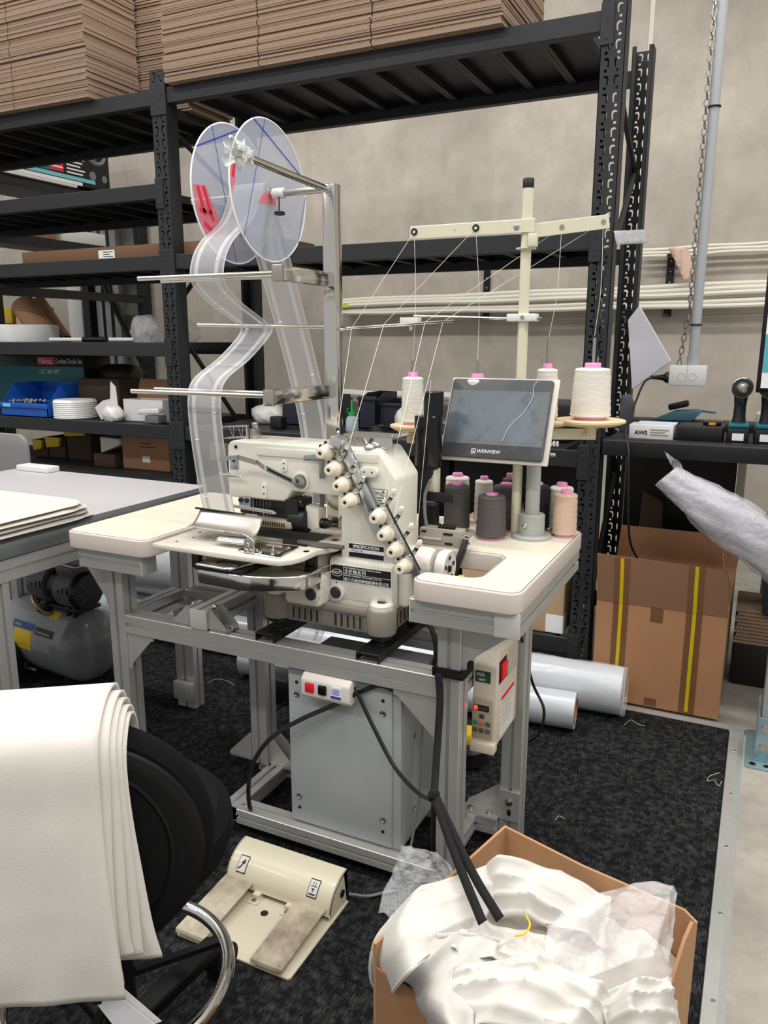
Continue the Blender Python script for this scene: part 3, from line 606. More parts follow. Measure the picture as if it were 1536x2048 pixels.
b = B(); b.prism([(-1.075, 1.010), (-1.075, 1.022), (-1.125, 1.031), (-1.125, 1.019)], 'y', 1.522, 1.524); b.prism([(-1.125, 1.020), (-1.125, 1.031), (-1.178, 1.023), (-1.178, 1.012)], 'y', 1.518, 1.520)
b.prism([(-1.056, 0.998), (-1.056, 1.010), (-1.078, 1.022), (-1.078, 1.010)], 'y', 1.529, 1.531); b.build('thread_lifter', NICKEL, SM)
plate(-1.178, -1.152, 0.988, 1.022, FY, 0.002, mat('zinc', (170, 176, 178), 0.3, 0.8), 'guide_plate', 0.001)
B().turn([(0.0045, 0), (0.0045, 0.001)], (-1.165, FY-0.002, 1.010), (0, -1, 0), n=10).build('guide_hole', BLACK_PR, SM)
b = B(); b.bar((-1.195, 1.545, 0.976), (-1.135, 1.545, 0.974), 0.005, 0.007); b.cyl((-1.138, 1.545, 0.973), (-1.134, 1.545, 0.972), 0.005, n=10); b.build('eyelet_bar', mat('bright_nickel', (232, 230, 222), 0.15, 0.9), SM, bev=0.001)
B().turn([(0.006, 0), (0.006, 0.001), (0.0035, 0.001), (0.0035, 0.0)], (-1.158, FY, 1.044), (0, -1, 0), n=14).build('face_screw', NICKEL, SM)
# thread guide on the left of the arm top
b = B(); b.box(-1.145, -1.127, 1.60, 1.625, 1.058, 1.086); b.turn([(0.009, 0), (0.009, 0.013), (0.007, 0.015)], (-1.136, 1.612, 1.086), n=14); b.build('guide_post', NICKEL, SM, bev=0.001)
b = B(); b.box(-1.150, -1.146, 1.592, 1.628, 1.055, 1.095)
for zz, x1 in ((1.088, -1.215), (1.060, -1.21)):
    b.bar((-1.148, 1.60, zz+0.004), (x1, 1.585, zz), 0.003, 0.003); b.bar((-1.148, 1.625, zz+0.004), (x1, 1.61, zz), 0.003, 0.003); b.bar((x1, 1.584, zz), (x1, 1.611, zz), 0.003, 0.003)
for k in range(4): b.cyl((-1.205+k*0.014, 1.598, 1.089), (-1.20+k*0.013+0.006*(-1)**k, 1.598, 1.061), 0.0006, n=5)
b.build('wire_thread_guide', CHROME, SM)
# top plate with two domed buttons
b = B(); b.prism([(1.585, 1.060), (1.585, 1.083), (1.690, 1.083), (1.690, 1.081), (1.587, 1.081), (1.587, 1.060)], 'x', -0.895, -0.745); b.build('thread_tray', CHROME, SM)
for x, y in ((-0.795, 1.572), (-0.775, 1.600)): B().turn([(0.014, 0), (0.0135, 0.004), (0.011, 0.008), (0.006, 0.0115), (0.001, 0.0125)], (x, y, 1.060), n=20).build('oil_sight_dome', CHROME, SM)
B().turn([(0.004, 0), (0.004, 0.006), (0.003, 0.007)], (-0.752, 1.60, 1.083), n=10).build('tray_stud', NICKEL, SM)
b = B(); b.prism([(-0.945, 1.028), (-0.945, 1.040), (-0.91, 1.046), (-0.905, 1.044), (-0.905, 1.030)], 'y', 1.528, 1.545); b.box(-0.914, -0.908, 1.545, 1.562, 0.985, 1.040); b.build('slotted_guide', mat('zinc', (170, 176, 178), 0.3, 0.8), SM, bev=0.001)
# tension assemblies
ZN = mat('zinc', (170, 176, 178), 0.3, 0.8); ZL = mat('bright_zinc', (206, 210, 212), 0.22, 0.85)
b = B(); b.prism([(-0.875, 1.065), (-0.848, 1.085), (-0.740, 0.905), (-0.735, 0.86), (-0.745, 0.845), (-0.775, 0.862)], 'y', 1.552, 1.556); b.build('tension_plate', mat('steel_blue_grey', (196, 198, 198), 0.3, 0.6), SM)
b = B(); b.prism([(-0.872, 1.066), (-0.846, 1.058), (-0.838, 1.084), (-0.865, 1.092)], 'y', 1.515, 1.552); b.build('bracket_block', ZL, SM, bev=0.002)
b = B(); b.bar((-0.852, 1.540, 1.078), (-0.772, 1.540, 0.925), 0.022, 0.012, (0, 1, 0)); b.bar((-0.748, 1.537, 0.940), (-0.658, 1.537, 0.788), 0.022, 0.008, (0, 1, 0)); b.build('tension_bar', ZL, SM, bev=0.002)
b = B(); b.cyl((-0.725, 1.512, 0.948), (-0.642, 1.512, 0.808), 0.0022, n=6); b.build('tension_release_rod', SCREW, SM)
KN = mat('ivory_knob', (232, 222, 202), 0.45)
def knob_mesh():
    b = B(); n = 40; rings = []
    for r, t, rib in ((0.0165, 0.0, 0), (0.0175, 0.002, 0), (0.0175, 0.009, 0), (0.0158, 0.011, 0), (0.0152, 0.012, 1), (0.0122, 0.032, 1), (0.0108, 0.0345, 0), (0.0050, 0.0350, 0), (0.0045, 0.031, 0)):
        rings.append(b.verts([Vector(((r-(0.0009 if rib and i % 2 else 0))*math.cos(2*math.pi*i/n), -t, (r-(0.0009 if rib and i % 2 else 0))*math.sin(2*math.pi*i/n))) for i in range(n)]))
    for p, q in zip(rings, rings[1:]): b.skin(p, q)
    b.face(rings[-1])
    return b.mesh('tension_knob', KN, ang=50)
KM = knob_mesh()
dm = B().turn([(0.0195, 0), (0.0205, -0.0015), (0.0195, -0.003), (0.010, -0.004), (0.0195, -0.005), (0.0205, -0.0065), (0.018, -0.008)], (0, 0, 0), (0, -1, 0), n=24).mesh('tension_disc', CHROME)
bore = B().turn([(0.0042, 0.0312), (0.0042, 0.0318)], (0, 0, 0), (0, -1, 0), n=10).mesh('bore', mat('dark_bore', (60, 36, 26), 0.6))
gb = B(); gb.bar((0.006, 0.002, 0.012), (0.030, -0.004, 0.046), 0.009, 0.002, (0, 1, 0)); gb.bar((0.030, -0.004, 0.046), (0.036, -0.010, 0.058), 0.008, 0.004, (0, 1, 0))
gb.turn([(0.004, 0), (0.004, 0.010), (0.0025, 0.011)], (0.016, -0.002, 0.026), (0, -1, 0), n=10); gb.turn([(0.0035, 0), (0.0035, 0.008)], (0.024, -0.003, 0.034), (-0.5, -1, 0), n=8)
GM = gb.mesh('thread_clip', CHROME)
tb = B(); tb.turn([(0.0062, 0), (0.0066, 0.006), (0.005, 0.014), (0.003, 0.016)], (0.0335, -0.006, 0.052), (0.45, -0.3, 0.85), n=10)
TM_ = tb.mesh('clip_tip', mat('pearl_tip', (226, 224, 214), 0.3))
sb = B(); sb.turn([(0.0035, 0), (0.0035, 0.004)], (-0.020, 0.006, 0.012), (0, -1, 0), n=8); sb.turn([(0.0032, 0), (0.0032, 0.005)], (-0.006, 0.006, 0.021), (0, -1, 0), n=8); SMH = sb.mesh('set_screw', SCREW)
KP = [(639, 907.5), (656, 941), (672, 973.5), (688.7, 1006), (746.5, 1037.8), (762, 1072.7), (780.7, 1106), (797.8, 1139.5)]
for i, (px, py) in enumerate(KP):
    p = at(px, py, y=1.497); p.y = 1.532
    k = link('tension_knob', KM, SM, p); k.rotation_euler = (0, i*0.7, 0)
    q = link('bore', bore, k); q.location = (0, 0, 0)
    link('tension_disc', dm, SM, p); link('thread_clip', GM, SM, p); link('set_screw', SMH, SM, p)
    if i >= 4: link('clip_tip', TM_, SM, p)
B().turn([(0.006, 0), (0.006, 0.006)], at(708, 940, y=1.535), (0, -1, 0), n=12).build('ivory_stud', KN, SM)
B().turn([(0.005, 0), (0.006, 0.01), (0.004, 0.012)], at(730, 962, y=1.55), (0.4, -1, 0.4), n=12).build('dark_stud', BLACK_PL, SM)
# plates with print
o = plate(-0.846, -0.752, 0.803, 0.837, FY, 0.0012, WHITE_PR, 'specification_plate', 0.001, 0)
B().box(-0.8445, -0.7535, FY-0.0018, FY-0.001, 0.8245, 0.836).build('plate_band', BLACK_PR, o); B().box(-0.8445, -0.7535, FY-0.0018, FY-0.001, 0.804, 0.8155).build('plate_band', BLACK_PR, o)
lettering('SPECIFICATION', 0.0098, (-0.799, FY-0.002, 0.827), (1, 0, 0), (0, 0, 1), WHITE_PR, o, 'CENTER', bold=0.0002); lettering('MODEL NO.', 0.0062, (-0.839, FY-0.0014, 0.8175), (1, 0, 0), (0, 0, 1), BLACK_PR, o)
o = plate(-0.889, -0.728, 0.7435, 0.785, 1.548, 0.0012, WHITE_PR, 'maker_plate', 0.001, 0)
B().box(-0.887, -0.8535, 1.5462, 1.547, 0.7455, 0.783).build('plate_band', BLACK_PR, o); B().box(-0.852, -0.7295, 1.5462, 1.547, 0.7455, 0.7635).build('plate_band', BLACK_PR, o); B().box(-0.852, -0.7295, 1.5462, 1.547, 0.765, 0.783).build('plate_band', BLACK_PR, o)
b = B(); b.turn([(0.0145, 0), (0.0145, 0.0004)], (0, 0, 0), (0, -1, 0), n=28); b.xf(Matrix.Translation((-0.8702, 1.5462, 0.764)) @ Matrix.Diagonal((1, 1, 0.62, 1))); b.build('oval_emblem', WHITE_PR, o)
b = B(); b.turn([(0.0128, 0), (0.0128, 0.0004)], (0, 0, 0), (0, -1, 0), n=28); b.xf(Matrix.Translation((-0.8702, 1.5458, 0.764)) @ Matrix.Diagonal((1, 1, 0.58, 1))); b.build('oval_emblem_inner', BLACK_PR, o)
lettering('MGT', 0.0095, (-0.8702, 1.5452, 0.7608), (1, 0, 0), (0, 0, 1), WHITE_PR, o, 'CENTER', xs=1.1, bold=0.0002)
lettering('Multi Needle Chainstitch Machine Series', 0.0056, (-0.851, 1.5458, 0.7775), (1, 0, 0), (0, 0, 1), WHITE_PR, o, xs=1.05)
lettering('多針機系列', 0.0115, (-0.851, 1.5458, 0.7665), (1, 0, 0), (0, 0, 1), WHITE_PR, o)
lettering('SEWING GARMENT MACHINERY CO.,LTD.', 0.0050, (-0.851, 1.5458, 0.7585), (1, 0, 0), (0, 0, 1), WHITE_PR, o, xs=1.05)
lettering('櫻之花縫紉機械設備有限公司', 0.0090, (-0.851, 1.5458, 0.7475), (1, 0, 0), (0, 0, 1), WHITE_PR, o)
for z in (0.738, 0.723): B().turn([(0.0022, 0), (0.0022, 0.0008)], (-0.873, 1.548, z), (0, -1, 0), n=8).build('screw_hole', BLACK_PR, SM)
B().box(-0.889, -0.729, 1.5472, 1.5485, 0.7015, 0.7022).build('panel_seam', mat('seam_grey', (150, 148, 138), 0.5), SM)
o = plate(-0.812, -0.744, 0.925, 0.972, FY, 0.0008, WHITE_EN, 'caution_label', 0.001, 0)
b = B()
for x0, x1, z0, z1 in ((-0.811, -0.745, 0.9705, 0.9715), (-0.811, -0.745, 0.9255, 0.9265), (-0.811, -0.810, 0.9255, 0.9715), (-0.746, -0.745, 0.9255, 0.9715)): b.box(x0, x1, FY-0.0012, FY-0.0006, z0, z1)
b.build('label_border', BLACK_PR, o)
lettering('CAUTION', 0.0095, (-0.806, FY-0.001, 0.958), (1, 0, 0), (0, 0, 1), BLACK_PR, o)
b = B(); T = [Vector((-0.7625, FY-0.0011, 0.956)), Vector((-0.7485, FY-0.0011, 0.956)), Vector((-0.7555, FY-0.0011, 0.968))]
for i in range(3): b.bar(T[i], T[(i+1) % 3], 0.0012, 0.0004, (0, 1, 0))
b.bar((-0.7555, FY-0.0011, 0.9645), (-0.7555, FY-0.0011, 0.9600), 0.0014, 0.0004, (0, 1, 0)); b.bar((-0.7555, FY-0.0011, 0.9588), (-0.7555, FY-0.0011, 0.9575), 0.0014, 0.0004, (0, 1, 0)); b.build('warning_triangle', BLACK_PR, o)
for i in range(4): B().box(-0.805, -0.752-0.006*(i % 2), FY-0.0012, FY-0.0006, 0.950-i*0.006, 0.952-i*0.006).build('text_line', BLACK_PR, o)
# handwheel side
b = B(); b.turn([(0.030, -0.05), (0.040, -0.035), (0.040, 0.02), (0.034, 0.032)], (-0.685, 1.625, 0.790), (1, 0, 0), n=26); b.build('wheel_housing', mat('wrapped_white', (228, 218, 212), 0.3, bump=0.4, bscale=40), SM)
b = B(); b.turn([(0.018, -0.01), (0.040, -0.008), (0.043, 0.0), (0.043, 0.012), (0.040, 0.016), (0.012, 0.013)], (-0.632, 1.625, 0.785), (1, 0, 0), n=30); hw = b.build('handwheel', WHITE_PL, SM)
B().turn([(0.008, 0.013), (0.008, 0.018), (0.004, 0.018)], (-0.632, 1.625, 0.785), (1, 0, 0), n=12).build('wheel_bolt', SCREW, hw)
for k in range(5):
    a = k*2*math.pi/5+0.3; B().turn([(0.005, 0.0135), (0.005, 0.0165)], (-0.632, 1.625+0.026*math.cos(a), 0.785+0.026*math.sin(a)), (1, 0, 0), n=10).build('wheel_hole', SCREW, hw)
# puller drive: bracket box and toothed belt arm behind
DRV = mat('drive_grey', (166, 160, 148), 0.42)
b = B(); b.box(-0.73, -0.622, 1.712, 1.75, 0.812, 0.853); db = b.build('drive_box', DRV, SM, bev=0.002)
for x0, x1, z0, z1 in ((-0.668, -0.643, 0.840, 0.846), (-0.664, -0.643, 0.816, 0.822), (-0.725, -0.712, 0.842, 0.847)): B().prism(roundpoly([(x0, z0), (x1, z0), (x1, z1), (x0, z1)], 0.0028, 4), 'y', 1.7105, 1.713).build('slot', BLACK_PR, db)
B().box(-0.73, -0.67, 1.705, 1.712, 0.828, 0.8335).build('push_rod', mat('bright_nickel', (232, 230, 222), 0.15, 0.9), SM)
b = B()
for k in range(5): b.turn([(0.008, 0), (0.008, 0.003), (0.005, 0.004), (0.005, 0.006)], (-0.685+k*0.009, 1.728, 0.856), (1, 0, 0.0), n=12)
b.build('spring', SCREW, SM)
b = B(); b.bar((-0.604, 1.70, 0.838), (-0.628, 1.665, 0.742), 0.022, 0.012, (1, 0, 0)); b.build('belt_arm', BLACK_PL, SM, bev=0.003)
lettering('88:88 88:88', 0.010, (-0.6205, 1.682, 0.760), (0.22, 0.33, 0.91), (-0.1, -0.8, 0.3), WHITE_PR, SM, name='belt_print')
b = B(); b.cyl((-0.622, 1.715, 0.838), (-0.590, 1.700, 0.838), 0.006, n=10); b.turn([(0.012, 0), (0.012, 0.003)], (-0.592, 1.700, 0.838), (1, -0.3, 0), n=16); b.turn([(0.009, 0), (0.009, 0.003)], (-0.615, 1.712, 0.838), (1, -0.3, 0), n=14); b.build('belt_pivot', CHROME, SM)
B().box(-0.604, -0.59, 1.64, 1.655, 0.745, 0.765).build('yellow_tab', YELLOW_PR, SM, bev=0.002)
# ------------------------------------------------------------------ touch panel on its stand
MN = thing('touch_panel', 'black touch screen operator panel on a grey pole stand on the table', 'monitor', (-0.50, 1.895, 0.8112))
GRY = mat('stand_grey', (170, 172, 166), 0.42)
b = B(); b.turn([(0.050, 0.0), (0.050, 0.007), (0.047, 0.010)], (-0.50, 1.895, 0.8112), n=40); st = b.build('base', GRY, MN)
b = B(); b.turn([(0.033, 0.009), (0.0325, 0.060), (0.029, 0.0625), (0.019, 0.0625)], (-0.50, 1.895, 0.8112), n=32); b.build('socket', GRY, MN)
b = B(); b.turn([(0.0055, 0), (0.0065, 0.003), (0.005, 0.007), (0.002, 0.008)], (-0.508, 1.864, 0.848), (-0.25, -1, 0), n=14); b.build('set_screw', CHROME, MN)
b = B(); b.tube(spline([(-0.50, 1.895, 0.86), (-0.50, 1.895, 0.94), (-0.502, 1.897, 1.0), (-0.515, 1.893, 1.05), (-0.54, 1.87, 1.09)], 6), 0.018, 20); b.build('pole', GRY, MN)
PM0, PX, PU = Vector((-0.717, 1.80, 1.011)), Vector((1, 0, 0)), Vector((0, 0.088, 0.197)).normalized(); PN = PX.cross(PU)   # PN points to the viewer
def pp(u, v, d): return PM0 + PX*u + PU*v + PN*d
def pbox(u0, u1, v0, v1, d0, d1, b=None):
    M = Matrix((PX, PU, PN)).transposed().to_4x4(); M.translation = PM0
    return (b or B()).box(u0, u1, v0, v1, d0, d1, M)
pbox(0, 0.274, 0, 0.217, -0.006, 0).build('mounting_plate', mat('plate_beige', (204, 198, 186), 0.4), MN, bev=0.003)
pbox(0.008, 0.266, 0.008, 0.209, -0.040, -0.006).build('rear_housing', BLACK_PL, MN, bev=0.004)
M = Matrix((PX, PU, PN)).transposed().to_4x4(); M.translation = PM0
bz = B(); bz.prism(roundpoly([(0.005, 0.008), (0.262, 0.008), (0.262, 0.211), (0.005, 0.211)], 0.008), 'z', 0, 0.009); bz.xf(M); bez = bz.build('bezel', mat('bezel_black', (40, 42, 44), 0.4), MN, bev=0.003)
pbox(0.010, 0.257, 0.042, 0.180, 0.0088, 0.0094).build('glass', mat('screen_border', (66, 74, 80), 0.3), bez)
pbox(0.033, 0.234, 0.050, 0.172, 0.0094, 0.0098).build('display', mat('screen_off', (66, 79, 90), 0.3, noise=0.08, nscale=30), bez)
e = lettering('WEINVIEW', 0.0125, pp(0.098, 0.020, 0.0092), PX, PU, WHITE_PR, bez, xs=0.95)
b = B()
for u0, u1, v0, v1 in ((0.084, 0.0855, 0.017, 0.030), (0.084, 0.0945, 0.0285, 0.030), (0.093, 0.0945, 0.022, 0.030), (0.084, 0.089, 0.017, 0.0185)): pbox(u0, u1, v0, v1, 0.009, 0.0093, b)
b.bar(pp(0.087, 0.024, 0.0093), pp(0.094, 0.018, 0.0093), 0.0025, 0.0004, PN); b.build('logo_mark', WHITE_PR, bez)
film = B(); film.grid(lambda u, v: pp(0.003+0.262*u, 0.008+0.205*v, 0.0106+0.0012*hz(u*3, v*3)+0.0008*hz(u*9+2, v*7)), 30, 24); film.build('protective_film', mat('panel_film', (225, 230, 236), 0.15, alpha=0.04, spec=0.6), MN)
crease = B(); crease.tube(spline([pp(0.222, 0.206, 0.0125), pp(0.215, 0.19, 0.0125), pp(0.217, 0.165, 0.0125), pp(0.20, 0.125, 0.0125), pp(0.172, 0.09, 0.0125), pp(0.158, 0.05, 0.0125)], 5), 0.0006, 5); crease.build('film_crease', mat('crease_white', (225, 232, 236), 0.2, alpha=0.75), MN)
B().turn([(0.004, 0), (0.004, 0.010), (0.0025, 0.012)], pp(0.276, 0.03, -0.004), PX, n=10).build('side_screw', CHROME, MN)
# ------------------------------------------------------------------ thread stand
IVORY = mat('ivory_paint', (214, 210, 186), 0.4)
TS = thing('thread_stand', 'ivory thread stand pole with two eyelet arms and wooden spool discs', 'thread stand', (-0.543, 1.90, 0.8112))
b = B(); b.turn([(0.024, 0), (0.024, 0.004), (0.013, 0.006), (0.0125, 0.012), (0.0125, 0.838)], (-0.543, 1.90, 0.8112), n=20); b.build('pole', IVORY, TS)
B().turn([(0.0128, 0), (0.0132, 0.002), (0.0132, 0.020), (0.012, 0.022)], (-0.543, 1.90, 1.648), n=18).build('pole_cap', BLACK_PL, TS)
b = B(); b.box(-0.838, -0.52, 1.883, 1.886, 1.548, 1.578); b.box(-0.838, -0.52, 1.886, 1.905, 1.576, 1.579); la = b.build('eyelet_arm', IVORY, TS, bev=0.001, seg=1)
AR0, AR1 = Vector((-0.525, 1.90, 1.553)), Vector((-0.372, 2.005, 1.578)); AD = (AR1-AR0).normalized()
b = B(); b.bar(AR0, AR1, 0.003, 0.032); b.bar(AR0+Vector((-.004, .012, .015)), AR1+Vector((-.004, .010, .012)), 0.022, 0.003); b.build('eyelet_arm', IVORY, TS, bev=0.001, seg=1)
gm = B().tube([Vector((0.0062*math.cos(a), 0, 0.0062*math.sin(a))) for a in [i*math.pi/8 for i in range(16)]], 0.0028, 8, closed=True).mesh('grommet', BLACK_SHINY)
gi = B().turn([(0.0045, 0), (0.0045, 0.001)], (0, 0, 0), (0, -1, 0), n=12).mesh('grommet_eye', WHITE_PL)
EYE = [Vector((-0.826, 1.882, 1.565)), Vector((-0.664, 1.882, 1.565))]
for p in EYE: o = link('grommet', gm, TS, p); link('grommet_eye', gi, o)
EYR = [AR0+AD*0.068, AR0+AD*0.172]
for p in EYR: B().turn([(0.0065, -0.002), (0.0065, 0.0025)], p, (0.5, -0.85, 0), n=12).build('eyelet', NICKEL, TS)
B().turn([(0.007, 0), (0.007, 0.002), (0.005, 0.003)], (-0.563, 1.883, 1.562), (0, -1, 0), n=14).build('screw', ZN, TS)
B().turn([(0.0012, 0), (0.0012, 0.001)], (-0.718, 1.883, 1.563), (0, -1, 0), n=10).build('spare_hole', SCREW, TS)
b = B(); b.box(-0.533, -0.513, 1.876, 1.896, 1.515, 1.545); b.build('arm_clamp', IVORY, TS, bev=0.002); B().turn([(0.024, 0), (0.024, 0.003)], (-0.543, 1.90, 1.512), n=20).build('collar', IVORY, TS)
b = B(); b.box(-0.580, -0.508, 1.880, 1.915, 1.345, 1.363); cl = b.build('guide_clamp', WHITE_PL, TS, bev=0.003); B().turn([(0.005, 0), (0.005, 0.002)], (-0.54, 1.880, 1.354), (0, -1, 0), n=12).build('screw', NICKEL, cl)
G0, G1 = Vector((-0.578, 1.893, 1.352)), at(828, 632, y=1.88)
B().cyl(G0, G1, 0.0035, n=10).build('guide_rod', CHROME, TS); B().cyl((-0.51, 1.893, 1.352), (-0.495, 1.893, 1.352), 0.003, n=8).build('guide_rod_end', CHROME, TS)
c0 = at(822, 643, y=1.86); b = B(); b.box(c0.x-0.026, c0.x+0.024, c0.y-0.012, c0.y+0.012, c0.z-0.009, c0.z+0.010); b.turn([(0.004, -0.022), (0.004, -0.006)], c0, n=10); b.build('rod_clamp', WHITE_PL, TS, bev=0.003)
b = B(); b.cyl(at(908, 641, y=1.86), at(678, 657, y=1.80), 0.0028, n=8); b.cyl(at(905, 645, y=1.86), at(680, 660, y=1.80), 0.0018, n=8); b.build('thread_bar', CHROME, TS)
b = B(); b.cyl((-0.83, 1.905, 1.045), (-0.555, 1.905, 1.045), 0.001, n=4); b.box(-0.85, -0.53, 1.898, 1.902, 1.032, 1.058); b.build('spool_bracket', IVORY, TS, bev=0.001)
b = B(); b.bar((-0.53, 1.91, 1.072), (-0.375, 2.01, 1.068), 0.004, 0.028); b.build('spool_bracket', IVORY, TS, bev=0.001)
for p in ((-0.84, 1.897, 1.045), (-0.40, 1.990, 1.068)): B().turn([(0.005, 0), (0.005, 0.003)], p, (0.3, -1, 0), n=10).build('bracket_bolt', NICKEL, TS)
DISC = mat('wood_disc', (226, 202, 160), 0.55, noise=0.06, nscale=8)
SP = [(-0.834, 1.90, 1.078, 0.060), (-0.658, 1.905, 1.078, 0.06), (-0.492, 1.955, 1.100, 0.06), (-0.390, 2.00, 1.102, 0.088)]
for i, (x, y, z, r) in enumerate(SP):
    B().turn([(0.012, -0.035), (0.012, -0.012), (r*0.8, -0.010), (r, -0.002), (r, 0.003), (r*0.97, 0.004)], (x, y, z), n=36).build('spool_disc', DISC, TS)
    B().cyl((x, y, z), (x, y, z+(0.172 if i < 2 else 0.205)), 0.0042, n=10).build('spindle', NICKEL, TS)
# ------------------------------------------------------------------ thread cones
def thread_mat(nm, rgb): return mat(nm, rgb, 0.6, noise=0.06, nscale=50, bump=0.22, bscale=120, stretch=(0.35, 0.35, 3.0))
TW, TG, TB, TBG, TP = thread_mat('white_thread', (226, 222, 212)), thread_mat('grey_thread', (84, 80, 78)), thread_mat('black_thread', (22, 21, 24)), thread_mat('beige_thread', (214, 186, 164)), thread_mat('pink_thread', (206, 134, 172))
def cone(name, label, m, loc, rb, rt, h, cap=0.022, group=None):
    t = thing(name, label, 'thread cone', loc, 0, group)
    b = B(); P = [(rb*0.86, 0.006), (rb, 0.010)]
    for k in range(13): u = k/12; P.append((rb+(rt-rb)*u + 0.0006*(-1)**k, 0.010+(h-0.016)*u))
    P += [(rt*0.93, h-0.002), (rt*0.6, h)]
    b.turn(P, loc, n=32); b.build('thread', m, t)
    B().turn([(rb*0.8, 0), (rb*0.82, 0.005), (rb*0.7, 0.007)], loc, n=28).build('core_base', PINK, t)
    cr = rt*0.46; B().turn([(cr*0.95, h-0.004), (cr, h+cap*0.2), (cr, h+cap*0.8), (cr*0.92, h+cap), (cr*0.4, h+cap), (cr*0.35, h+cap*0.5)], loc, n=24).build('core_top', PINK, t)
    return t
G = 'thread cones around the machine'
cone('thread_cone', 'big white thread cone on the right wooden disc of the stand', TW, (-0.390, 2.00, 1.1062), 0.050, 0.043, 0.128, 0.012, G)
cone('thread_cone', 'small white thread cone on the leftmost wooden disc of the stand', TW, (-0.834, 1.90, 1.0822), 0.030, 0.027, 0.125, 0.012, G)
cone('thread_cone', 'white thread cone on the stand almost hidden above the middle of the screen', TW, (-0.658, 1.905, 1.0822), 0.046, 0.034, 0.124, 0.012, G)
cone('thread_cone', 'white thread cone on the stand rising above the right corner of the screen', TW, (-0.492, 1.955, 1.1042), 0.030, 0.025, 0.128, 0.012, G)
cone('thread_cone', 'beige thread cone at the right edge of the table', TBG, (-0.428, 1.945, 0.8112), 0.031, 0.029, 0.112, 0.009, G)
cone('thread_cone', 'white thread cone half hidden behind the beige cone on the table', TW, (-0.452, 2.002, 0.8112), 0.031, 0.030, 0.118, 0.010, G)
cone('thread_cone', 'frontmost dark grey thread cone on the table below the screen', TG, (-0.590, 1.843, 0.8112), 0.038, 0.034, 0.112, 0.004, G)
cone('thread_cone', 'dark grey thread cone behind and left of the frontmost grey one', TG, (-0.698, 1.885, 0.8112), 0.034, 0.033, 0.122, 0.007, G)
cone('thread_cone', 'dark grey thread cone behind and right of the frontmost grey one', TG, (-0.588, 1.955, 0.8112), 0.036, 0.034, 0.118, 0.006, G)
cone('thread_cone', 'black thread cone just behind the screen pole on the table', TB, (-0.510, 1.975, 0.8112), 0.034, 0.032, 0.122, 0.006, G)
cone('thread_cone', 'pink thread cone beside the machine column on the table', TP, (-0.775, 1.87, 0.8112), 0.021, 0.018, 0.108, 0.026, G)
cone('thread_cone', 'white thread cone behind the dark grey cones nearest the machine', TW, (-0.735, 1.985, 0.8112), 0.034, 0.032, 0.126, 0.009, G)
cone('thread_cone', 'white thread cone between the dark grey cones at the back', TW, (-0.662, 1.995, 0.8112), 0.026, 0.024, 0.120, 0.010, G)
cone('thread_cone', 'grey thread cone at the back touching the table rear edge', TG, (-0.600, 2.025, 0.8112), 0.020, 0.019, 0.126, 0.012, G)
# black sleeve and arm beside the machine
CN = thing('machine_lamp', 'black cylinder head of a lamp on a bracket beside the machine column', 'lamp', at(848, 1000, y=1.76))
p = at(856, 930, y=1.76); b = B(); b.turn([(0.033, 0), (0.034, 0.002), (0.034, 0.120), (0.032, 0.122)], p, n=30); b.build('lower_sleeve', BLACK_SHINY, CN)
B().turn([(0.024, 0.121), (0.024, 0.178), (0.0225, 0.180)], p+Vector((0.013, 0.0, 0)), n=28).build('upper_sleeve', BLACK_SHINY, CN)
b = B(); b.prism([(p.x-0.036, p.z), (p.x+0.020, p.z), (p.x+0.018, p.z-0.02), (p.x-0.01, p.z-0.075), (p.x-0.02, p.z-0.105), (p.x-0.036, p.z-0.11)], 'y', 1.74, 1.79); b.build('bracket', BLACK_PL, CN, bev=0.003)
b = B(); b.box(p.x-0.005, p.x+0.075, 1.738, 1.745, p.z-0.086, p.z-0.062); b.build('clamp', BLACK_PL, CN, bev=0.003); B().box(p.x-0.002, p.x+0.022, 1.75, 1.79, p.z-0.07, p.z-0.01).build('lamp_driver', CREAM, CN, bev=0.002)
B().box(p.x-0.02, p.x+0.02, 1.75, 1.79, 0.8112, p.z-0.10).build('lamp_stem', BLACK_PL, CN)
tag(B().tube(spline([at(861, 960, y=1.73), at(850, 990, y=1.73), at(850, 1030, y=1.73), at(857, 1070, y=1.735), at(864, 1098, y=1.74)], 6), 0.0045, 8).build('lamp_cable', mat('grey_cable', (128, 128, 124), 0.5)), 'grey cable running down beside the machine column', 'cable')
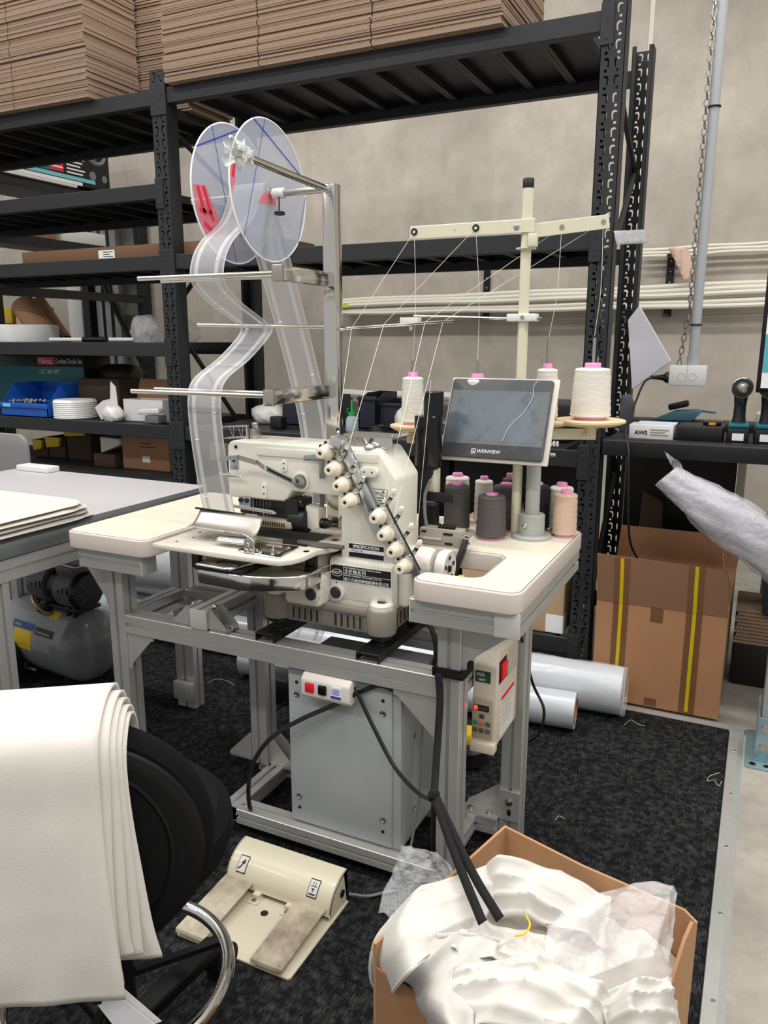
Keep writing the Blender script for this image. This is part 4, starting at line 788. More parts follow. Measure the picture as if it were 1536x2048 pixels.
# ------------------------------------------------------------------ tape stand
TT = thing('tape_stand', 'chrome square post with rods and reel holder behind the machine', 'stand', (-1.013, 1.80, 0.8112))
b = B(); b.box(-1.033, -0.996, 1.782, 1.818, 0.8112, 1.677); b.build('post', CHROME, TT, bev=0.003)
B().box(-1.06, -0.97, 1.75, 1.85, 0.8112, 0.818).build('foot_plate', CHROME, TT, bev=0.002)
b = B(); b.cyl((-1.013, 1.80, 1.661), (-1.013, 1.40, 1.672), 0.0085, n=18); b.turn([(0.011, 0), (0.011, 0.010)], (-1.013, 1.79, 1.66), (0, -1, 0), n=16); b.build('top_arm', CHROME, TT)
b = B(); b.cyl((-1.03, 1.80, 1.668), (-1.447, 1.80, 1.668), 0.0085, n=18); b.build('reel_rod', NICKEL, TT)
for z, y1, yr_ in ((1.449, 1.555, (1.566, 1.655)), (1.172, 1.505, (1.520, 1.60))):
    b = B(); b.box(-1.027, -1.003, y1, 1.785, z-0.017, z+0.017); b.build('side_bar', CHROME, TT, bev=0.002)
    B().box(-1.029, -1.001, y1-0.012, y1, z-0.019, z+0.019).build('bar_cap', NICKEL, TT, bev=0.003)
    for k, yy in enumerate((y1+0.015, y1+0.10)): B().cyl((-1.02, yy, z+0.002), (-1.445+0.0*k, yy, z+0.002), 0.0055, n=12).build('guide_rod', NICKEL, TT)
B().cyl((-1.03, 1.825, 1.333), (-1.47, 1.825, 1.342), 0.0055, n=12).build('guide_rod', NICKEL, TT)
b = B(); b.turn([(0.013, 0), (0.013, 0.030), (0.012, 0.032)], (-1.185, 1.80, 1.668), (1, 0, 0), n=18); col = b.build('stop_collar', WHITE_PL, TT)
b = B(); b.cyl((-1.166, 1.795, 1.66), (-1.160, 1.785, 1.625), 0.0022, n=8); b.turn([(0.008, 0), (0.014, 0.002), (0.014, 0.008), (0.009, 0.010)], (-1.159, 1.785, 1.612), n=9); b.build('thumb_knob', BLACK_PL, col)
b = B(); b.grid(lambda u, v: Vector((-1.013, 1.392+0.055*v, 1.672)) + (0.015+0.010*hz(u*6, v*5, 2)+0.007*math.sin(u*25)*math.sin(v*9)+0.01*(1-v))*Vector((math.cos(2*math.pi*u), 0, math.sin(2*math.pi*u))), 24, 10); b.build('plastic_wrap', mat('wrap_film', (222, 230, 226), 0.1, alpha=0.62, spec=1.0), TT)
RL = thing('tape_reel', 'translucent reel of two round discs with blue lines and red film', 'reel', (-1.255, 1.80, 1.50))
DISCM = mat('frosted_disc', (186, 192, 206), 0.35, alpha=0.5)
EDGE = mat('disc_edge', (242, 242, 240), 0.4)
RR = 0.172
for j, x in enumerate((-1.312, -1.197)):
    d = B().turn([(0.010, -0.0015), (RR, -0.0015), (RR, 0.0015), (0.010, 0.0015)], (x, 1.80, 1.674), (1, 0, 0), n=72, cap=False).build('disc', DISCM, RL)
    B().tube([Vector((x, 1.80+RR*math.cos(a), 1.674+RR*math.sin(a))) for a in [i*math.pi/36 for i in range(72)]], 0.0022, 6, closed=True).build('disc_rim', EDGE, d)
    def chord(a0, a1, w, mm=BLUE_PR, nm='blue_line'):
        P = [Vector((x+0.0022, 1.80+RR*math.cos(math.radians(a)), 1.674+RR*math.sin(math.radians(a)))) for a in (a0, a1)]; B().bar(P[0], P[1], w, 0.0006, (1, 0, 0)).build(nm, mm, d)
    if j == 0: chord(78, 148, 0.0032); chord(118, 270, 0.0014)
    else: chord(20, 112, 0.0032); chord(95, 225, 0.0014); chord(4, 318, 0.0014)
    if j == 0:
        b = B(); b.face(b.verts([(x+0.002, 1.80+yy, 1.674+zz) for yy, zz in ((-0.168, 0.002), (-0.115, 0.004), (-0.05, -0.10), (-0.115, -0.122), (-0.150, -0.08))])); b.build('red_film', mat('red_film', (240, 120, 130), 0.3, alpha=0.7), d)
        for (ya, za, yb_, zb) in ((-0.15, 0.0, -0.125, -0.065), (-0.128, 0.003, -0.092, -0.075), (-0.145, -0.055, -0.10, -0.058), (-0.13, -0.085, -0.10, -0.10)): B().bar((x+0.003, 1.80+ya, 1.674+za), (x+0.003, 1.80+yb_, 1.674+zb), 0.010, 0.0005, (1, 0, 0)).build('red_print', RED_PR, d)
    else:
        b = B(); b.face(b.verts([(x+0.002, 1.80+yy, 1.674+zz) for yy, zz in ((-0.170, 0.02), (-0.155, 0.065), (-0.142, 0.06), (-0.150, 0.0), (-0.165, -0.03))])); b.build('red_film', mat('red_film', (240, 120, 130), 0.3, alpha=0.7), d)
        B().bar((x+0.003, 1.80-0.160, 1.674+0.01), (x+0.003, 1.80-0.148, 1.674+0.058), 0.009, 0.0005, (1, 0, 0)).build('red_print', RED_PR, d)
        b = B(); b.face(b.verts([(x+0.002, 1.80+yy, 1.674+zz) for yy, zz in ((-0.02, 0.0), (0.03, 0.0), (0.025, -0.03), (-0.06, -0.035))])); b.build('red_film', mat('red_film', (240, 120, 130), 0.3, alpha=0.7), d)
B().turn([(0.024, -0.054), (0.024, 0.054)], (-1.2545, 1.80, 1.674), (1, 0, 0), n=28).build('tape_roll', mat('tape_white', (232, 232, 230), 0.5, alpha=0.75), RL)
# ------------------------------------------------------------------ sheer curtain tape
SHEER = mat('sheer_tape', (200, 200, 204), 0.6, alpha=0.5); BAND = mat('tape_band', (246, 246, 246), 0.55, alpha=0.72)
def ribbon(name, path, x0, x1, label, twist=0.0):
    T = thing(name, label, 'tape', (sum(p[0] for p in path)*0 + (x0+x1)/2, path[-1][0], path[-1][1]))
    P = spline([Vector((0, y, z)) for y, z in path], 8)
    n = len(P)
    def strip(f0, f1, m, nm, off):
        b = B(); rows = []
        for i, p in enumerate(P):
            d = (P[min(i+1, n-1)]-P[max(i-1, 0)]).normalized(); nn = Vector((0, -d.z, d.y)); tw = twist*i/n
            rows.append([b.bm.verts.new(Vector((x0+(x1-x0)*f+tw*0.0, p.y+tw*(f-0.5), p.z))+nn*off) for f in (f0, (f0+f1)/2, f1)])
        for r0, r1 in zip(rows, rows[1:]):
            for k in range(2): b.face([r0[k], r0[k+1], r1[k+1], r1[k]])
        return b.build(nm, m, T)
    strip(0, 1, SHEER, 'sheer_ground', 0)
    for f0, f1 in ((0.0, 0.035), (0.13, 0.24), (0.72, 0.83), (0.965, 1.0)):
        strip(f0, f1, BAND, 'woven_band', 0.0007); 
    strip(0.16, 0.18, BAND, 'cord', 0.0016); strip(0.78, 0.80, BAND, 'cord', 0.0016)
    stm = mat('stitch_white', (252, 252, 252), 0.5)
    for i in range(6, n-1, 6):
        for f in ((0.15 if (i//6) % 2 else 0.74),):
            p = P[i]; B().bar((x0+(x1-x0)*f, p.y, p.z), (x0+(x1-x0)*(f+0.10), p.y, p.z), 0.0022, 0.0022).build('stitch', stm, T)
    return T
ribbon('curtain_tape', [(1.775, 1.675), (1.73, 1.60), (1.648, 1.543), (1.608, 1.492), (1.604, 1.438), (1.668, 1.393), (1.775, 1.347), (1.798, 1.321), (1.70, 1.256), (1.594, 1.206), (1.567, 1.16), (1.568, 1.08), (1.583, 0.97), (1.600, 0.885), (1.612, 0.850)], -1.306, -1.203, 'sheer white curtain tape weaving in front of the rods down to the needles')
ribbon('curtain_tape', [(1.828, 1.674), (1.875, 1.56), (1.95, 1.40), (2.04, 1.20), (2.10, 1.03), (2.13, 0.80), (2.12, 0.62), (2.06, 0.42), (2.02, 0.36)], -1.31, -1.20, 'sheer white curtain tape hanging straight behind the chrome post')
# ------------------------------------------------------------------ threads
THR = mat('white_filament', (236, 234, 228), 0.5)
def thread(P, label, r=0.0006):
    tag(B().tube(P, r, 5).build('thread', THR), label, 'thread', 'sewing threads led through the stand')
bars = [at(703, 657, y=1.806), at(768, 648, y=1.822), at(850, 644, y=1.845), at(886, 643, y=1.855)]
ends = [Vector((-0.86, 1.53, 1.07)), Vector((-0.84, 1.53, 1.03)), Vector((-0.74, 1.53, 0.95)), Vector((-0.72, 1.53, 0.90))]
for p, q, e, s in zip(EYE+EYR, bars, ends, ('leftmost eyelet of the stand', 'second eyelet from the left', 'inner eyelet of the right arm', 'outer eyelet of the right arm')):
    thread([p, q], 'taut white thread sloping from the %s to the chrome bar' % s)
for i, (p, (x, y, z, r)) in enumerate(zip(EYE+EYR, SP)):
    s = ('leftmost cone', 'cone behind the screen', 'cone at the right screen corner', 'big right cone')[i]
    thread(spline([p, p.lerp(Vector((x, y, z+0.17)), 0.5)+Vector((0.006, 0, 0)), Vector((x, y, z+0.175 if i < 2 else z+0.21))], 5), 'thin white thread rising from the %s to its eyelet' % s)
for q, e, s in zip(bars, ends, ('left end', 'second point', 'middle', 'right end')):
    thread([q, e], 'white thread dropping from the %s of the chrome bar to the tension knobs' % s)
for (a, c, s) in ((at(862, 760, y=1.70), at(832, 1088, y=1.70), 'beside the black lamp'),): thread([a, c], 'white thread hanging down %s' % s)
for k in (0, 1): thread([at(607, 1147+k*10, y=1.495), at(668, 1128+k*14, y=1.546)], ('upper' if k == 0 else 'lower')+' white thread stretched from the wire guide to the maker plate')
# ------------------------------------------------------------------ flattened cartons on the top shelf
def carton_mesh(L_, D, slots, t=0.0065):
    b = B(); xs = [0]+[s for q in slots for s in (q-0.003, q+0.003)]+[L_]
    for i in range(0, len(xs), 2):
        b.box(xs[i], xs[i+1], 0, 0.11, 0, t*0.46); b.box(xs[i], xs[i+1], 0, 0.11, t*0.5, t*0.96)
    b.box(0, L_, 0.11, D, 0, t*0.46); b.box(0, L_, 0.11, D, t*0.5, t*0.96)
    return b.mesh('flattened_carton', CARD_EDGE)
def stack(me, n, loc, pitch, jx, label, group, rz=0.0):
    for k in range(n):
        o = link('flattened_carton', me, None, Vector(loc)+Vector((R.uniform(-jx, jx), R.uniform(-0.003, 0.003)+(0.006 if (k % 9) == 4 else 0), k*pitch)), (0, 0, rz+R.uniform(-0.002, 0.002)))
        tag(o, label, 'carton', group)
stack(carton_mesh(1.0, 0.32, (0.545,), 0.0078), 62, (-3.762, 2.765, 2.332), 0.0088, 0.004, 'flattened brown carton in the left stack on the top shelf', 'flattened cartons in the left top stack')
stack(carton_mesh(0.46, 0.33, (), 0.0085), 52, (-2.955, 3.10, 2.332), 0.0112, 0.010, 'flattened carton in the loose rear pile between the two top stacks', 'flattened cartons in the loose rear pile', 0.03)
stack(carton_mesh(1.435, 0.52, (0.465, 0.95), 0.0072), 46, (-2.337, 2.765, 2.332), 0.0078, 0.005, 'flattened brown carton in the long right stack on the top shelf', 'flattened cartons in the right top stack')
# ------------------------------------------------------------------ perpendicular rack in the far left corner
XC = -4.40
R2 = thing('corner_rack', 'dark steel rack standing end-on in the far left corner', 'rack', (XC, 3.6, 0))
for z in (0.5, 1.1, 1.64, 1.965, 2.325):
    b = B(); b.prism([(XC-0.05, z-0.06), (XC-0.05, z), (XC-0.03, z), (XC-0.03, z-0.02), (XC, z-0.02), (XC, z-0.06)], 'y', 2.0, 4.83); b.build('beam', STEEL_BLK, R2)
    B().box(XC-0.6, XC-0.05, 2.0, 4.83, z-0.02, z-0.005).build('deck', STEEL_BLK, R2)
o = link('post', PM[2.36], R2, (XC+0.002, 4.83, 0)); o.rotation_euler = (0, 0, math.pi/2)
o = link('post', PM[2.36], R2, (XC-0.58, 4.83, 0)); o.rotation_euler = (0, 0, math.pi/2)
B().bar((XC-0.02, 4.845, 1.0), (XC-0.55, 4.845, 1.95), 0.025, 0.025).build('brace', STEEL_BLK, R2)
# printed tool carton on its top level
PB = thing('printed_tool_carton', 'large printed saw carton in teal, red and black on the corner rack', 'carton', (XC-0.05, 4.0, 2.345))
xf = XC-0.008
B().box(xf-0.45, xf, 3.35, 4.56, 2.345, 2.735).build('body', BLACK_PR, PB, bev=0.002)
def side(y0, y1, z0, z1, m, nm, d=0.0006): return B().box(xf, xf+d, y0, y1, z0, z1).build(nm, m, PB)
side(3.35, 4.02, 2.405, 2.734, TEAL, 'teal_panel'); side(3.35, 4.42, 2.375, 2.399, mat('pale_teal', (120, 200, 210), 0.5), 'pale_stripe'); side(3.35, 4.3, 2.346, 2.369, WHITE_PR, 'white_band')
side(4.02, 4.14, 2.41, 2.734, RED_PR, 'red_panel', 0.0009)
for i in range(5): side(4.17, 4.33-0.02*(i % 3), 2.51-i*0.024, 2.52-i*0.024, WHITE_PR, 'text_line', 0.0009)
lettering('255mm (10")', 0.034, (xf+0.001, 4.165, 2.575), (0, 1, 0), (0, 0, 1), WHITE_PR, PB); lettering('COMPOUND SAW', 0.034, (xf+0.001, 4.165, 2.54), (0, 1, 0), (0, 0, 1), WHITE_PR, PB); lettering('Makita', 0.17, (xf+0.0012, 4.135, 2.425), (0, 0, 1), (0, -1, 0), WHITE_PR, PB, xs=0.6)
PIC = mat('print_grey', (120, 124, 130), 0.5); side(3.80, 3.96, 2.435, 2.575, mat('print_pale', (150, 180, 178), 0.5), 'product_inset', 0.0009)
b = B(); b.tube([Vector((xf+0.001, 4.44+0.075*math.cos(a), 2.575+0.06*math.sin(a))) for a in [i*math.pi/10 for i in range(20)]], 0.016, 5, closed=True); b.turn([(0.030, 0), (0.030, 0.0008)], (xf, 4.40, 2.43), (1, 0, 0), n=20); b.turn([(0.024, 0), (0.024, 0.0008)], (xf, 4.51, 2.425), (1, 0, 0), n=20); b.build('tool_picture', PIC, PB)
tag(B().box(XC-0.42, XC-0.005, 3.35, 4.25, 2.326, 2.344).build('flat_white_box', WHITE_PL, None, bev=0.002), 'flat white box lying under the printed saw carton', 'box')
tag(B().box(XC-0.4, XC-0.03, 3.5, 4.05, 1.967, 2.13).build('small_carton', CARD, None, bev=0.003), 'plain brown carton at the left on the corner rack middle level', 'carton')
tag(B().box(XC-0.4, XC-0.03, 4.1, 4.5, 1.967, 2.05).build('paper_stack', WHITE_PL, None, bev=0.003), 'pale stack of paper on the corner rack middle level', 'paper')
# upright stock leaning in the corner
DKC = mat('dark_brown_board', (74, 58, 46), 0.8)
GALV = mat('galvanised', (168, 170, 170), 0.4, 0.6, noise=0.1, nscale=12)
for k, (px, w) in enumerate(((203, 0.05), (220, 0.045), (238, 0.05))):
    p = at(px, 600, y=4.90); w *= 1.25; b = B(); b.prism([(p.x-w/2, 4.87), (p.x+w/2, 4.87), (p.x+w/2, 4.92), (p.x+w/2-0.004, 4.92), (p.x+w/2-0.004, 4.875), (p.x-w/2+0.004, 4.875), (p.x-w/2+0.004, 4.92), (p.x-w/2, 4.92)], 'z', 0, 2.15+0.02*k)
    tag(b.build('metal_track', GALV), 'galvanised steel track upright at the wall, %s of three' % ('leftmost', 'middle', 'rightmost')[k], 'track', 'upright metal tracks')
p = at(152, 640, y=4.92); tag(B().prism([(p.x-0.08, 4.92), (p.x+0.08, 4.915), (p.x+0.08, 4.94), (p.x-0.08, 4.945)], 'z', 0, 1.95).build('white_board', WHITE_PL, None, bev=0.003), 'upright white board standing in the far left corner', 'board')
for k, (px0, px1) in enumerate(((5, 28), (82, 105))):
    a, c = at(px0, 632, y=4.3), at(px1, 632, y=4.3)
    tag(B().box(a.x, c.x, 4.28, 4.32, a.z-0.06, a.z+0.06).build('yellow_bracket', YELLOW_PR, None, bev=0.006), 'yellow bracket in the corner %s the cardboard tubes' % ('left of' if k == 0 else 'right of'), 'bracket', 'yellow brackets')
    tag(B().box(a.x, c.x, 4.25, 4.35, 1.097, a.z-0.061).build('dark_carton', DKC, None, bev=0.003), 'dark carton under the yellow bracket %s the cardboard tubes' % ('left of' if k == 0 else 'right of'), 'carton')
# ------------------------------------------------------------------ things on the left bay shelves
CT = mat('cardboard_tube', (176, 134, 104), 0.75)
def ctube(p0, p1, r, label):
    b = B(); p0, p1 = Vector(p0), Vector(p1); ax = (p1-p0).normalized(); L_ = (p1-p0).length
    b.turn([(r, 0), (r, L_), (r-0.006, L_), (r-0.006, 0)], p0, ax, n=24, cap=False); A = None
    tag(b.build('cardboard_tube', CT), label, 'tube', 'cardboard tubes')
ctube((-3.50, 3.10, 1.292), at(46, 610, y=3.12), 0.066, 'wide cardboard tube leaning on the shelf')
ctube((-3.62, 3.30, 1.292), at(75, 606, y=3.32), 0.050, 'cardboard tube leaning behind the wide one')
p = at(38, 678, y=2.93); b = B(); b.turn([(0.02, 0), (0.165, 0), (0.167, 0.004), (0.167, 0.085), (0.16, 0.088), (0.02, 0.088)], (p.x-0.02, 2.99, 1.2905), n=36); tag(b.build('webbing_roll', mat('webbing', (222, 222, 220), 0.7, noise=0.12, nscale=60, stretch=(0.3, 0.3, 4))), 'wide white roll of webbing at the left end of the shelf', 'roll')
rod = B(); a, c = at(100, 676, y=2.90), at(262, 678, y=2.98); tag(B().cyl((a.x, 2.9, 1.303), (c.x, 3.0, 1.303), 0.010, n=12).build('white_rod', WHITE_PL), 'slim white rod lying along the upper shelf', 'rod')
b = B()
for k in range(14): b.turn([(0.013, 0), (0.010, 0.004), (0.013, 0.008)], (a.x+0.27+0.011*k, 2.86, 1.304), (1, 0, 0), n=12)
tag(b.build('spiral_conduit', BLACK_PL), 'short black ribbed conduit on the upper shelf', 'conduit')
def bag(name, label, c, sx, sy, sz, m, seed, cat='bag', n=22):
    b = B(); c = Vector(c)
    def f(u, v):
        th, ph = 2*math.pi*u, math.pi*v*0.98+0.01
        d = Vector((math.cos(th)*math.sin(ph), math.sin(th)*math.sin(ph), math.cos(ph)))
        r = 1+0.13*hz(d.x*1.6+seed, d.y*1.6, d.z*2)+0.03*math.sin(th*7+seed+5*d.z)+0.015*math.sin(ph*11+th*4)
        q = Vector((d.x*sx, d.y*sy, max(d.z*sz, -sz*0.72)))*1.0
        return c + Vector((q.x*r, q.y*r, (q.z*r if d.z > -0.6 else -sz*0.72) + sz*0.72))
    b.grid(f, n*2, n, closeu=True)
    return tag(b.build(name, m, ang=60), label, cat)
BAGM = mat('clear_bag', (228, 230, 232), 0.1, alpha=0.36, spec=1.0, bump=1.0, bscale=50); WBAG = mat('white_bag', (224, 222, 216), 0.35, bump=0.3, bscale=60)
p = at(300, 672, y=2.98); bag('plastic_bag', 'small clear crumpled bag on the upper shelf beside the post', (p.x-0.03, 2.98, 1.2905), 0.075, 0.06, 0.075, BAGM, 1)
p = at(345, 672, y=3.05); bag('plastic_bag', 'clear crumpled bag on the upper shelf half behind the post', (-2.60, 3.12, 1.2905), 0.08, 0.06, 0.06, BAGM, 5)
# saw carton on the lower shelf
SC_ = thing('saw_carton', 'teal and black printed circular saw carton behind the blue bin', 'carton', (-3.2, 3.2, 0.916))
mx0, mx1, my = -3.375, -3.205, 2.985
a, c = at(12, 712, y=3.2), at(166, 716, y=3.2)
mx0, mx1, my = a.x-0.1, c.x, 3.2
B().box(mx0, mx1, my, my+0.2, 0.916, 1.215).build('body', BLACK_PR, SC_, bev=0.002)
B().box(mx0, mx1, my-0.0008, my, 0.916, 1.155).build('teal_panel', TEAL, SC_)
rx = at(75, 720, y=3.2).x; B().box(max(rx, mx0), max(rx, mx0)+0.135, my-0.0012, my, 1.165, 1.208).build('red_panel', RED_PR, SC_)
lettering('Makita', 0.042, (max(rx, mx0)+0.006, my-0.0015, 1.172), (1, 0, 0), (0, 0, 1), WHITE_PR, SC_, xs=0.95)
lettering('Cordless Circular Saw', 0.036, (max(rx, mx0)+0.142, my-0.001, 1.174), (1, 0, 0), (0, 0, 1), WHITE_PR, SC_, xs=0.62); lettering('LXT 18V XPT', 0.034, (max(rx, mx0)+0.01, my-0.0015, 1.115), (1, 0, 0), (0, 0, 1), WHITE_PR, SC_, xs=0.8)
# blue bin
BL = mat('blue_plastic', (20, 84, 176), 0.4)
bx, by, bz, bw, bd, bh = -3.60, 2.83, 0.9155, 0.34, 0.27, 0.165
BN = thing('storage_bin', 'blue open-fronted plastic storage bin on the shelf', 'bin', (bx+bw/2, by+bd/2, bz))
b = B(); t = 0.004
b.box(bx, bx+bw, by, by+bd, bz, bz+t); b.box(bx, bx+bw, by+bd-t, by+bd, bz, bz+bh); b.prism([(bx, bz), (bx+bw, bz), (bx+bw, bz+0.055), (bx, bz+0.055)], 'y', by, by+t)
for x in (bx, bx+bw-t): b.prism([(by, bz), (by+bd, bz), (by+bd, bz+bh), (by+0.10, bz+bh), (by, bz+0.055)], 'x', x, x+t)
b.build('body', BL, BN)
b = B(); b.box(bx-0.006, bx+bw+0.006, by-0.010, by+0.002, bz+0.043, bz+0.070); b.build('front_lip', BL, BN, bev=0.004)
B().box(bx+0.03, bx+0.085, by-0.0112, by-0.0098, bz+0.048, bz+0.064).build('label_card', mat('label_teal', (130, 206, 220), 0.5), BN)
tag(B().grid(lambda u, v: Vector((bx+0.02+0.17*u, by+0.03+0.12*v, bz+0.055+0.022*abs(hz(u*9, v*8))+0.01)), 20, 16).build('metal_fittings', mat('small_fittings', (200, 202, 200), 0.3, 0.4), None), 'small silver fittings heaped inside the blue bin', 'fittings')['kind'] = 'stuff'
# white webbing coil
p = at(136, 829, y=2.86); b = B(); Pf = [(0.02, 0.0), (0.104, 0.0)]
for k in range(9): Pf += [(0.108, 0.004+k*0.0095), (0.105, 0.008+k*0.0095)]
b.turn(Pf+[(0.10, 0.092), (0.03, 0.094), (0.02, 0.09)], (p.x, 2.912, 0.9155), n=36); tag(b.build('webbing_coil', mat('white_cord', (226, 226, 224), 0.6)), 'round coil of white webbing on the shelf next to the blue bin', 'coil')
# dark open carton, white cartons
def carton(name, label, x0, x1, y0, y1, z0, z1, m, flaps=(), cat='carton', t=0.004, group=None, fm=None):
    T = thing(name, label, cat, ((x0+x1)/2, (y0+y1)/2, z0), 0, group)
    b = B(); b.box(x0, x1, y0, y1, z0, z0+t); b.box(x0, x1, y0, y0+t, z0+t, z1); b.box(x0, x1, y1-t, y1, z0+t, z1); b.box(x0, x0+t, y0+t, y1-t, z0+t, z1); b.box(x1-t, x1, y0+t, y1-t, z0+t, z1)
    b.build('body', m, T)
    for (A, C_, D_, E_) in flaps:
        v = [Vector(q) for q in (A, C_, D_, E_)]; n = (v[1]-v[0]).cross(v[2]-v[0]).normalized()*t/2
        b = B(); P1 = b.verts([q+n for q in v]); P2 = b.verts([q-n for q in v]); b.skin(P1, P2); b.face(P1); b.face(P2[::-1]); b.build('flap', (fm or {}).get(len([c for c in T.children if c.name.startswith('flap')]), m), T)
    return T
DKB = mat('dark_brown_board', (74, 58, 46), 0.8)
x0, x1 = at(140, 790, y=3.0).x, at(230, 790, y=3.0).x
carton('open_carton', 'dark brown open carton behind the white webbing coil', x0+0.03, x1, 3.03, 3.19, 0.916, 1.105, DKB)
WCB = mat('white_board_card', (222, 220, 222), 0.6)
xa, xb = at(247, 810, y=2.90).x, at(325, 810, y=2.90).x
carton('open_carton', 'small white carton with raised tan flap on the shelf', xa, xb, 2.90, 3.02, 0.916, 1.02, WCB, [((xa-0.02, 3.02, 1.02), (xb-0.01, 3.02, 1.02), (xb-0.03, 3.06, 1.11), (xa-0.03, 3.06, 1.11))], fm={0: CARD})
tag(B().prism([(xa-0.165, 0.975), (xa-0.13, 0.917), (xa-0.01, 0.925), (xa-0.02, 1.08), (xa-0.05, 1.105), (xa-0.06, 1.02), (xa-0.11, 1.01)], 'y', 2.875, 2.879).build('loose_flap_card', WCB), 'torn white card leaning against the small white carton', 'card')
bag('bagged_parts', 'white bag of parts lying before the white carton', (xa-0.03, 2.855, 0.9165), 0.062, 0.035, 0.045, WBAG, 3, n=16)
tag(B().prism([(xb-0.10, 0.955), (xb+0.03, 0.965), (xb+0.03, 0.99), (xb-0.07, 0.985), (xb-0.11, 0.97)], 'y', 2.835, 2.875).build('white_tray', WHITE_PL, None, bev=0.006), 'long white tray lying before the white carton beside the post', 'tray')
tag(B().box(xb-0.06, xb+0.02, 2.84, 2.90, 0.9165, 0.953).build('grey_block', mat('grey_block', (110, 110, 112), 0.5), None, bev=0.003), 'grey block under the long white tray', 'block')
tag(B().box(mx1+0.012, at(262, 742, y=3.3).x, 3.27, 3.42, 1.04, 1.17).build('leather_bag', mat('dark_leather', (46, 36, 34), 0.45, bump=0.3, bscale=30), None, bev=0.05, seg=4), 'dark brown bag lying behind the open carton', 'bag')
tag(B().box(mx1+0.012, at(262, 742, y=3.3).x, 3.28, 3.42, 0.9165, 1.039).build('storage_case', BLACK_PL, None, bev=0.01), 'black storage case under the dark brown bag', 'case')
# lower level cartons
LWZ = 0.66
B().box(XP[0]+0.078, XP[1], YR+0.05, YB-0.04, LWZ-0.02, LWZ).build('deck', STEEL_BLK, rack)
x0, x1 = at(243, 880, y=2.98).x, at(336, 880, y=2.98).x
o = thing('brown_carton', 'brown shipping carton with printed label on the dark lower level', 'carton', ((x0+x1)/2, 3.1, LWZ))
B().box(x0, x1, 2.98, 3.3, LWZ+0.001, 0.842).build('body', CARD, o, bev=0.003); B().box((x0+x1)/2-0.02, (x0+x1)/2+0.03, 2.979, 2.981, 0.70, 0.73).build('label', WHITE_PR, o)
for i in range(2): B().box((x0+x1)/2-0.03, (x0+x1)/2+0.07-0.03*i, 2.979, 2.981, 0.775+0.018*i, 0.780+0.018*i).build('print_line', BLACK_PR, o)
x0, x1 = at(155, 880, y=3.0).x, at(236, 880, y=3.0).x
tag(B().prism([(at(200, 880, y=2.97).x, 0.73), (at(238, 880, y=2.97).x, 0.78), (at(238, 880, y=2.97).x, 0.81), (at(200, 880, y=2.97).x, 0.815)], 'y', 2.97, 3.1).build('white_package', WHITE_PL, None, bev=0.004), 'white package lying between cartons on the dark lower level', 'package')
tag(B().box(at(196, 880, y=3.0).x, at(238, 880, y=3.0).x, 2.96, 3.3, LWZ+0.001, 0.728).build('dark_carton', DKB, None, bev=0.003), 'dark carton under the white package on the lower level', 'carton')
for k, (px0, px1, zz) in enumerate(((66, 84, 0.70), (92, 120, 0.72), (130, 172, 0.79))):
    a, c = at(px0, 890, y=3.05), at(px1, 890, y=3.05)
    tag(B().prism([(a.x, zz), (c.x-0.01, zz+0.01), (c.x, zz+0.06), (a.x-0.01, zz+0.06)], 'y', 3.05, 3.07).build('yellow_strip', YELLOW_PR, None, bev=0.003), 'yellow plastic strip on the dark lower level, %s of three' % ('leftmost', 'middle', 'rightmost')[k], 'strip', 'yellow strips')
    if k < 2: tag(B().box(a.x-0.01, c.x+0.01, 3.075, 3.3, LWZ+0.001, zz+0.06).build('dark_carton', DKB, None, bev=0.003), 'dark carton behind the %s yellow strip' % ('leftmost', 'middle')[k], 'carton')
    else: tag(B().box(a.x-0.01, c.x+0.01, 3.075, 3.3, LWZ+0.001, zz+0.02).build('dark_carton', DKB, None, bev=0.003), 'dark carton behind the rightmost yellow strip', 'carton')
# long flat carton on the middle level
x0, x1 = at(54, 515, y=2.9).x, at(700, 480, y=2.9).x
o = thing('long_flat_carton', 'long flat brown carton with white label on the middle level', 'carton', ((x0+XP[1])/2, 3.0, 1.667))
B().box(max(x0, XP[0]+0.08), XP[1]+0.55, 2.87, 3.2, 1.667, 1.725).build('body', mat('dull_cardboard', (120, 88, 66), 0.8), o, bev=0.003); lx = at(197, 505, y=2.87).x
B().box(lx, lx+0.10, 2.8688, 2.8702, 1.672, 1.71).build('label', WHITE_PR, o)
for i in range(3): B().box(lx+0.03, lx+0.09-0.02*(i % 2), 2.868, 2.869, 1.68+0.01*i, 1.683+0.01*i).build('text_line', BLACK_PR, o)
# ------------------------------------------------------------------ things on the right bay shelf behind the machine
NAVY = mat('navy_plastic', (34, 36, 50), 0.45)
def openbin(label, x0, x1, y0, y1, z0, z1, m=NAVY):
    T = thing('parts_bin', label, 'bin', ((x0+x1)/2, (y0+y1)/2, z0), 0, 'dark bins behind the machine'); t = 0.004
    b = B(); b.box(x0, x1, y0, y1, z0, z0+t); b.box(x0, x1, y0, y0+t, z0, z0+(z1-z0)*0.85); b.box(x0, x1, y1-t, y1, z0, z1)
    for x in (x0, x1-t): b.prism([(y0, z0), (y1, z0), (y1, z1), (y0+(y1-y0)*0.4, z1), (y0, z0+(z1-z0)*0.8)], 'x', x, x+t)
    b.build('body', m, T); B().box(x0-0.005, x1+0.005, y0-0.008, y0+0.003, z0+(z1-z0)*0.8, z0+(z1-z0)*0.92).build('lip', m, T, bev=0.003)
ZS = 0.9155
a, c = at(565, 800, y=3.1), at(655, 800, y=3.1); openbin('dark navy bin left of the chrome post', a.x, c.x, 3.1, 3.32, ZS, 1.05)
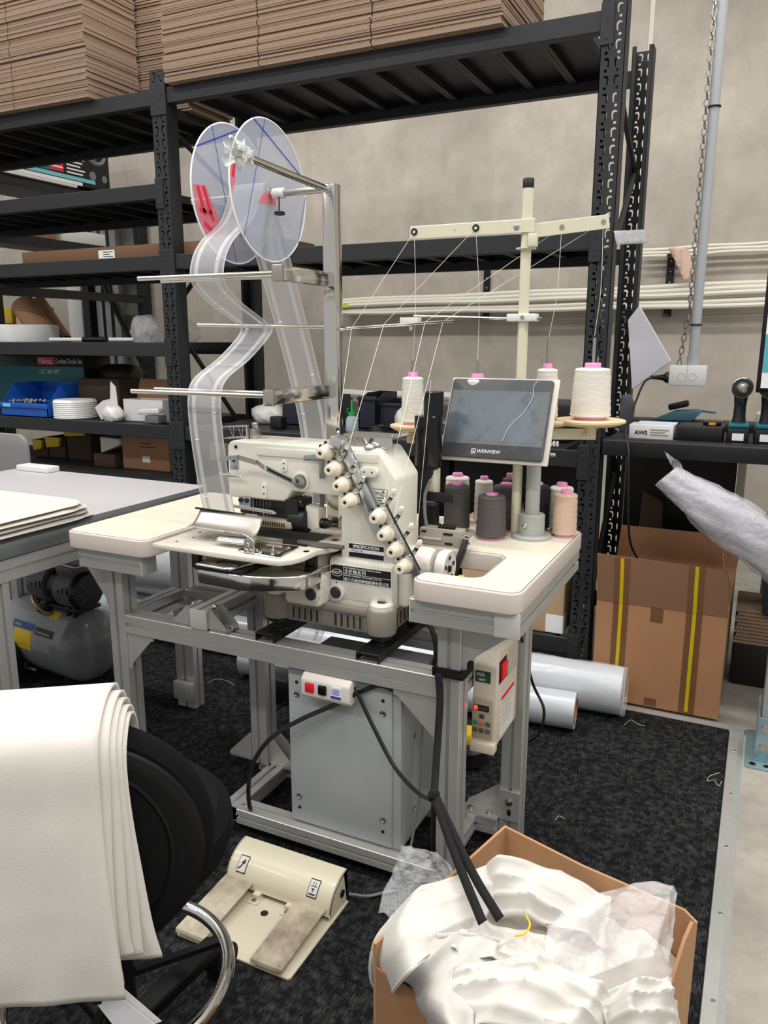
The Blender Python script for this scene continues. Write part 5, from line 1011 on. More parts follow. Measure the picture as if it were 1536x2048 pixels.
a, c = at(683, 800, y=3.05), at(750, 800, y=3.05); openbin('dark navy bin behind the green bottle', a.x+0.06, c.x-0.02, 3.1, 3.32, ZS, 1.07)
a, c = at(752, 810, y=3.1), at(800, 810, y=3.1); openbin('dark navy bin left of the leftmost thread cone', a.x, c.x+0.02, 3.13, 3.3, ZS, 1.04)
bag('plastic_bag', 'white crumpled bag beside the leftmost thread cone', (at(815, 830, y=3.02).x, 3.02, ZS), 0.05, 0.05, 0.07, WBAG, 8, n=16)
bag('plastic_bag', 'flat white bag beside the dark rear post', (at(535, 810, y=3.1).x, 3.12, ZS), 0.09, 0.07, 0.055, WBAG, 12, n=16)
p = at(704, 862, y=2.98); p.z = ZS; OB = thing('oil_bottle', 'clear squeeze oil bottle with green spout on the shelf', 'bottle', p)
B().turn([(0.026, 0), (0.028, 0.004), (0.028, 0.038), (0.024, 0.058), (0.013, 0.068)], p, n=24).build('body', mat('oil_bottle_clear', (196, 212, 214), 0.2, alpha=0.75), OB)
GRN = mat('green_plastic', (16, 168, 76), 0.4)
B().turn([(0.016, 0.066), (0.016, 0.080), (0.006, 0.083), (0.0035, 0.135), (0.002, 0.138)], p, n=16).build('spout', GRN, OB)
B().tube([p+Vector(q) for q in ((-0.012, 0, 0.075), (-0.022, 0, 0.082), (-0.022, 0, 0.096), (-0.014, 0, 0.098))], 0.002, 6).build('tether', GRN, OB)
p = at(757, 862, y=3.0); b = B()
for k in range(3): b.tube([Vector((p.x+(0.045-0.006*k)*math.cos(a), 3.0+0.04*math.sin(a), ZS+0.006+0.009*k)) for a in [i*math.pi/10 for i in range(20)]], 0.005, 6, closed=True)
tag(b.build('cable_coil', BLACK_PL), 'coil of black cable on the shelf left of the thread disc', 'coil')
tag(B().box(at(540, 860, y=2.9).x, at(562, 860, y=2.9).x, 2.9, 2.95, ZS, ZS+0.055).build('black_box', BLACK_PL, None, bev=0.004), 'small black box on the shelf above the machine arm', 'box')
tag(B().box(-1.02, -0.66, 3.0, 3.3, ZS, 1.06).build('dark_crate', BLACK_PL, None, bev=0.006), 'black crate on the shelf behind the screen', 'crate')
b = B()
for k in range(12): b.tube([Vector((-0.80+0.012*k, 2.85+0.010*math.cos(a), ZS+0.012+0.010*math.sin(a))) for a in [i*math.pi/5 for i in range(10)]], 0.003, 5, closed=True)
tag(b.build('spiral_wrap', WHITE_PL), 'white spiral cable wrap on the shelf right of the screen', 'cable wrap')
# lower dark space in the right bay: cartons and roll on the bottom shelf
xr = at(1130, 1250, y=2.83).x
o = thing('tan_carton', 'tan carton with white corner label on the bottom shelf', 'carton', (xr-0.2, 2.95, 0.2)); B().box(xr-0.42, xr-0.008, 2.83, 3.24, 0.2005, 0.62).build('body', mat('tan_board', (196, 166, 132), 0.75), o, bev=0.003)
B().box(xr-0.075, xr-0.009, 2.8288, 2.8302, 0.204, 0.275).build('label', WHITE_PR, o); B().box(xr-0.008, xr-0.0068, 2.83, 2.88, 0.204, 0.275).build('label_wrap', WHITE_PR, o)
tag(B().box(-2.2, -1.3, 2.95, 3.25, 0.2005, 0.55).build('dark_case', BLACK_PL, None, bev=0.01), 'black case in the dark bottom of the right bay', 'case')
tag(B().box(-1.25, -1.08, 2.9, 3.24, 0.2005, 0.50).build('dark_case', BLACK_PL, None, bev=0.01), 'narrow black case beside the tan carton', 'case')

for k, (x0, x1, z1) in enumerate(((-2.33, -1.80, 0.87), (-1.78, -1.25, 0.86), (-1.23, -0.60, 0.875))):  # plain black boxes added to darken the back of the lower bay
    T = thing('dark_filler_box', 'tall black filler box added to darken the back of the lower right bay, %s of three' % ('leftmost', 'middle', 'rightmost')[k], 'crate', ((x0+x1)/2, 3.34, 0.2005), 0, 'dark filler boxes low in the right bay')
    B().box(x0, x1, 3.27, 3.42, 0.2005, z1-0.03).build('body', BLACK_PL, T, bev=0.006); B().box(x0-0.004, x1+0.004, 3.262, 3.424, z1-0.03, z1-0.004).build('lid', BLACK_PL, T, bev=0.004)
# ------------------------------------------------------------------ wall rails, conduit, bench things
RAILW = mat('white_track', (232, 228, 214), 0.4)
def wrail(name, label, x0, x1, y, zs, r=0.011, m=None, sag=0.0):
    b = B(); n = 24
    pts = [Vector((x0+(x1-x0)*i/n, y, zs[0]+(zs[1]-zs[0])*i/n-sag*math.sin(math.pi*i/n)+0.003*math.sin(i*0.9+zs[0]*40))) for i in range(n+1)]
    b.tube(pts, r, 8); return tag(b.build(name, m or RAILW), label, 'rail', 'white curtain tracks on the wall')
WY = YW-0.06
nm = ('topmost', 'second highest', 'third highest', 'fourth highest', 'fifth highest', 'lowest')
ra, rb_ = at(690, 601, y=WY), at(1536, 562, y=WY)
for k in range(6):
    wrail('curtain_track', 'long white curtain track in the lower wall bundle, %s of six' % nm[k], ra.x, 0.9, WY-0.02-0.016*(k % 3), (ra.z-0.024*k*0.72, rb_.z+0.008-0.024*k), 0.0135, sag=0.004*(k % 3))
tag(B().box(ra.x-0.03, ra.x+0.06, WY-0.065, WY+0.01, ra.z-0.05, ra.z-0.02).build('yellow_tag', mat('hi_vis', (226, 232, 60), 0.5)), 'yellow tape at the left end of the white track bundle', 'tape')
ua, ub = at(1285, 500, y=WY), at(1536, 482, y=WY)
for k in range(3):
    wrail('curtain_track', 'white curtain track high on the wall right of the rack, %s of three' % ('upper', 'middle', 'lower')[k], ua.x, 0.9, WY-0.018*k, (ua.z-0.021*k, ub.z+0.008-0.021*k), 0.009)
lo = at(760, 790, y=WY-0.02); wrail('curtain_track', 'single white curtain track low on the wall behind the dark bins', -2.75, -1.5, WY-0.02, (lo.z, lo.z), 0.03)
for x in (-2.65, -1.6): B().box(x-0.01, x+0.01, WY-0.04, YW, lo.z-0.045, lo.z-0.03).build('track_clip', STEEL_BLK2, bpy.data.objects['wall_back'])
for k, (px, label) in enumerate(((975, 'black wall bracket carrying the white tracks inside the rack bay'), (1340, 'black wall bracket carrying the white tracks right of the rack'))):
    p = at(px, 560, y=YW); T = thing('wall_bracket', label, 'bracket', (p.x, YW, 1.45))
    b = B(); b.box(p.x-0.021, p.x+0.021, YW-0.014, YW-0.002, ra.z-0.13, ub.z-0.02); b.build('upright', STEEL_BLK2, T)
    for z in (ra.z-0.13, ub.z-0.065): B().box(p.x-0.012, p.x+0.012, YW-0.13, YW-0.002, z, z+0.014).build('arm', STEEL_BLK2, T)
    for z in (ra.z+0.06, ra.z+0.12, ra.z+0.18): B().turn([(0.004, 0), (0.004, 0.002)], (p.x, YW-0.014, z), (0, -1, 0), n=8).build('hole', WHITE_PL, T)
p = at(1343, 503, y=4.80)
b = B(); b.grid(lambda u, v: Vector((p.x-0.02+0.10*u+0.05*v*(1-u)*0.3+0.05*v, 4.80-0.012*math.sin(u*3.1)+0.008*hz(u*4, v*4), p.z+0.02-0.18*v*(0.6+0.4*math.sin(u*3.1)))), 10, 12); tag(b.build('cloth_scrap', mat('peach_cloth', (220, 190, 170), 0.8), solid=0.001), 'peach cloth scrap hanging from the upper wall bracket', 'cloth')
# conduit drop with socket box and chain
cx, cy = -0.262, 3.30
CD = thing('conduit_drop', 'grey power conduit hanging from the ceiling with white socket box', 'conduit', (cx, cy, 1.13))
B().cyl((cx, cy, 1.235), (cx, cy, 4.3), 0.0185, n=20).build('pipe', mat('grey_pvc', (168, 170, 174), 0.4), CD)
B().cyl((cx, cy, 1.205), (cx, cy, 1.24), 0.023, n=20).build('coupling', mat('grey_pvc', (168, 170, 174), 0.4), CD)
bx_ = B().box(-0.343, -0.208, 3.265, 3.335, 1.128, 1.206).build('socket_box', mat('socket_white', (222, 222, 220), 0.4), CD, bev=0.004)
for s in (-1, 1):
    B().tube([Vector((-0.2755+s*0.020+0.014*math.cos(a), 3.2645, 1.163+0.014*math.sin(a))) for a in [i*math.pi/10 for i in range(20)]], 0.0007, 5, closed=True).build('knockout', mat('socket_line', (190, 190, 188), 0.5), bx_)
B().box(-0.2763, -0.2747, 3.2635, 3.266, 1.129, 1.205).build('box_seam', mat('socket_line', (190, 190, 188), 0.5), bx_)
for z in (1.36, 2.13): B().tube([Vector((cx+0.021*math.cos(a), cy+0.021*math.sin(a), z)) for a in [i*math.pi/8 for i in range(16)]], 0.0035, 6, closed=True).build('cable_tie', BLACK_PL, CD)
CH = thing('chain', 'thin steel chain hanging beside the grey conduit', 'chain', (cx-0.035, cy-0.01, 1.21))
lk = B().tube([Vector((0.0085*math.cos(a), 0, 0.015*math.sin(a))) for a in [i*math.pi/6 for i in range(12)]], 0.0024, 5, closed=True).mesh('link', NICKEL)
for k in range(56):
    z = 1.213+0.0245*k; dx = -0.048+0.022*min(1, (z-1.21)/0.22)
    link('link', lk, CH, (cx+dx, cy-0.012, z), (0, 0.1, (math.pi/2 if k % 2 else 0)+0.4))
PG = thing('power_plug', 'black power plug with cord in the side of the white socket box', 'plug', (-0.36, 3.30, 1.155))
b = B(); b.turn([(0.021, 0), (0.022, 0.010), (0.012, 0.022), (0.008, 0.05), (0.006, 0.07)], (-0.344, 3.29, 1.158), (-1, -0.1, 0.0), n=16); b.build('plug_body', BLACK_PL, PG)
b = B(); b.tube(spline([(-0.405, 3.284, 1.157), (-0.43, 3.25, 1.14), (-0.437, 3.12, 1.08), (-0.43, 2.86, 0.985), (-0.405, 2.785, 0.93), (-0.395, 2.775, 0.78), (-0.39, 2.85, 0.60), (-0.37, 2.95, 0.50)], 8), 0.0042, 8); b.build('cord', BLACK_PL, PG)
# bench things
BZ = 0.9555
WB_ = thing('tool_parts_box', 'long white printed parts box at the left end of the bench', 'box', (-0.35, 2.9, BZ))
B().box(-0.425, -0.275, 2.90, 3.0, BZ, BZ+0.052).build('body', WHITE_PL, WB_, bev=0.002); lettering('AWS', 0.020, (-0.405, 2.8985, BZ+0.018), (1, 0, 0), (0, 0, 1), BLACK_PR, WB_, bold=0.0005)
for i in range(3): B().box(-0.352, -0.290-0.012*(i % 2)*1.0, 2.8985, 2.9005, BZ+0.016+0.009*i, BZ+0.020+0.009*i).build('text_line', mat('label_text', (150, 146, 142), 0.6), WB_)
tag(B().box(-0.40, -0.27, 2.93, 2.99, BZ+0.0525, BZ+0.0575).build('paper_sheets', mat('pale_blue_paper', (204, 222, 236), 0.6)), 'pale blue sheets lying on the white parts box', 'paper')
CHG = thing('battery_charger', 'black battery charger block in the middle of the bench', 'charger', (-0.19, 2.92, BZ))
B().box(-0.265, -0.115, 2.90, 3.05, BZ, BZ+0.055).build('body', BLACK_PL, CHG, bev=0.006); B().box(-0.185, -0.125, 2.95, 3.02, BZ+0.055, BZ+0.070).build('cradle', BLACK_SHINY, CHG, bev=0.004); B().box(-0.165, -0.143, 2.949, 2.952, BZ+0.057, BZ+0.066).build('latch', mat('amber', (226, 160, 40), 0.5), CHG)
def drill(label, x, y):
    T = thing('cordless_drill', label, 'drill', (x, y, BZ), 0.05, 'cordless drills on the bench')
    def lb(b, nm, m, bev=0.0, par=None): return b.build(nm, m, par or T, bev=bev, seg=2, local=True)
    bt = B(); bt.box(-0.034, 0.034, -0.055, 0.055, 0, 0.055); bat = lb(bt, 'battery', BLACK_PL, 0.006)
    b = B(); b.box(-0.018, 0.018, -0.0565, -0.0545, 0.014, 0.038); lb(b, 'battery_label', WHITE_PR, 0, bat)
    b = B(); b.box(-0.033, 0.033, -0.052, 0.056, 0.055, 0.070); lb(b, 'foot', TEAL, 0.006)
    b = B(); b.tube([Vector(q) for q in ((0, 0.010, 0.065), (0, 0.012, 0.09), (0, 0.018, 0.125), (0, 0.022, 0.165))], [0.024, 0.020, 0.019, 0.023], 16); lb(b, 'grip', mat('drill_rubber', (20, 30, 36), 0.5))
    b = B(); b.turn([(0.018, -0.06), (0.030, -0.045), (0.032, 0.0), (0.032, 0.06), (0.026, 0.08)], (0, 0.02, 0.190), (0, 1, 0), n=20); lb(b, 'motor_housing', TEAL)
    b = B(); b.turn([(0.034, 0.0), (0.035, -0.025), (0.028, -0.045)], (0, -0.005, 0.190), (0, 1, 0), n=24); lb(b, 'gearbox', mat('drill_nose', (40, 42, 44), 0.35))
    b = B(); b.turn([(0.020, -0.045), (0.020, -0.060), (0.014, -0.075), (0.006, -0.078)], (0, -0.005, 0.190), (0, 1, 0), n=20); lb(b, 'chuck', NICKEL)
    b = B(); b.tube([Vector((0.032*math.cos(a), -0.040, 0.190+0.032*math.sin(a))) for a in [i*math.pi/12 for i in range(24)]], 0.003, 6, closed=True); lb(b, 'nose_ring', NICKEL)
    b = B(); b.box(-0.007, 0.007, -0.022, -0.004, 0.135, 0.162); lb(b, 'trigger', BLACK_SHINY, 0.003)
drill('black and teal cordless drill standing beside the battery charger', -0.070, 2.945); drill('black and teal cordless drill at the right edge of the picture', 0.015, 2.945)
DP = thing('dustpan', 'teal dustpan with black brush at the back of the bench', 'dustpan', (-0.26, 3.36, 0.9855))
b = B(); b.prism([(-0.40, 0.986), (-0.25, 0.986), (-0.215, 1.025), (-0.24, 1.030), (-0.32, 1.022)], 'y', 3.33, 3.43); b.build('pan', mat('dustpan_teal', (70, 110, 126), 0.5), DP, bev=0.004); b = B(); b.bar((-0.25, 3.38, 1.028), (-0.165, 3.38, 1.02), 0.03, 0.008); b.build('handle', mat('dustpan_teal', (70, 110, 126), 0.5), DP, bev=0.003)
b = B(); b.bar((-0.345, 3.38, 1.035), (-0.27, 3.38, 1.055), 0.05, 0.025); b.build('brush', BLACK_PL, DP, bev=0.006)
b = B(); b.prism([(-0.495, BZ), (-0.455, BZ), (-0.450, BZ+0.1), (-0.47, BZ+0.14), (-0.495, BZ+0.14)], 'y', 3.1, 3.2); tag(b.build('tape_dispenser', mat('slate_plastic', (70, 74, 80), 0.5), None, bev=0.006), 'grey plastic holder at the left end of the bench', 'holder')
tag(B().box(-0.02, 0.10, 3.10, 3.2, BZ, BZ+0.09).build('clear_jar_box', mat('pale_yellow_box', (206, 206, 176), 0.4), None, bev=0.006), 'pale yellow box behind the cordless drills', 'box')
# paper pinned on the rack side, document board at the right
a = [at(1278, 612, y=3.3), at(1341, 722, y=3.3), at(1264, 778, y=3.3), at(1256, 640, y=3.3)]
b = B(); V = b.verts(a); W2 = b.verts([v+Vector((0.004, 0.003, 0)) for v in a]); b.skin(V, W2); b.face(V); b.face(W2[::-1]); tag(b.build('paper_sheet', mat('lilac_paper', (206, 204, 214), 0.6)), 'large pale sheet hanging pointed beside the rack rear post', 'paper')
DB = thing('document_board', 'black framed document board with teal and white pages at the right edge', 'board', (0.06, 2.84, 1.14))
dx = at(1512, 775, y=2.838).x
B().box(dx, dx+0.20, 2.836, 2.842, 1.135, 1.55).build('frame', BLACK_SHINY, DB, bev=0.004); B().box(dx+0.013, dx+0.19, 2.8345, 2.836, 1.15, 1.53).build('white_page', WHITE_PR, DB); B().box(dx+0.013, dx+0.045, 2.8335, 2.8346, 1.20, 1.32).build('teal_page', mat('page_teal', (90, 170, 190), 0.5), DB)
B().box(0.10, 0.12, 2.839, 2.843, 0.9655, 1.14).build('board_support', BLACK_PL, DB)
tpz = [at(1236, 450, y=2.795), at(1283, 436, y=2.82)]
b = B(); b.grid(lambda u, v: Vector((-0.50+0.085*u+0.012*v, 2.782+0.42*u*0.25+0.004*hz(u*5, v*5), 1.655+0.012*u-0.045*v)), 10, 4); tag(b.build('packing_tape', mat('clear_tape', (196, 198, 200), 0.15, alpha=0.6), solid=0.0008), 'strip of clear tape stretched across the rack posts', 'tape')
# ------------------------------------------------------------------ tall open carton
x0, x1, y0, y1, h = -0.475, -0.040, 2.752, 3.10, 0.387
CBT = mat('box_board', (172, 126, 90), 0.8, noise=0.05, nscale=8); CBI = mat('box_board_inside', (150, 112, 84), 0.8)
TB_ = carton('tall_carton', 'tall open brown carton with yellow strapping tape beside the rack', x0, x1, y0, y1, 0.0115, h, CBT, [
    ((x0, y0, h), (x1, y0, h), (x1-0.012, y0-0.012, h+0.165), (x0-0.006, y0-0.012, h+0.175)),
    ((x0, y1, h), (x1, y1, h), (x1+0.02, y1+0.02, h+0.20), (x0+0.015, y1+0.02, h+0.20)),
    ((x1, y0+0.01, h), (x1, y1-0.01, h), (x1-0.05, y1-0.05, h+0.15), (x1-0.04, y0+0.20, h+0.17))], fm={0: mat('flap_inside', (132, 98, 74), 0.8)})
YT = mat('strapping_yellow', (206, 180, 20), 0.35); FILM = mat('brown_tape', (142, 100, 70), 0.3, alpha=0.55)
for x in (x0+0.085, x1-0.105):
    B().box(x-0.026, x+0.026, y0-0.0012, y0, 0.013, h).build('tape_film', FILM, TB_); B().box(x-0.006, x+0.006, y0-0.0022, y0-0.001, 0.02, h+0.002).build('strap', YT, TB_)
    b = B(); b.bar((x, y0-0.003, h), (x-0.003, y0-0.0155, h+0.168), 0.012, 0.001, (0, 1, 0)); b.build('strap', YT, TB_); b = B(); b.bar((x, y0-0.0025, h), (x-0.003, y0-0.015, h+0.168), 0.052, 0.0008, (0, 1, 0)); b.build('tape_film', FILM, TB_)
for z0, z1 in ((0.016, 0.045), (h-0.055, h)): B().box((x0+x1)/2-0.03, (x0+x1)/2+0.012, y0-0.001, y0, z0, z1).build('tape_patch', FILM, TB_)
B().box(x1-0.001, x1+0.001, y0+0.09, y0+0.10, 0.22, h).build('strap', YT, TB_)
# ------------------------------------------------------------------ silver rolls on the floor
SIL = mat('silver_foil', (216, 222, 227), 0.3, 0.15, bump=0.35, bscale=14, noise=0.05, nscale=6, stretch=(0.4, 1, 1)); CORE = mat('roll_core', (160, 120, 92), 0.8)
def froll(label, p0, p1, r, core, m=SIL, wrap=False):
    p0, p1 = Vector(p0), Vector(p1); T = thing('foil_roll', label, 'roll', (p0+p1)/2 - Vector((0, 0, r)), 0, 'silver foil rolls')
    ax = (p1-p0).normalized(); L_ = (p1-p0).length; b = B()
    n = 26; e1 = ax.cross(Vector((0, 0, 1))).normalized(); e2 = e1.cross(ax)
    def f(u, v): a = 2*math.pi*u; rr = r*(1+0.010*hz(v*9, math.cos(a)*2, 1)+0.006*math.sin(a*5+v*20)); return p0+ax*(L_*v)+(e1*math.cos(a)+e2*math.sin(a))*rr
    b.grid(f, n, 30, closeu=True); b.build('sheet', m, T)
    b = B(); b.turn([(core, 0.0), (r*0.985, 0.001), (r*0.985, 0.004), (core, 0.006)], p0, ax, n=26, cap=False); b.build('end_face', mat('foil_end', (196, 190, 184), 0.5, noise=0.2, nscale=90), T)
    b = B(); b.turn([(core, -0.002), (core, L_), (core-0.004, L_), (core-0.004, -0.002)], p0, ax, n=20, cap=False); b.build('core', CORE, T)
    if wrap:
        b = B(); b.grid(lambda u, v: p0-ax*0.012+ax*(0.5*v)+(e1*math.cos(2*math.pi*u)+e2*math.sin(2*math.pi*u))*(r*1.035*(1+0.03*hz(u*8, v*9)+0.012*math.sin(u*60+v*13))), 40, 24, closeu=True); b.build('clear_wrap', mat('wrap_shine', (236, 240, 242), 0.08, alpha=0.25, spec=1.0), T)
froll('large silver foil roll in clear wrap before the tall carton', (-0.350, 2.655, 0.096), (-2.35, 2.55, 0.096), 0.084, 0.03, wrap=True)
froll('thin silver foil roll with open cardboard core lying nearest', (-0.475, 2.475, 0.075), (-1.75, 2.36, 0.075), 0.062, 0.046)
froll('fat silver roll lying behind the compressor under the desk', (-1.62, 2.63, 0.34), (-2.9, 2.58, 0.34), 0.16, 0.04)
tag(B().box(-2.9, -1.66, 2.47, 2.74, 0.008, 0.176).build('foil_bundle', SIL, None, bev=0.05, seg=4), 'flattened silver foil bundle under the fat roll', 'bundle')
# leaning bundle in plastic
LP = thing('wrapped_bundle', 'long white bundle in clear plastic leaning across the bench front', 'bundle', (0.3, 2.70, 0.02))
A0, A1 = Vector((-0.27, 2.715, 0.86)), Vector((0.55, 2.715, 0.085)); ax = (A1-A0).normalized(); e1 = ax.cross(Vector((0, 1, 0))).normalized(); e2 = ax.cross(e1)
A0b = A0+ax*0.02
def lean(r0, am):
    def f(u, v):
        a = 2*math.pi*u; r = r0*(0.55+0.45*min(1, v*6))*(1+am*hz(math.cos(a)*2, v*12, 3)+am*0.5*math.sin(a*7+v*30)); bend = 0.10*math.sin(v*math.pi)
        return A0+(A1-A0)*v+Vector((0.55*bend, 0, 0.55*bend))+(e1*math.cos(a)*1.0+e2*math.sin(a)*0.75)*r
    return f
B().grid(lean(0.072, 0.05), 36, 40, closeu=True).build('fabric_core', mat('white_roll_fabric', (188, 188, 198), 0.6), LP)
B().grid(lean(0.082, 0.10), 48, 60, closeu=True).build('plastic_sleeve', BAGM, LP)
b = B(); b.grid(lambda u, v: A0+Vector((-0.01+0.05*v, -0.02+0.01*hz(u*4, v*4), 0.055+0.0*u))+Vector((0.06*u, 0, -0.10*u+0.03*(1-v))), 10, 8); b.build('sleeve_end', BAGM, LP)
B().box(-0.497, -0.07, YB-0.06, YB-0.05, 0.02, 0.87).build('back_panel', BLACK_PL, bench)  # assumed rear panel, black also to give the shade under the bench
# dark things under the bench
tag(B().prism([(0.05, 0.62), (0.20, 0.62), (0.18, 0.30), (0.07, 0.30)], 'y', 3.1, 3.3).build('waste_bin', mat('charcoal_bin', (40, 46, 52), 0.5), None, bev=0.006), 'charcoal waste bin hung under the bench at the right edge', 'bin')
tag(B().box(0.045, 0.21, 3.09, 3.31, 0.62, 0.645).build('bin_rim', mat('charcoal_bin', (40, 46, 52), 0.5), None, bev=0.004), 'rim tray on top of the charcoal waste bin', 'bin')
tag(B().box(-0.065, -0.035, 3.3, 3.34, 0.0, 0.90).build('pale_strut', mat('cream_strut', (206, 200, 178), 0.5), None, bev=0.002), 'pale upright strut under the bench', 'strut')
for k in range(10): tag(B().box(-0.02+0.004*(k % 3), 0.14, 3.12, 3.36, 0.17+k*0.014, 0.181+k*0.014).build('flattened_carton', CARD_EDGE), 'flattened carton in the low stack under the bench', 'carton', 'cartons stacked under the bench')
tag(B().box(-0.02, 0.14, 3.12, 3.36, 0.0, 0.169).build('dark_case', BLACK_PL, None, bev=0.01), 'black case under the low stack of cartons', 'case')
tag(B().prism([(-0.44, 0.0), (-0.30, 0.0), (-0.33, 0.66), (-0.41, 0.70)], 'y', 3.28, 3.31).build('brown_board', DKB, None, bev=0.002), 'brown board leaning in the dark behind the tall carton', 'board')
# galvanised pallet rack foot at the right
PR = thing('pallet_rack_post', 'galvanised slotted post on a blue zinc foot plate at the right edge', 'post', (0.15, 2.6, 0))
ZB = mat('blue_zinc', (150, 180, 188), 0.3, 0.6)
B().prism(roundpoly([(0.052, 2.475), (0.26, 2.475), (0.26, 2.74), (0.052, 2.74)], 0.012), 'z', 0.0, 0.007).build('foot_plate', ZB, PR, bev=0.002)
b = B(); b.prism([(0.078, 2.52), (0.24, 2.52), (0.24, 2.526), (0.084, 2.526), (0.084, 2.70), (0.078, 2.70)], 'z', 0.007, 0.155); b.build('foot_bracket', ZB, PR, bev=0.002)
b = B(); b.prism([(0.088, 2.53), (0.20, 2.53), (0.20, 2.534), (0.093, 2.534), (0.093, 2.64), (0.088, 2.64)], 'z', 0.012, 2.9); b.build('upright', GALV, PR)
for k in range(34): B().box(0.104, 0.114, 2.528, 2.5305, 0.20+0.075*k, 0.22+0.075*k).build('slot', SCREW, PR)
for x, z in ((0.100, 0.12), (0.098, 0.055), (0.18, 0.12)):
    b = B(); b.turn([(0.012, 0), (0.012, 0.002), (0.008, 0.0025), (0.008, 0.010)], (x, 2.52, z), (0, -1, 0), n=12); b.build('bolt', NICKEL, PR)
for x in (0.075, 0.115): B().turn([(0.010, 0), (0.010, 0.0005)], (x, 2.497, 0.007), n=12).build('anchor_hole', SCREW, PR)
PR2 = thing('pallet_rack_post', 'galvanised slotted post standing further back at the right edge', 'post', (0.09, 3.4, 0))
b = B(); b.prism([(0.06, 3.40), (0.12, 3.40), (0.12, 3.404), (0.064, 3.404), (0.064, 3.48), (0.06, 3.48)], 'z', 0.006, 0.86); b.build('upright', GALV, PR2); B().box(0.04, 0.15, 3.37, 3.50, 0, 0.006).build('foot_plate', ZB, PR2)
# ------------------------------------------------------------------ air compressor
CPL = Vector((-2.27, 2.02, 0)); CP_ = thing('air_compressor', 'grey air compressor with twin black motor on the carpet under the desk', 'compressor', CPL)
TK = mat('tank_grey', (128, 130, 134), 0.3, coat=0.3); MBK = mat('motor_grey', (88, 90, 95), 0.45)
ax = Vector((-1, 0.12, 0)).normalized(); c0 = Vector((-2.15, 2.02, 0.168)); r = 0.14
b = B(); b.turn([(0.001, 0)]+[(r*math.sin(math.radians(t)), 0.075*(1-math.cos(math.radians(t)))) for t in range(8, 91, 8)]+[(r, 0.08), (r, 0.45)]+[(r*math.cos(math.radians(t)), 0.45+0.075*math.sin(math.radians(t))) for t in range(10, 90, 10)], c0, ax, n=40); tk = b.build('tank', TK, CP_)
def tank_pt(t, a): e1 = ax.cross(Vector((0, 0, 1))).normalized(); return c0+ax*t+(Vector((0, -1, 0))*math.cos(a)+Vector((0, 0, 1))*math.sin(a))*(r+0.001)
def wrap(t0, t1, a0, a1, m, nm, off=0): b = B(); b.grid(lambda u, v: tank_pt(t0+(t1-t0)*u, math.radians(a0+(a1-a0)*v))+Vector((0, -off, off)), 2, 6); b.build(nm, m, tk)
wrap(0.13, 0.24, 22, 34, BLACK_PR, 'maker_label'); wrap(0.14, 0.25, -2, 20, mat('rating_grey', (150, 148, 156), 0.5), 'rating_label'); wrap(0.255, 0.36, -6, 24, YELLOW_PR, 'warning_label'); wrap(0.245, 0.38, 25, 36, mat('label_blue', (30, 80, 130), 0.5), 'blue_label'); wrap(0.15, 0.20, 52, 66, YELLOW_PR, 'yellow_sticker')
q = tank_pt(0.225, math.radians(25)); lettering('LINCOLN', 0.020, q+Vector((0, -0.002, 0.001)), -ax, Vector((0, -0.42, 0.9)), WHITE_PR, tk, bold=0.0004, xs=0.95)
q = tank_pt(0.37, math.radians(28)); lettering('TANK', 0.022, q+Vector((0, -0.002, 0.001)), -ax, Vector((0, -0.42, 0.9)), WHITE_PR, tk, bold=0.0004)
m0 = Vector((-2.205, 2.02, 0.385))
for k, t0 in enumerate((0.0, 0.16)):
    b = B(); b.turn([(0.066, t0+0.012), (0.073, t0+0.016), (0.075, t0+0.105), (0.068, t0+0.11)], m0, ax, n=30); mo = b.build('motor', MBK, CP_)
    for j in range(3): B().bar(m0+ax*(t0+0.03+0.025*j)+Vector((0, -0.0745, 0.0)), m0+ax*(t0+0.03+0.025*j)+Vector((0, -0.0745, 0.03 - 0.008*j)), 0.004, 0.003, (0, 1, 0)).build('vent_slot', BLACK_PR, mo)
    B().turn([(0.004, 0), (0.004, 0.002)], m0+ax*(t0+0.06)+Vector((0, -0.072, -0.02)), (0, -1, 0), n=8).build('screw', NICKEL, mo)
b = B(); b.turn([(0.060, 0.11), (0.060, 0.17)], m0, ax, n=28); b.build('motor_coupling', BLACK_PL, CP_)
b = B(); b.turn([(0.022, -0.010), (0.064, -0.008), (0.072, 0.004), (0.072, 0.016)], m0, ax, n=30); fn = b.build('fan_guard', BLACK_PL, CP_)
B().turn([(0.018, -0.013), (0.018, -0.009)], m0, ax, n=20).build('fan_hub', mat('hub_grey', (52, 54, 56), 0.5), fn)
for k in range(8): a = k*math.pi/4; B().bar(m0-ax*0.009+Vector((0, math.cos(a), math.sin(a)))*0.02, m0-ax*0.006+Vector((0, math.cos(a), math.sin(a)))*0.058, 0.004, 0.002, (1, 0, 0)).build('guard_spoke', MBK, fn)
for t0 in (0.0, 0.15):
    b = B(); b.bar(m0+ax*(t0+0.02)+Vector((0, 0, 0.078)), m0+ax*(t0+0.12)+Vector((0, 0, 0.078)), 0.085, 0.034); b.build('cylinder_head', MBK, CP_, bev=0.004)
b = B(); b.bar(m0+ax*0.0+Vector((0, 0, 0.10)), m0+ax*0.12+Vector((0, 0, 0.10)), 0.09, 0.008); b.build('head_cover', NICKEL, CP_, bev=0.002)
b = B(); b.bar(m0+ax*0.0+Vector((0, 0, -0.068)), m0+ax*0.26+Vector((0, 0, -0.068)), 0.11, 0.014)
for t in (0.012, 0.05): b.bar(m0+ax*t+Vector((0, -0.04, -0.075)), m0+ax*(t+0.02)+Vector((0, -0.04, -0.075)), 0.03, 0.04)
b.build('motor_cradle', BLACK_PL, CP_, bev=0.002)
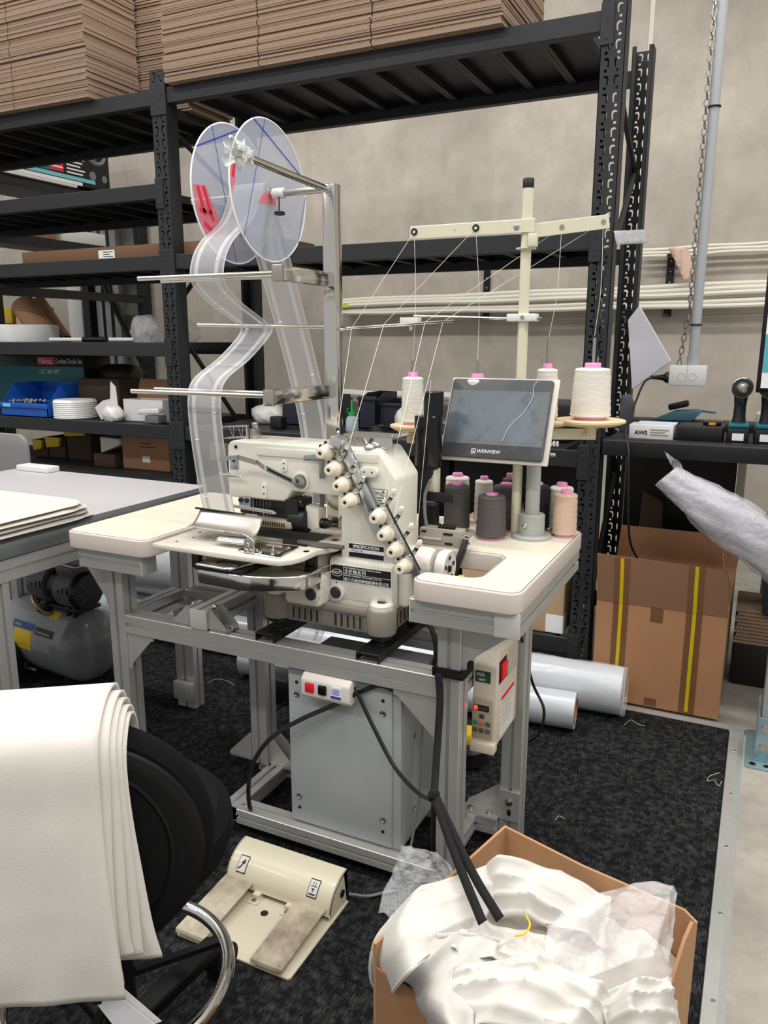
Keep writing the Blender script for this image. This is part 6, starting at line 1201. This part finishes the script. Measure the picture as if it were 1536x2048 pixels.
b = B(); b.tube(spline([m0+ax*0.27+Vector((0, -0.05, -0.04)), m0+ax*0.24+Vector((0, -0.075, -0.06)), m0+ax*0.18+Vector((0, -0.08, -0.085)), m0+ax*0.14+Vector((0, -0.07, -0.092))], 6), 0.006, 8); b.build('air_pipe', mat('brass', (190, 160, 110), 0.3, 0.9), CP_)
b = B(); b.turn([(0.03, 0), (0.034, 0.02), (0.028, 0.035)], m0+ax*0.2+Vector((0, -0.05, -0.095)), n=18); b.build('air_filter', BLACK_PL, CP_); B().turn([(0.016, 0.03), (0.016, 0.04)], m0+ax*0.2+Vector((0, -0.05, -0.095)), n=16).build('pressure_gauge', CHROME, CP_)
for t in (0.10, 0.42):
    for s in (-1, 1): p = c0+ax*t+Vector((0, s*0.09, 0)); B().bar((p.x, p.y, 0.008), (p.x, p.y, 0.10), 0.03, 0.03, (0, 1, 0)).build('foot', BLACK_PL, CP_, bev=0.004)
p = c0+ax*0.40+Vector((0, -0.17, -0.06)); b = B(); b.turn([(0.02, -0.022), (0.085, -0.022), (0.09, 0.0), (0.085, 0.022), (0.02, 0.022)], (p.x, p.y, 0.098), (0, 1, 0), n=28); b.build('wheel', BLACK_PL, CP_)
p = c0+ax*0.32+Vector((0, -0.13, -0.10)); b = B(); b.cyl(p, p+Vector((0.06, 0, 0.0)), 0.005, n=8); b.build('drain_valve', mat('brass', (190, 160, 110), 0.3, 0.9), CP_)
# ------------------------------------------------------------------ folded cloths on the desk, grey panel behind
LIN = mat('white_linen', (210, 206, 198), 0.8, bump=0.08, bscale=420, noise=0.05, nscale=7)
def folded(label, x0, x1, y0, y1, z0, th, seed, rz=0.0, group=None):
    b = B(); n = 5
    def slab(z, t, sd):
        def f(u, v):
            a = 2*math.pi*u; cs, sn = math.cos(a), math.sin(a)
            ex = 0.25
            sx = math.copysign(abs(cs)**ex, cs); sy = math.copysign(abs(sn)**ex, sn)
            rr = math.sin(math.pi*min(max(v, 0.001), 0.999)); rr = rr**0.16 if 0 < v < 1 else 0.0
            X = (x0+x1)/2+sx*(x1-x0)/2*rr+0.004*hz(sy*3+sd, sx*4); Y = (y0+y1)/2+sy*(y1-y0)/2*rr+0.004*hz(sx*3, sd+sy*4)
            return Vector((X, Y, z+t*(0.5-0.5*math.cos(math.pi*v))+(0.0025*hz(X*16, Y*14, sd) if v > 0.7 else 0)))
        b.grid(f, 72, 14, closeu=True)
    slab(z0, th, seed)
    o = b.build('folded_cloth', LIN, None, ang=70); return tag(o, label, 'cloth', group)
zz = 0.8005
for k in range(4): folded('folded white cloth on the grey desk, %s of the pile' % ('bottom layer', 'second layer from the bottom', 'third layer from the bottom', 'top layer')[k], -2.25, -1.705-0.008*(k % 2), 1.02, 1.655-0.012*k, zz+0.013*k, 0.0125, 3*k+1, group='folded cloths on the desk')
p = at(28, 935, y=2.35); b = B(); b.prism(roundpoly([(p.x-0.30, 0.42), (p.x+0.085, 0.42), (p.x+0.085, 0.90), (p.x-0.30, 0.90)], [0, 0, 0.055, 0.055], 8), 'y', 2.35, 2.372); sg = thing('round_cornered_screen', 'grey round-cornered panel standing behind the desk at the left', 'panel', (p.x-0.1, 2.36, 0)); b.build('panel', mat('mid_grey_panel', (138, 138, 138), 0.5), sg, bev=0.004)
for x in (p.x-0.25, p.x+0.03): B().box(x, x+0.03, 2.345, 2.378, 0.008, 0.42).build('leg', GALV, sg)
tag(B().box(-2.62, -2.45, 2.10, 2.16, 0.8005, 0.822).build('white_case', WHITE_PL, None, bev=0.003), 'flat white case at the rear corner of the desk', 'case')
# ------------------------------------------------------------------ office chair
CHX, CHY, CHR = -0.915, 0.835, math.atan2(0.58, 0.81)
CHR_ = thing('office_chair', 'black round office chair with chrome foot ring beside the pedal', 'chair', (CHX, CHY, 0), CHR)
BF = mat('black_upholstery', (15, 16, 18), 0.9, bump=0.15, bscale=600, spec=0.15); BP = mat('chair_black_plastic', (11, 11, 13), 0.55, spec=0.3)
def cb_(b, nm, m, par=None, **k): return b.build(nm, m, par or CHR_, local=True, **k)
b = B(); b.turn([(0.16, 0.465), (0.20, 0.475), (0.208, 0.50), (0.205, 0.525), (0.185, 0.545), (0.10, 0.552), (0.001, 0.553)], n=48); cb_(b, 'seat', BF)
def oval(a, c, t0, t1, y0, dish=0.0):
    b = B(); n = 56
    def f(u, v):
        an = 2*math.pi*u; prof_ = [(0.0, 0), (0.80, 0), (0.93, 0.08), (0.985, 0.28), (1.0, 0.5), (0.985, 0.72), (0.93, 0.92), (0.80, 1), (0, 1)]
        k = v*8; i = min(int(k), 7); w = k-i; rr = prof_[i][0]*(1-w)+prof_[i+1][0]*w; tt = prof_[i][1]*(1-w)+prof_[i+1][1]*w
        x, z = a*rr*math.cos(an), 0.628+c*rr*math.sin(an)
        return Vector((x, y0+t0+(t1-t0)*tt+0.25*x*x-0.04*(z-0.665), z))
    b.grid(f, n, 24, closeu=True); return b
cb_(oval(0.19, 0.185, 0, 0.055, -0.235), 'backrest', BF)
sh = cb_(oval(0.178, 0.172, -0.016, 0.004, -0.235), 'back_shell', BP)
b = B(); b.tube([Vector((0.135*math.cos(a), -0.250+0.25*(0.135*math.cos(a))**2-0.04*0.165*math.sin(a), 0.628+0.145*math.sin(a))) for a in [i*math.pi/24 for i in range(48)]], 0.004, 6, closed=True); cb_(b, 'shell_groove_ring', BP, sh)
b = B(); b.tube(spline([(0, -0.225, 0.56), (0, -0.235, 0.46), (0, -0.20, 0.42), (0, -0.06, 0.425)], 6), 0.022, 10); cb_(b, 'back_bracket', BP)
b = B(); b.turn([(0.05, 0.43), (0.09, 0.445), (0.10, 0.466)], n=24); cb_(b, 'seat_plate', BP)
b = B(); b.turn([(0.028, 0.10), (0.028, 0.26), (0.018, 0.262), (0.018, 0.44)], n=20); cb_(b, 'gas_column', BP)
b = B(); b.tube([Vector((0.187*math.cos(a), 0.187*math.sin(a), 0.22)) for a in [i*math.pi/32 for i in range(64)]], 0.0125, 14, closed=True); fr = cb_(b, 'foot_ring', CHROME)
for k in range(3): a = k*2*math.pi/3+2.4; cb_(B().bar((0.02*math.cos(a), 0.02*math.sin(a), 0.22), (0.18*math.cos(a), 0.18*math.sin(a), 0.22), 0.014, 0.010), 'ring_spoke', BP, fr)
for k in range(5):
    a = math.radians(54.4+72*k); d = Vector((math.cos(a), math.sin(a), 0))
    b = B(); b.bar(d*0.02+Vector((0, 0, 0.105)), d*0.258+Vector((0, 0, 0.082)), 0.042, 0.030); lg = cb_(b, 'base_leg', BP, bev=0.008, seg=3)
    q = d*0.268; t = Vector((-d.y, d.x, 0)); b = B()
    for s in (-1, 1): b.turn([(0.012, -0.009), (0.028, -0.009), (0.031, 0), (0.028, 0.009), (0.012, 0.009)], q+t*0.014*s+Vector((0, 0, 0.039)), t, n=24)
    b.turn([(0.034, -0.024), (0.034, 0.024)], q+Vector((0, 0, 0.045)), t, n=24); b.cyl(q+Vector((0, 0, 0.045)), q+Vector((0, 0, 0.085)), 0.007, n=10); cb_(b, 'caster', BP, lg)
# cloths draped over the backrest
def draped(label, xa, xb, off, zb_far, zb_near, seed, flare=0.0, group='white cloths over the chair back', slant=0.0):
    th = 0.004; T0 = -0.222
    path = [Vector((0, T0+0.075+off, zb_far)), Vector((0, T0+0.062+off, 0.735)), Vector((0, T0+0.045+off, 0.792+off)), Vector((0, T0+0.0, 0.816+off)), Vector((0, T0-0.045-off, 0.792+off)), Vector((0, T0-0.058-off, 0.735)), Vector((0, T0-0.060-off*1.1, 0.65)), Vector((0, T0-0.062-off*1.2, 0.55)), Vector((0, T0-0.060-off*1.2, zb_near))]
    P = spline(path, 8); n = len(P)-1
    b = B()
    def f(u, v):
        k = v*n; i = min(int(k), n-1); p = P[i].lerp(P[i+1], k-i); nr = max(0, (v-0.45)/0.55)
        x = xa+(xb-xa)*u + flare*nr**2.0*u + 0.005*nr*math.sin(v*9+seed)*u
        y = p.y - nr*(0.005*hz(u*2.4, v*2.2) + 0.003*math.sin(u*13+v*2.5)) - 0.004*math.exp(-((v-0.80)/0.012)**2)*(1-u)
        z = p.z + ((0.008*math.sin(u*4+seed)*nr - slant*u*nr) if v > 0.5 else 0)
        return Vector((x, y, z))
    b.grid(f, 36, 56)
    o = b.build('draped_cloth', LIN, None, local=True, ang=70, solid=th); o.location = (CHX, CHY, 0); o.rotation_euler = (0, 0, CHR)
    return tag(o, label, 'cloth', group)
N5 = ('innermost', 'second from the chair', 'third from the chair', 'fourth from the chair', 'outermost')
dr = [(-0.36, 0.090, 0.000, 0.55, 0.500, 0.0, 0.026, 0.0), (-0.36, 0.086, 0.008, 0.52, 0.53, 1.3, 0.014, 0.012), (-0.36, 0.080, 0.016, 0.50, 0.505, 2.7, 0.010, -0.012), (-0.36, 0.074, 0.024, 0.53, 0.480, 4.1, -0.004, 0.004), (-0.36, 0.064, 0.032, 0.56, 0.482, 5.6, 0.006, 0.010)]
for k, (xa, xb, off, zf, zn, sd, fl, sl) in enumerate(dr): draped('white linen cloth over the chair back, %s layer' % N5[k], xa, xb, off, zf, zn, sd, fl, slant=sl)
for k in (0, 1):
    M_ = Matrix.Translation((CHX, CHY, 0)) @ Matrix.Rotation(CHR, 4, 'Z')
    b = B(); b.prism([(0.020+0.012*k, 0.478), (0.046+0.012*k, 0.478), (0.105+0.008*k, 0.405), (0.062+0.012*k, 0.393)], 'y', -0.300+0.004*k, -0.2990+0.004*k); b.xf(M_)
    T = thing('swing_tag', ('front' if k == 0 else 'rear')+' white paper tag hanging from the cloths on the chair', 'tag', M_ @ Vector((0.06, -0.3, 0.40)), 0, 'paper tags'); b.build('card', mat('tag_card', (222, 220, 224), 0.6), T)
    if k == 0:
        b = B(); b.box(0.030, 0.042, -0.308, -0.3, 0.455, 0.471); b.xf(M_); b.build('clip', BLACK_PL, T, bev=0.002)
# ------------------------------------------------------------------ carton of white fabric in front
KX, KY, KR, KH = -0.347, 1.218, math.radians(-15.05), 0.45
FB = thing('fabric_carton', 'open brown carton overflowing with white fabric beside the trim strip', 'carton', (KX, KY, 0.0085), KR)
FBM = mat('front_box_board', (172, 130, 94), 0.8, noise=0.06, nscale=10); FBD = mat('front_box_outside', (156, 114, 82), 0.8)
bw, bl, t = 0.343, 0.356, 0.005
def fb(b, nm, m): return b.build(nm, m, FB, local=True)
H = KH-0.0085
fb(B().box(0, bw, -bl, 0, 0, t), 'base', FBD)
fb(B().prism([(0, t), (bw, t), (bw, H-0.012), (bw-0.02, H), (bw*0.45, H-0.006), (0, H)], 'y', -t, 0), 'wall_panel', FBM)
fb(B().prism([(-bl, t), (-t, t), (-t, H), (-bl*0.4, H-0.004), (-bl, H-0.01)], 'x', 0, t), 'wall_panel', FBM)
fb(B().prism([(-bl, t), (-t, t), (-t, H-0.012), (-0.02, H), (-0.05, H-0.012), (-0.09, H-0.055), (-0.14, H-0.065), (-bl, H-0.06)], 'x', bw-t, bw), 'wall_panel', FBM)
fb(B().box(t, bw-t, -bl, -bl+t, t, H-0.05), 'wall_panel', FBD)
o = fb(B().prism([(-0.33, 0.34), (-0.19, 0.34), (-0.19, 0.362), (-0.33, 0.362)], 'x', bw, bw+0.0004), 'print_line', mat('print_brown', (96, 66, 50), 0.7))
for k in range(4): fb(B().box(bw, bw+0.0005, -0.24-0.01*k, -0.12, 0.285-0.018*k, 0.290-0.018*k), 'print_line', mat('print_brown', (96, 66, 50), 0.7))
b = B()
for k, (y, z, r) in enumerate(((-0.20, 0.30, 0.016), (-0.225, 0.275, 0.018), (-0.25, 0.30, 0.014), (-0.245, 0.255, 0.02), (-0.28, 0.25, 0.018), (-0.21, 0.245, 0.014), (-0.27, 0.285, 0.016))): b.turn([(r, 0), (r, 0.0005)], (-0.0005+0.0001*k, y, z), (-1, 0, 0), n=14)
fb(b, 'yellow_print', mat('print_yellow', (196, 158, 20), 0.6))
BM = Matrix.Translation((KX, KY, 0)) @ Matrix.Rotation(KR, 4, 'Z')
def cp(px, py, z):                                    # control point: at height z, or (tuple) at that distance outside the left carton wall
    if not isinstance(z, tuple): return at(px, py, z=z)
    n = BM.to_3x3() @ Vector((-1, 0, 0)); q = BM @ Vector((-z[0], 0, 0)); d = at(px, py, z=0.2)-CAMP
    return CAMP + d*((q-CAMP).dot(n)/d.dot(n))
def surf(rows, nu=14, nv=14, amp=0.004, seed=0.0, freq=2.3):
    Rw = [spline([cp(*c) for c in r], nv) for r in rows]; cols = [spline(list(c), nu) for c in zip(*Rw)]
    b = B(); G_ = []; nI, nJ = len(cols)-1, len(cols[0])-1
    for i, c in enumerate(cols):
        g = []
        for j, p in enumerate(c):
            u, v = i/nI, j/nJ; w = 2*math.pi
            rd = lambda t: (1-abs(math.sin(t)))**1.6
            d = amp*(0.9*rd(math.pi*(freq*u+0.55*v+0.12*math.sin(5*v+seed))+seed)+0.6*rd(math.pi*(freq*1.3*v-0.7*u+0.1*math.sin(6*u+seed))+2*seed)+0.3*math.sin(w*(freq*u+1.3*v)+3*seed)-0.5)
            g.append(b.bm.verts.new(p+Vector((0.35*d, -0.35*d, d))))
        G_.append(g)
    for i in range(nI):
        for j in range(nJ): b.face([G_[i][j], G_[i+1][j], G_[i+1][j+1], G_[i][j+1]])
    return b, cols
FAB = mat('white_sheer_fabric', (206, 203, 196), 0.8, bump=0.05, bscale=700); GAUZE = mat('white_gauze', (214, 212, 206), 0.75, alpha=0.72)
GRP = 'white fabric in the front carton'
def sheet(rows, label, m=FAB, hem=None, solid=0.002, name='fabric_piece', cat='fabric', group=GRP, **k):
    b, cols = surf(rows, **k); T = thing(name, label, cat, cp(*rows[len(rows)//2][len(rows[0])//2]), 0, group)
    b.build('cloth', m, T, ang=80, solid=solid)
    for h in (hem or []):
        P = cols[0] if h == 'c0' else cols[-1] if h == 'c1' else [c[0] for c in cols] if h == 'r0' else [c[-1] for c in cols]
        B().tube(P, 0.0028, 6).build('hem', m, T)
    return T
# heap that fills the carton
hp = B(); M_ = Matrix.Translation((KX, KY, 0)) @ Matrix.Rotation(KR, 4, 'Z')
hp.grid(lambda u, v: M_ @ Vector((0.008+(bw-0.016)*u, -0.008-(bl-0.016)*v, 0.372+0.025*v+0.02*(1-u)*v+0.014*hz(u*3, v*2.6, 1)+0.004*hz(u*7, v*6, 3))), 50, 50)
tag(hp.build('fabric_piece', FAB, ang=80), 'crumpled white fabric filling the carton below the other pieces', 'fabric', GRP)
sheet([[(1000, 1730, .43), (930, 1745, .462), (850, 1772, .470), (806, 1805, (0.008,)), (784, 1838, (0.012,))], [(990, 1790, .43), (900, 1800, .472), (815, 1825, .474), (754, 1872, (0.015,)), (744, 1908, (0.018,))], [(965, 1850, .42), (890, 1860, .47), (800, 1885, .474), (744, 1945, (0.022,)), (752, 1990, (0.024,))], [(945, 1895, .42), (875, 1905, .465), (812, 1950, .468), (772, 2015, (0.028,)), (800, 2055, (0.026,))]], 'white fabric draped over the left rim of the carton', hem=['r1'], amp=0.010, seed=2)
sheet([[(872, 1872, .474), (930, 1868, .468), (1000, 1880, .458)], [(815, 1935, .474), (890, 1935, .462), (975, 1945, .46)], [(795, 1990, (0.02,)), (865, 2000, .455), (950, 2010, .455)], [(822, 2045, (0.022,)), (890, 2060, .44), (950, 2090, .44)]], 'translucent white hemmed fabric hanging in the left front loop', GAUZE, hem=['r0'], amp=0.005, seed=7)
sheet([[(958, 1745, .43), (998, 1712, .478), (1080, 1728, .455), (1160, 1760, .44), (1222, 1795, .42)], [(972, 1785, .42), (1010, 1765, .452), (1085, 1785, .452), (1170, 1815, .438), (1218, 1845, .42)], [(985, 1835, .405), (1022, 1835, .41), (1095, 1850, .415), (1172, 1870, .415), (1210, 1895, .41)]], 'pointed white fabric fold rising at the back wall of the carton', amp=0.011, seed=11, freq=2.6)
sheet([[(908, 1938, .470), (1000, 1914, .492), (1090, 1918, .492), (1180, 1958, .480), (1232, 2002, .46)], [(893, 1990, .455), (985, 1958, .490), (1078, 1962, .496), (1160, 2008, .472), (1212, 2046, .44)], [(872, 2062, .40), (975, 2050, .455), (1070, 2060, .468), (1148, 2095, .44), (1195, 2115, .40)]], 'broad white fabric fold across the front of the carton', amp=0.012, seed=15, freq=2.6, hem=['c0'])
sheet([[(1195, 1995, .46), (1258, 1962, .482), (1322, 1952, .475), (1338, 1962, .465)], [(1210, 2030, .45), (1268, 2000, .482), (1335, 1985, .465), (1352, 2000, .44)], [(1222, 2080, .42), (1280, 2065, .45), (1345, 2050, .42), (1362, 2070, .39)]], 'white hemmed fabric folds at the right front corner of the carton', hem=['r1', 'c0'], amp=0.012, seed=19)
sheet([[(930, 1800, .44), (980, 1845, .436), (1050, 1860, .43), (1110, 1880, .43)], [(900, 1850, .455), (960, 1890, .445), (1040, 1900, .44), (1110, 1920, .44)], [(900, 1900, .46), (960, 1915, .46), (1040, 1925, .46), (1110, 1950, .455)]], 'flat white fabric in the middle of the carton under the black straps', amp=0.012, seed=23, freq=2.6)
CB2 = mat('clear_crumpled_bag', (236, 232, 230), 0.06, alpha=0.3, spec=1.0, bump=1.0, bscale=38)
sheet([[(1095, 1850, .45), (1180, 1790, .468), (1268, 1768, .48), (1322, 1762, .49), (1352, 1790, .475)], [(1088, 1910, .45), (1180, 1868, .478), (1262, 1830, .49), (1330, 1830, .485), (1350, 1860, .465)], [(1110, 1965, .455), (1190, 1950, .478), (1265, 1920, .475), (1310, 1915, .465), (1335, 1930, .445)]], 'clear crumpled plastic bag lying in the right side of the carton', CB2, name='plastic_bag', cat='bag', group=None, amp=0.010, seed=31, freq=2.4, solid=0.0008, nu=16, nv=16)
tag(B().tube(spline([at(1052, 1830, z=.45), at(1060, 1850, z=.455), at(1048, 1868, z=.455), at(1030, 1872, z=.45)], 5), 0.0016, 6).build('yellow_tie', YELLOW_PR), 'small yellow tie lying on the fabric in the carton', 'tie')
# bubble wrap behind the left side
b = B(); rows = [[(808, 1690, 1.26), (870, 1708, 1.27), (915, 1745, 1.27)], [(775, 1755, 1.22), (835, 1765, 1.24), (890, 1785, 1.25)], [(752, 1830, 1.16), (800, 1840, 1.18), (860, 1850, 1.20)]]
Q = [spline([at(px, py, y=y) for px, py, y in r], 16) for r in rows]; cols = [spline(list(c), 16) for c in zip(*Q)]
G_ = [[b.bm.verts.new(p+Vector((0.005*hz(p.x*18, p.z*18, 1), 0.008*hz(p.x*20, p.z*18, 5), 0.003*hz(p.x*26, p.y*26, 3)))) for p in c] for c in cols]
for i in range(len(G_)-1):
    for j in range(len(G_[0])-1): b.face([G_[i][j], G_[i+1][j], G_[i+1][j+1], G_[i][j+1]])
tag(b.build('plastic_wrap', mat('bubble_wrap', (214, 220, 222), 0.08, alpha=0.26, spec=1.0, bump=1.0, bscale=70), solid=0.001), 'shiny clear plastic wrap standing against the left back of the carton', 'wrap')
# black straps tied to the leg
ST = thing('black_strap', 'black strap tied round the right leg with two loose ends over the carton', 'strap', (-0.563, 1.47, 0.58)); SK = mat('black_webbing', (9, 9, 11), 0.85)
b = B()
for x0, x1, y0, y1 in ((-0.594, -0.532, 1.482, 1.489), (-0.594, -0.532, 1.545, 1.552), (-0.599, -0.592, 1.482, 1.552), (-0.534, -0.527, 1.482, 1.552)): b.box(x0, x1, y0, y1, 0.582, 0.602)
b.build('loop', SK, ST); b = B(); b.tube(spline([(-0.534, 1.483, 0.592), (-0.522, 1.474, 0.596), (-0.515, 1.474, 0.612)], 4), 0.005, 6); b.build('loop_end', SK, ST)
def flat(P, w, nm):
    P = spline(P, 8); b = B(); rows = []
    for i, p in enumerate(P):
        d = (P[min(i+1, len(P)-1)]-P[max(i-1, 0)]).normalized(); s_ = d.cross(Vector((0, -0.6, 0.5))).normalized()
        rows.append((b.bm.verts.new(p-s_*w/2), b.bm.verts.new(p+s_*w/2)))
    for r0, r1 in zip(rows, rows[1:]): b.face([r0[0], r0[1], r1[1], r1[0]])
    b.build(nm, SK, ST, solid=0.0018)
flat([(-0.582, 1.476, 0.592), at(880, 1400, y=1.46), at(874, 1500, y=1.40), at(868, 1590, y=1.26)], 0.016, 'hanging_strap')
B().turn([(0.004, -0.014), (0.012, -0.006), (0.012, 0.006), (0.005, 0.014)], at(868, 1592, y=1.26), (0.1, -0.3, 1), n=10).build('knot', SK, ST)
flat([at(868, 1595, y=1.26), at(895, 1670, z=.485), at(930, 1760, z=.488), at(965, 1845, z=.482)], 0.014, 'strap_end')
flat([at(872, 1592, y=1.26), at(908, 1670, z=.487), at(950, 1755, z=.490), at(1000, 1838, z=.482)], 0.014, 'strap_end')
flat([at(868, 1600, y=1.34), at(866, 1680, y=1.40), at(868, 1735, y=1.42)], 0.013, 'strap_tail')
# cables
def cable(P, r, label, m=BLACK_PL, name='cable'): tag(B().tube(spline(P, 10), r, 8).build(name, m), label, 'cable')
cable([at(718, 1383, y=1.50), at(680, 1405, y=1.495), at(600, 1440, y=1.49), at(540, 1478, y=1.485), at(505, 1530, y=1.485), at(497, 1590, y=1.49), at(508, 1640, y=1.52), at(535, 1668, y=1.56)], 0.0058, 'thick black cable curving left from the switch box to the floor')
cable([at(716, 1388, y=1.50), at(745, 1450, y=1.49), at(790, 1535, y=1.47), at(835, 1585, y=1.42), at(866, 1602, y=1.35)], 0.0048, 'black cable running from the switch box to the strap knot')
cable([at(716, 1385, y=1.51), at(760, 1372, y=1.513), at(800, 1388, y=1.513)], 0.005, 'short black cable end behind the switch box along the cabinet top')
GC = mat('grey_cable', (128, 128, 124), 0.5)
cable([at(846, 1450, y=1.60), at(842, 1530, y=1.58), at(838, 1600, y=1.57), at(828, 1660, y=1.56), at(820, 1700, y=1.55)], 0.003, 'thin grey cable hanging beside the cabinet right face', GC)
cable([at(700, 1788, z=.05), at(735, 1792, z=.02), at(770, 1785, z=.0125), at(800, 1780, z=.0125)], 0.0035, 'grey pedal cable leading towards the carton', GC)
cable([(-0.47, 1.72, 0.62), at(1065, 1365, y=2.0), at(1088, 1420, y=2.0), at(1075, 1470, y=2.0), at(1030, 1490, y=2.0), at(990, 1478, y=1.95)], 0.004, 'black cable looping out right of the rear leg')
cable([at(846, 1235, y=1.70), at(865, 1262, y=1.70), at(872, 1300, y=1.70), at(868, 1345, y=1.72)], 0.007, 'grey cable loom hanging under the right wing of the table', mat('dark_cable', (66, 66, 66), 0.5))
cable([at(570, 1405, y=2.05), at(545, 1430, y=2.05), at(535, 1460, y=2.05), at(548, 1480, y=2.1)], 0.004, 'thin black cable looping behind the left inner leg')
p = at(945, 1512, z=0.03); VC = thing('floor_motor', 'black motor with yellow cap on the carpet behind the right leg', 'motor', (p.x, p.y, 0.0085))
b = B(); b.turn([(0.05, 0), (0.062, 0.01), (0.062, 0.055), (0.045, 0.075), (0.001, 0.078)], (p.x-0.015, p.y, 0.0085), n=24); b.build('body', BLACK_PL, VC); B().turn([(0.040, 0.074), (0.042, 0.09), (0.034, 0.105), (0.001, 0.108)], (p.x-0.02, p.y, 0.0085), n=24).build('yellow_cap', YELLOW_PR, VC)
p = at(555, 1345, z=0.05); tag(B().box(p.x-0.03, p.x+0.14, p.y-0.15, p.y-0.04, 0.0085, 0.10).build('black_power_unit', BLACK_PL, None, bev=0.006), 'black power unit on the carpet behind the cabinet', 'power unit')
# lint threads on the carpet
for k, P in enumerate(([(1440, 1545), (1420, 1552), (1415, 1562), (1428, 1560), (1437, 1572), (1444, 1562)], [(1248, 1450), (1262, 1440), (1275, 1448), (1290, 1452)], [(416, 1365), (432, 1358), (455, 1362), (470, 1372)], [(1110, 1640), (1118, 1632), (1130, 1638)])):
    tag(B().tube(spline([at(x, y, z=0.0095) for x, y in P], 5), 0.0006, 5).build('lint_thread', THR), 'loose white thread on the carpet ' + ('near the trim strip', 'beside the large foil roll', 'behind the left front leg', 'right of the fabric carton')[k], 'thread')
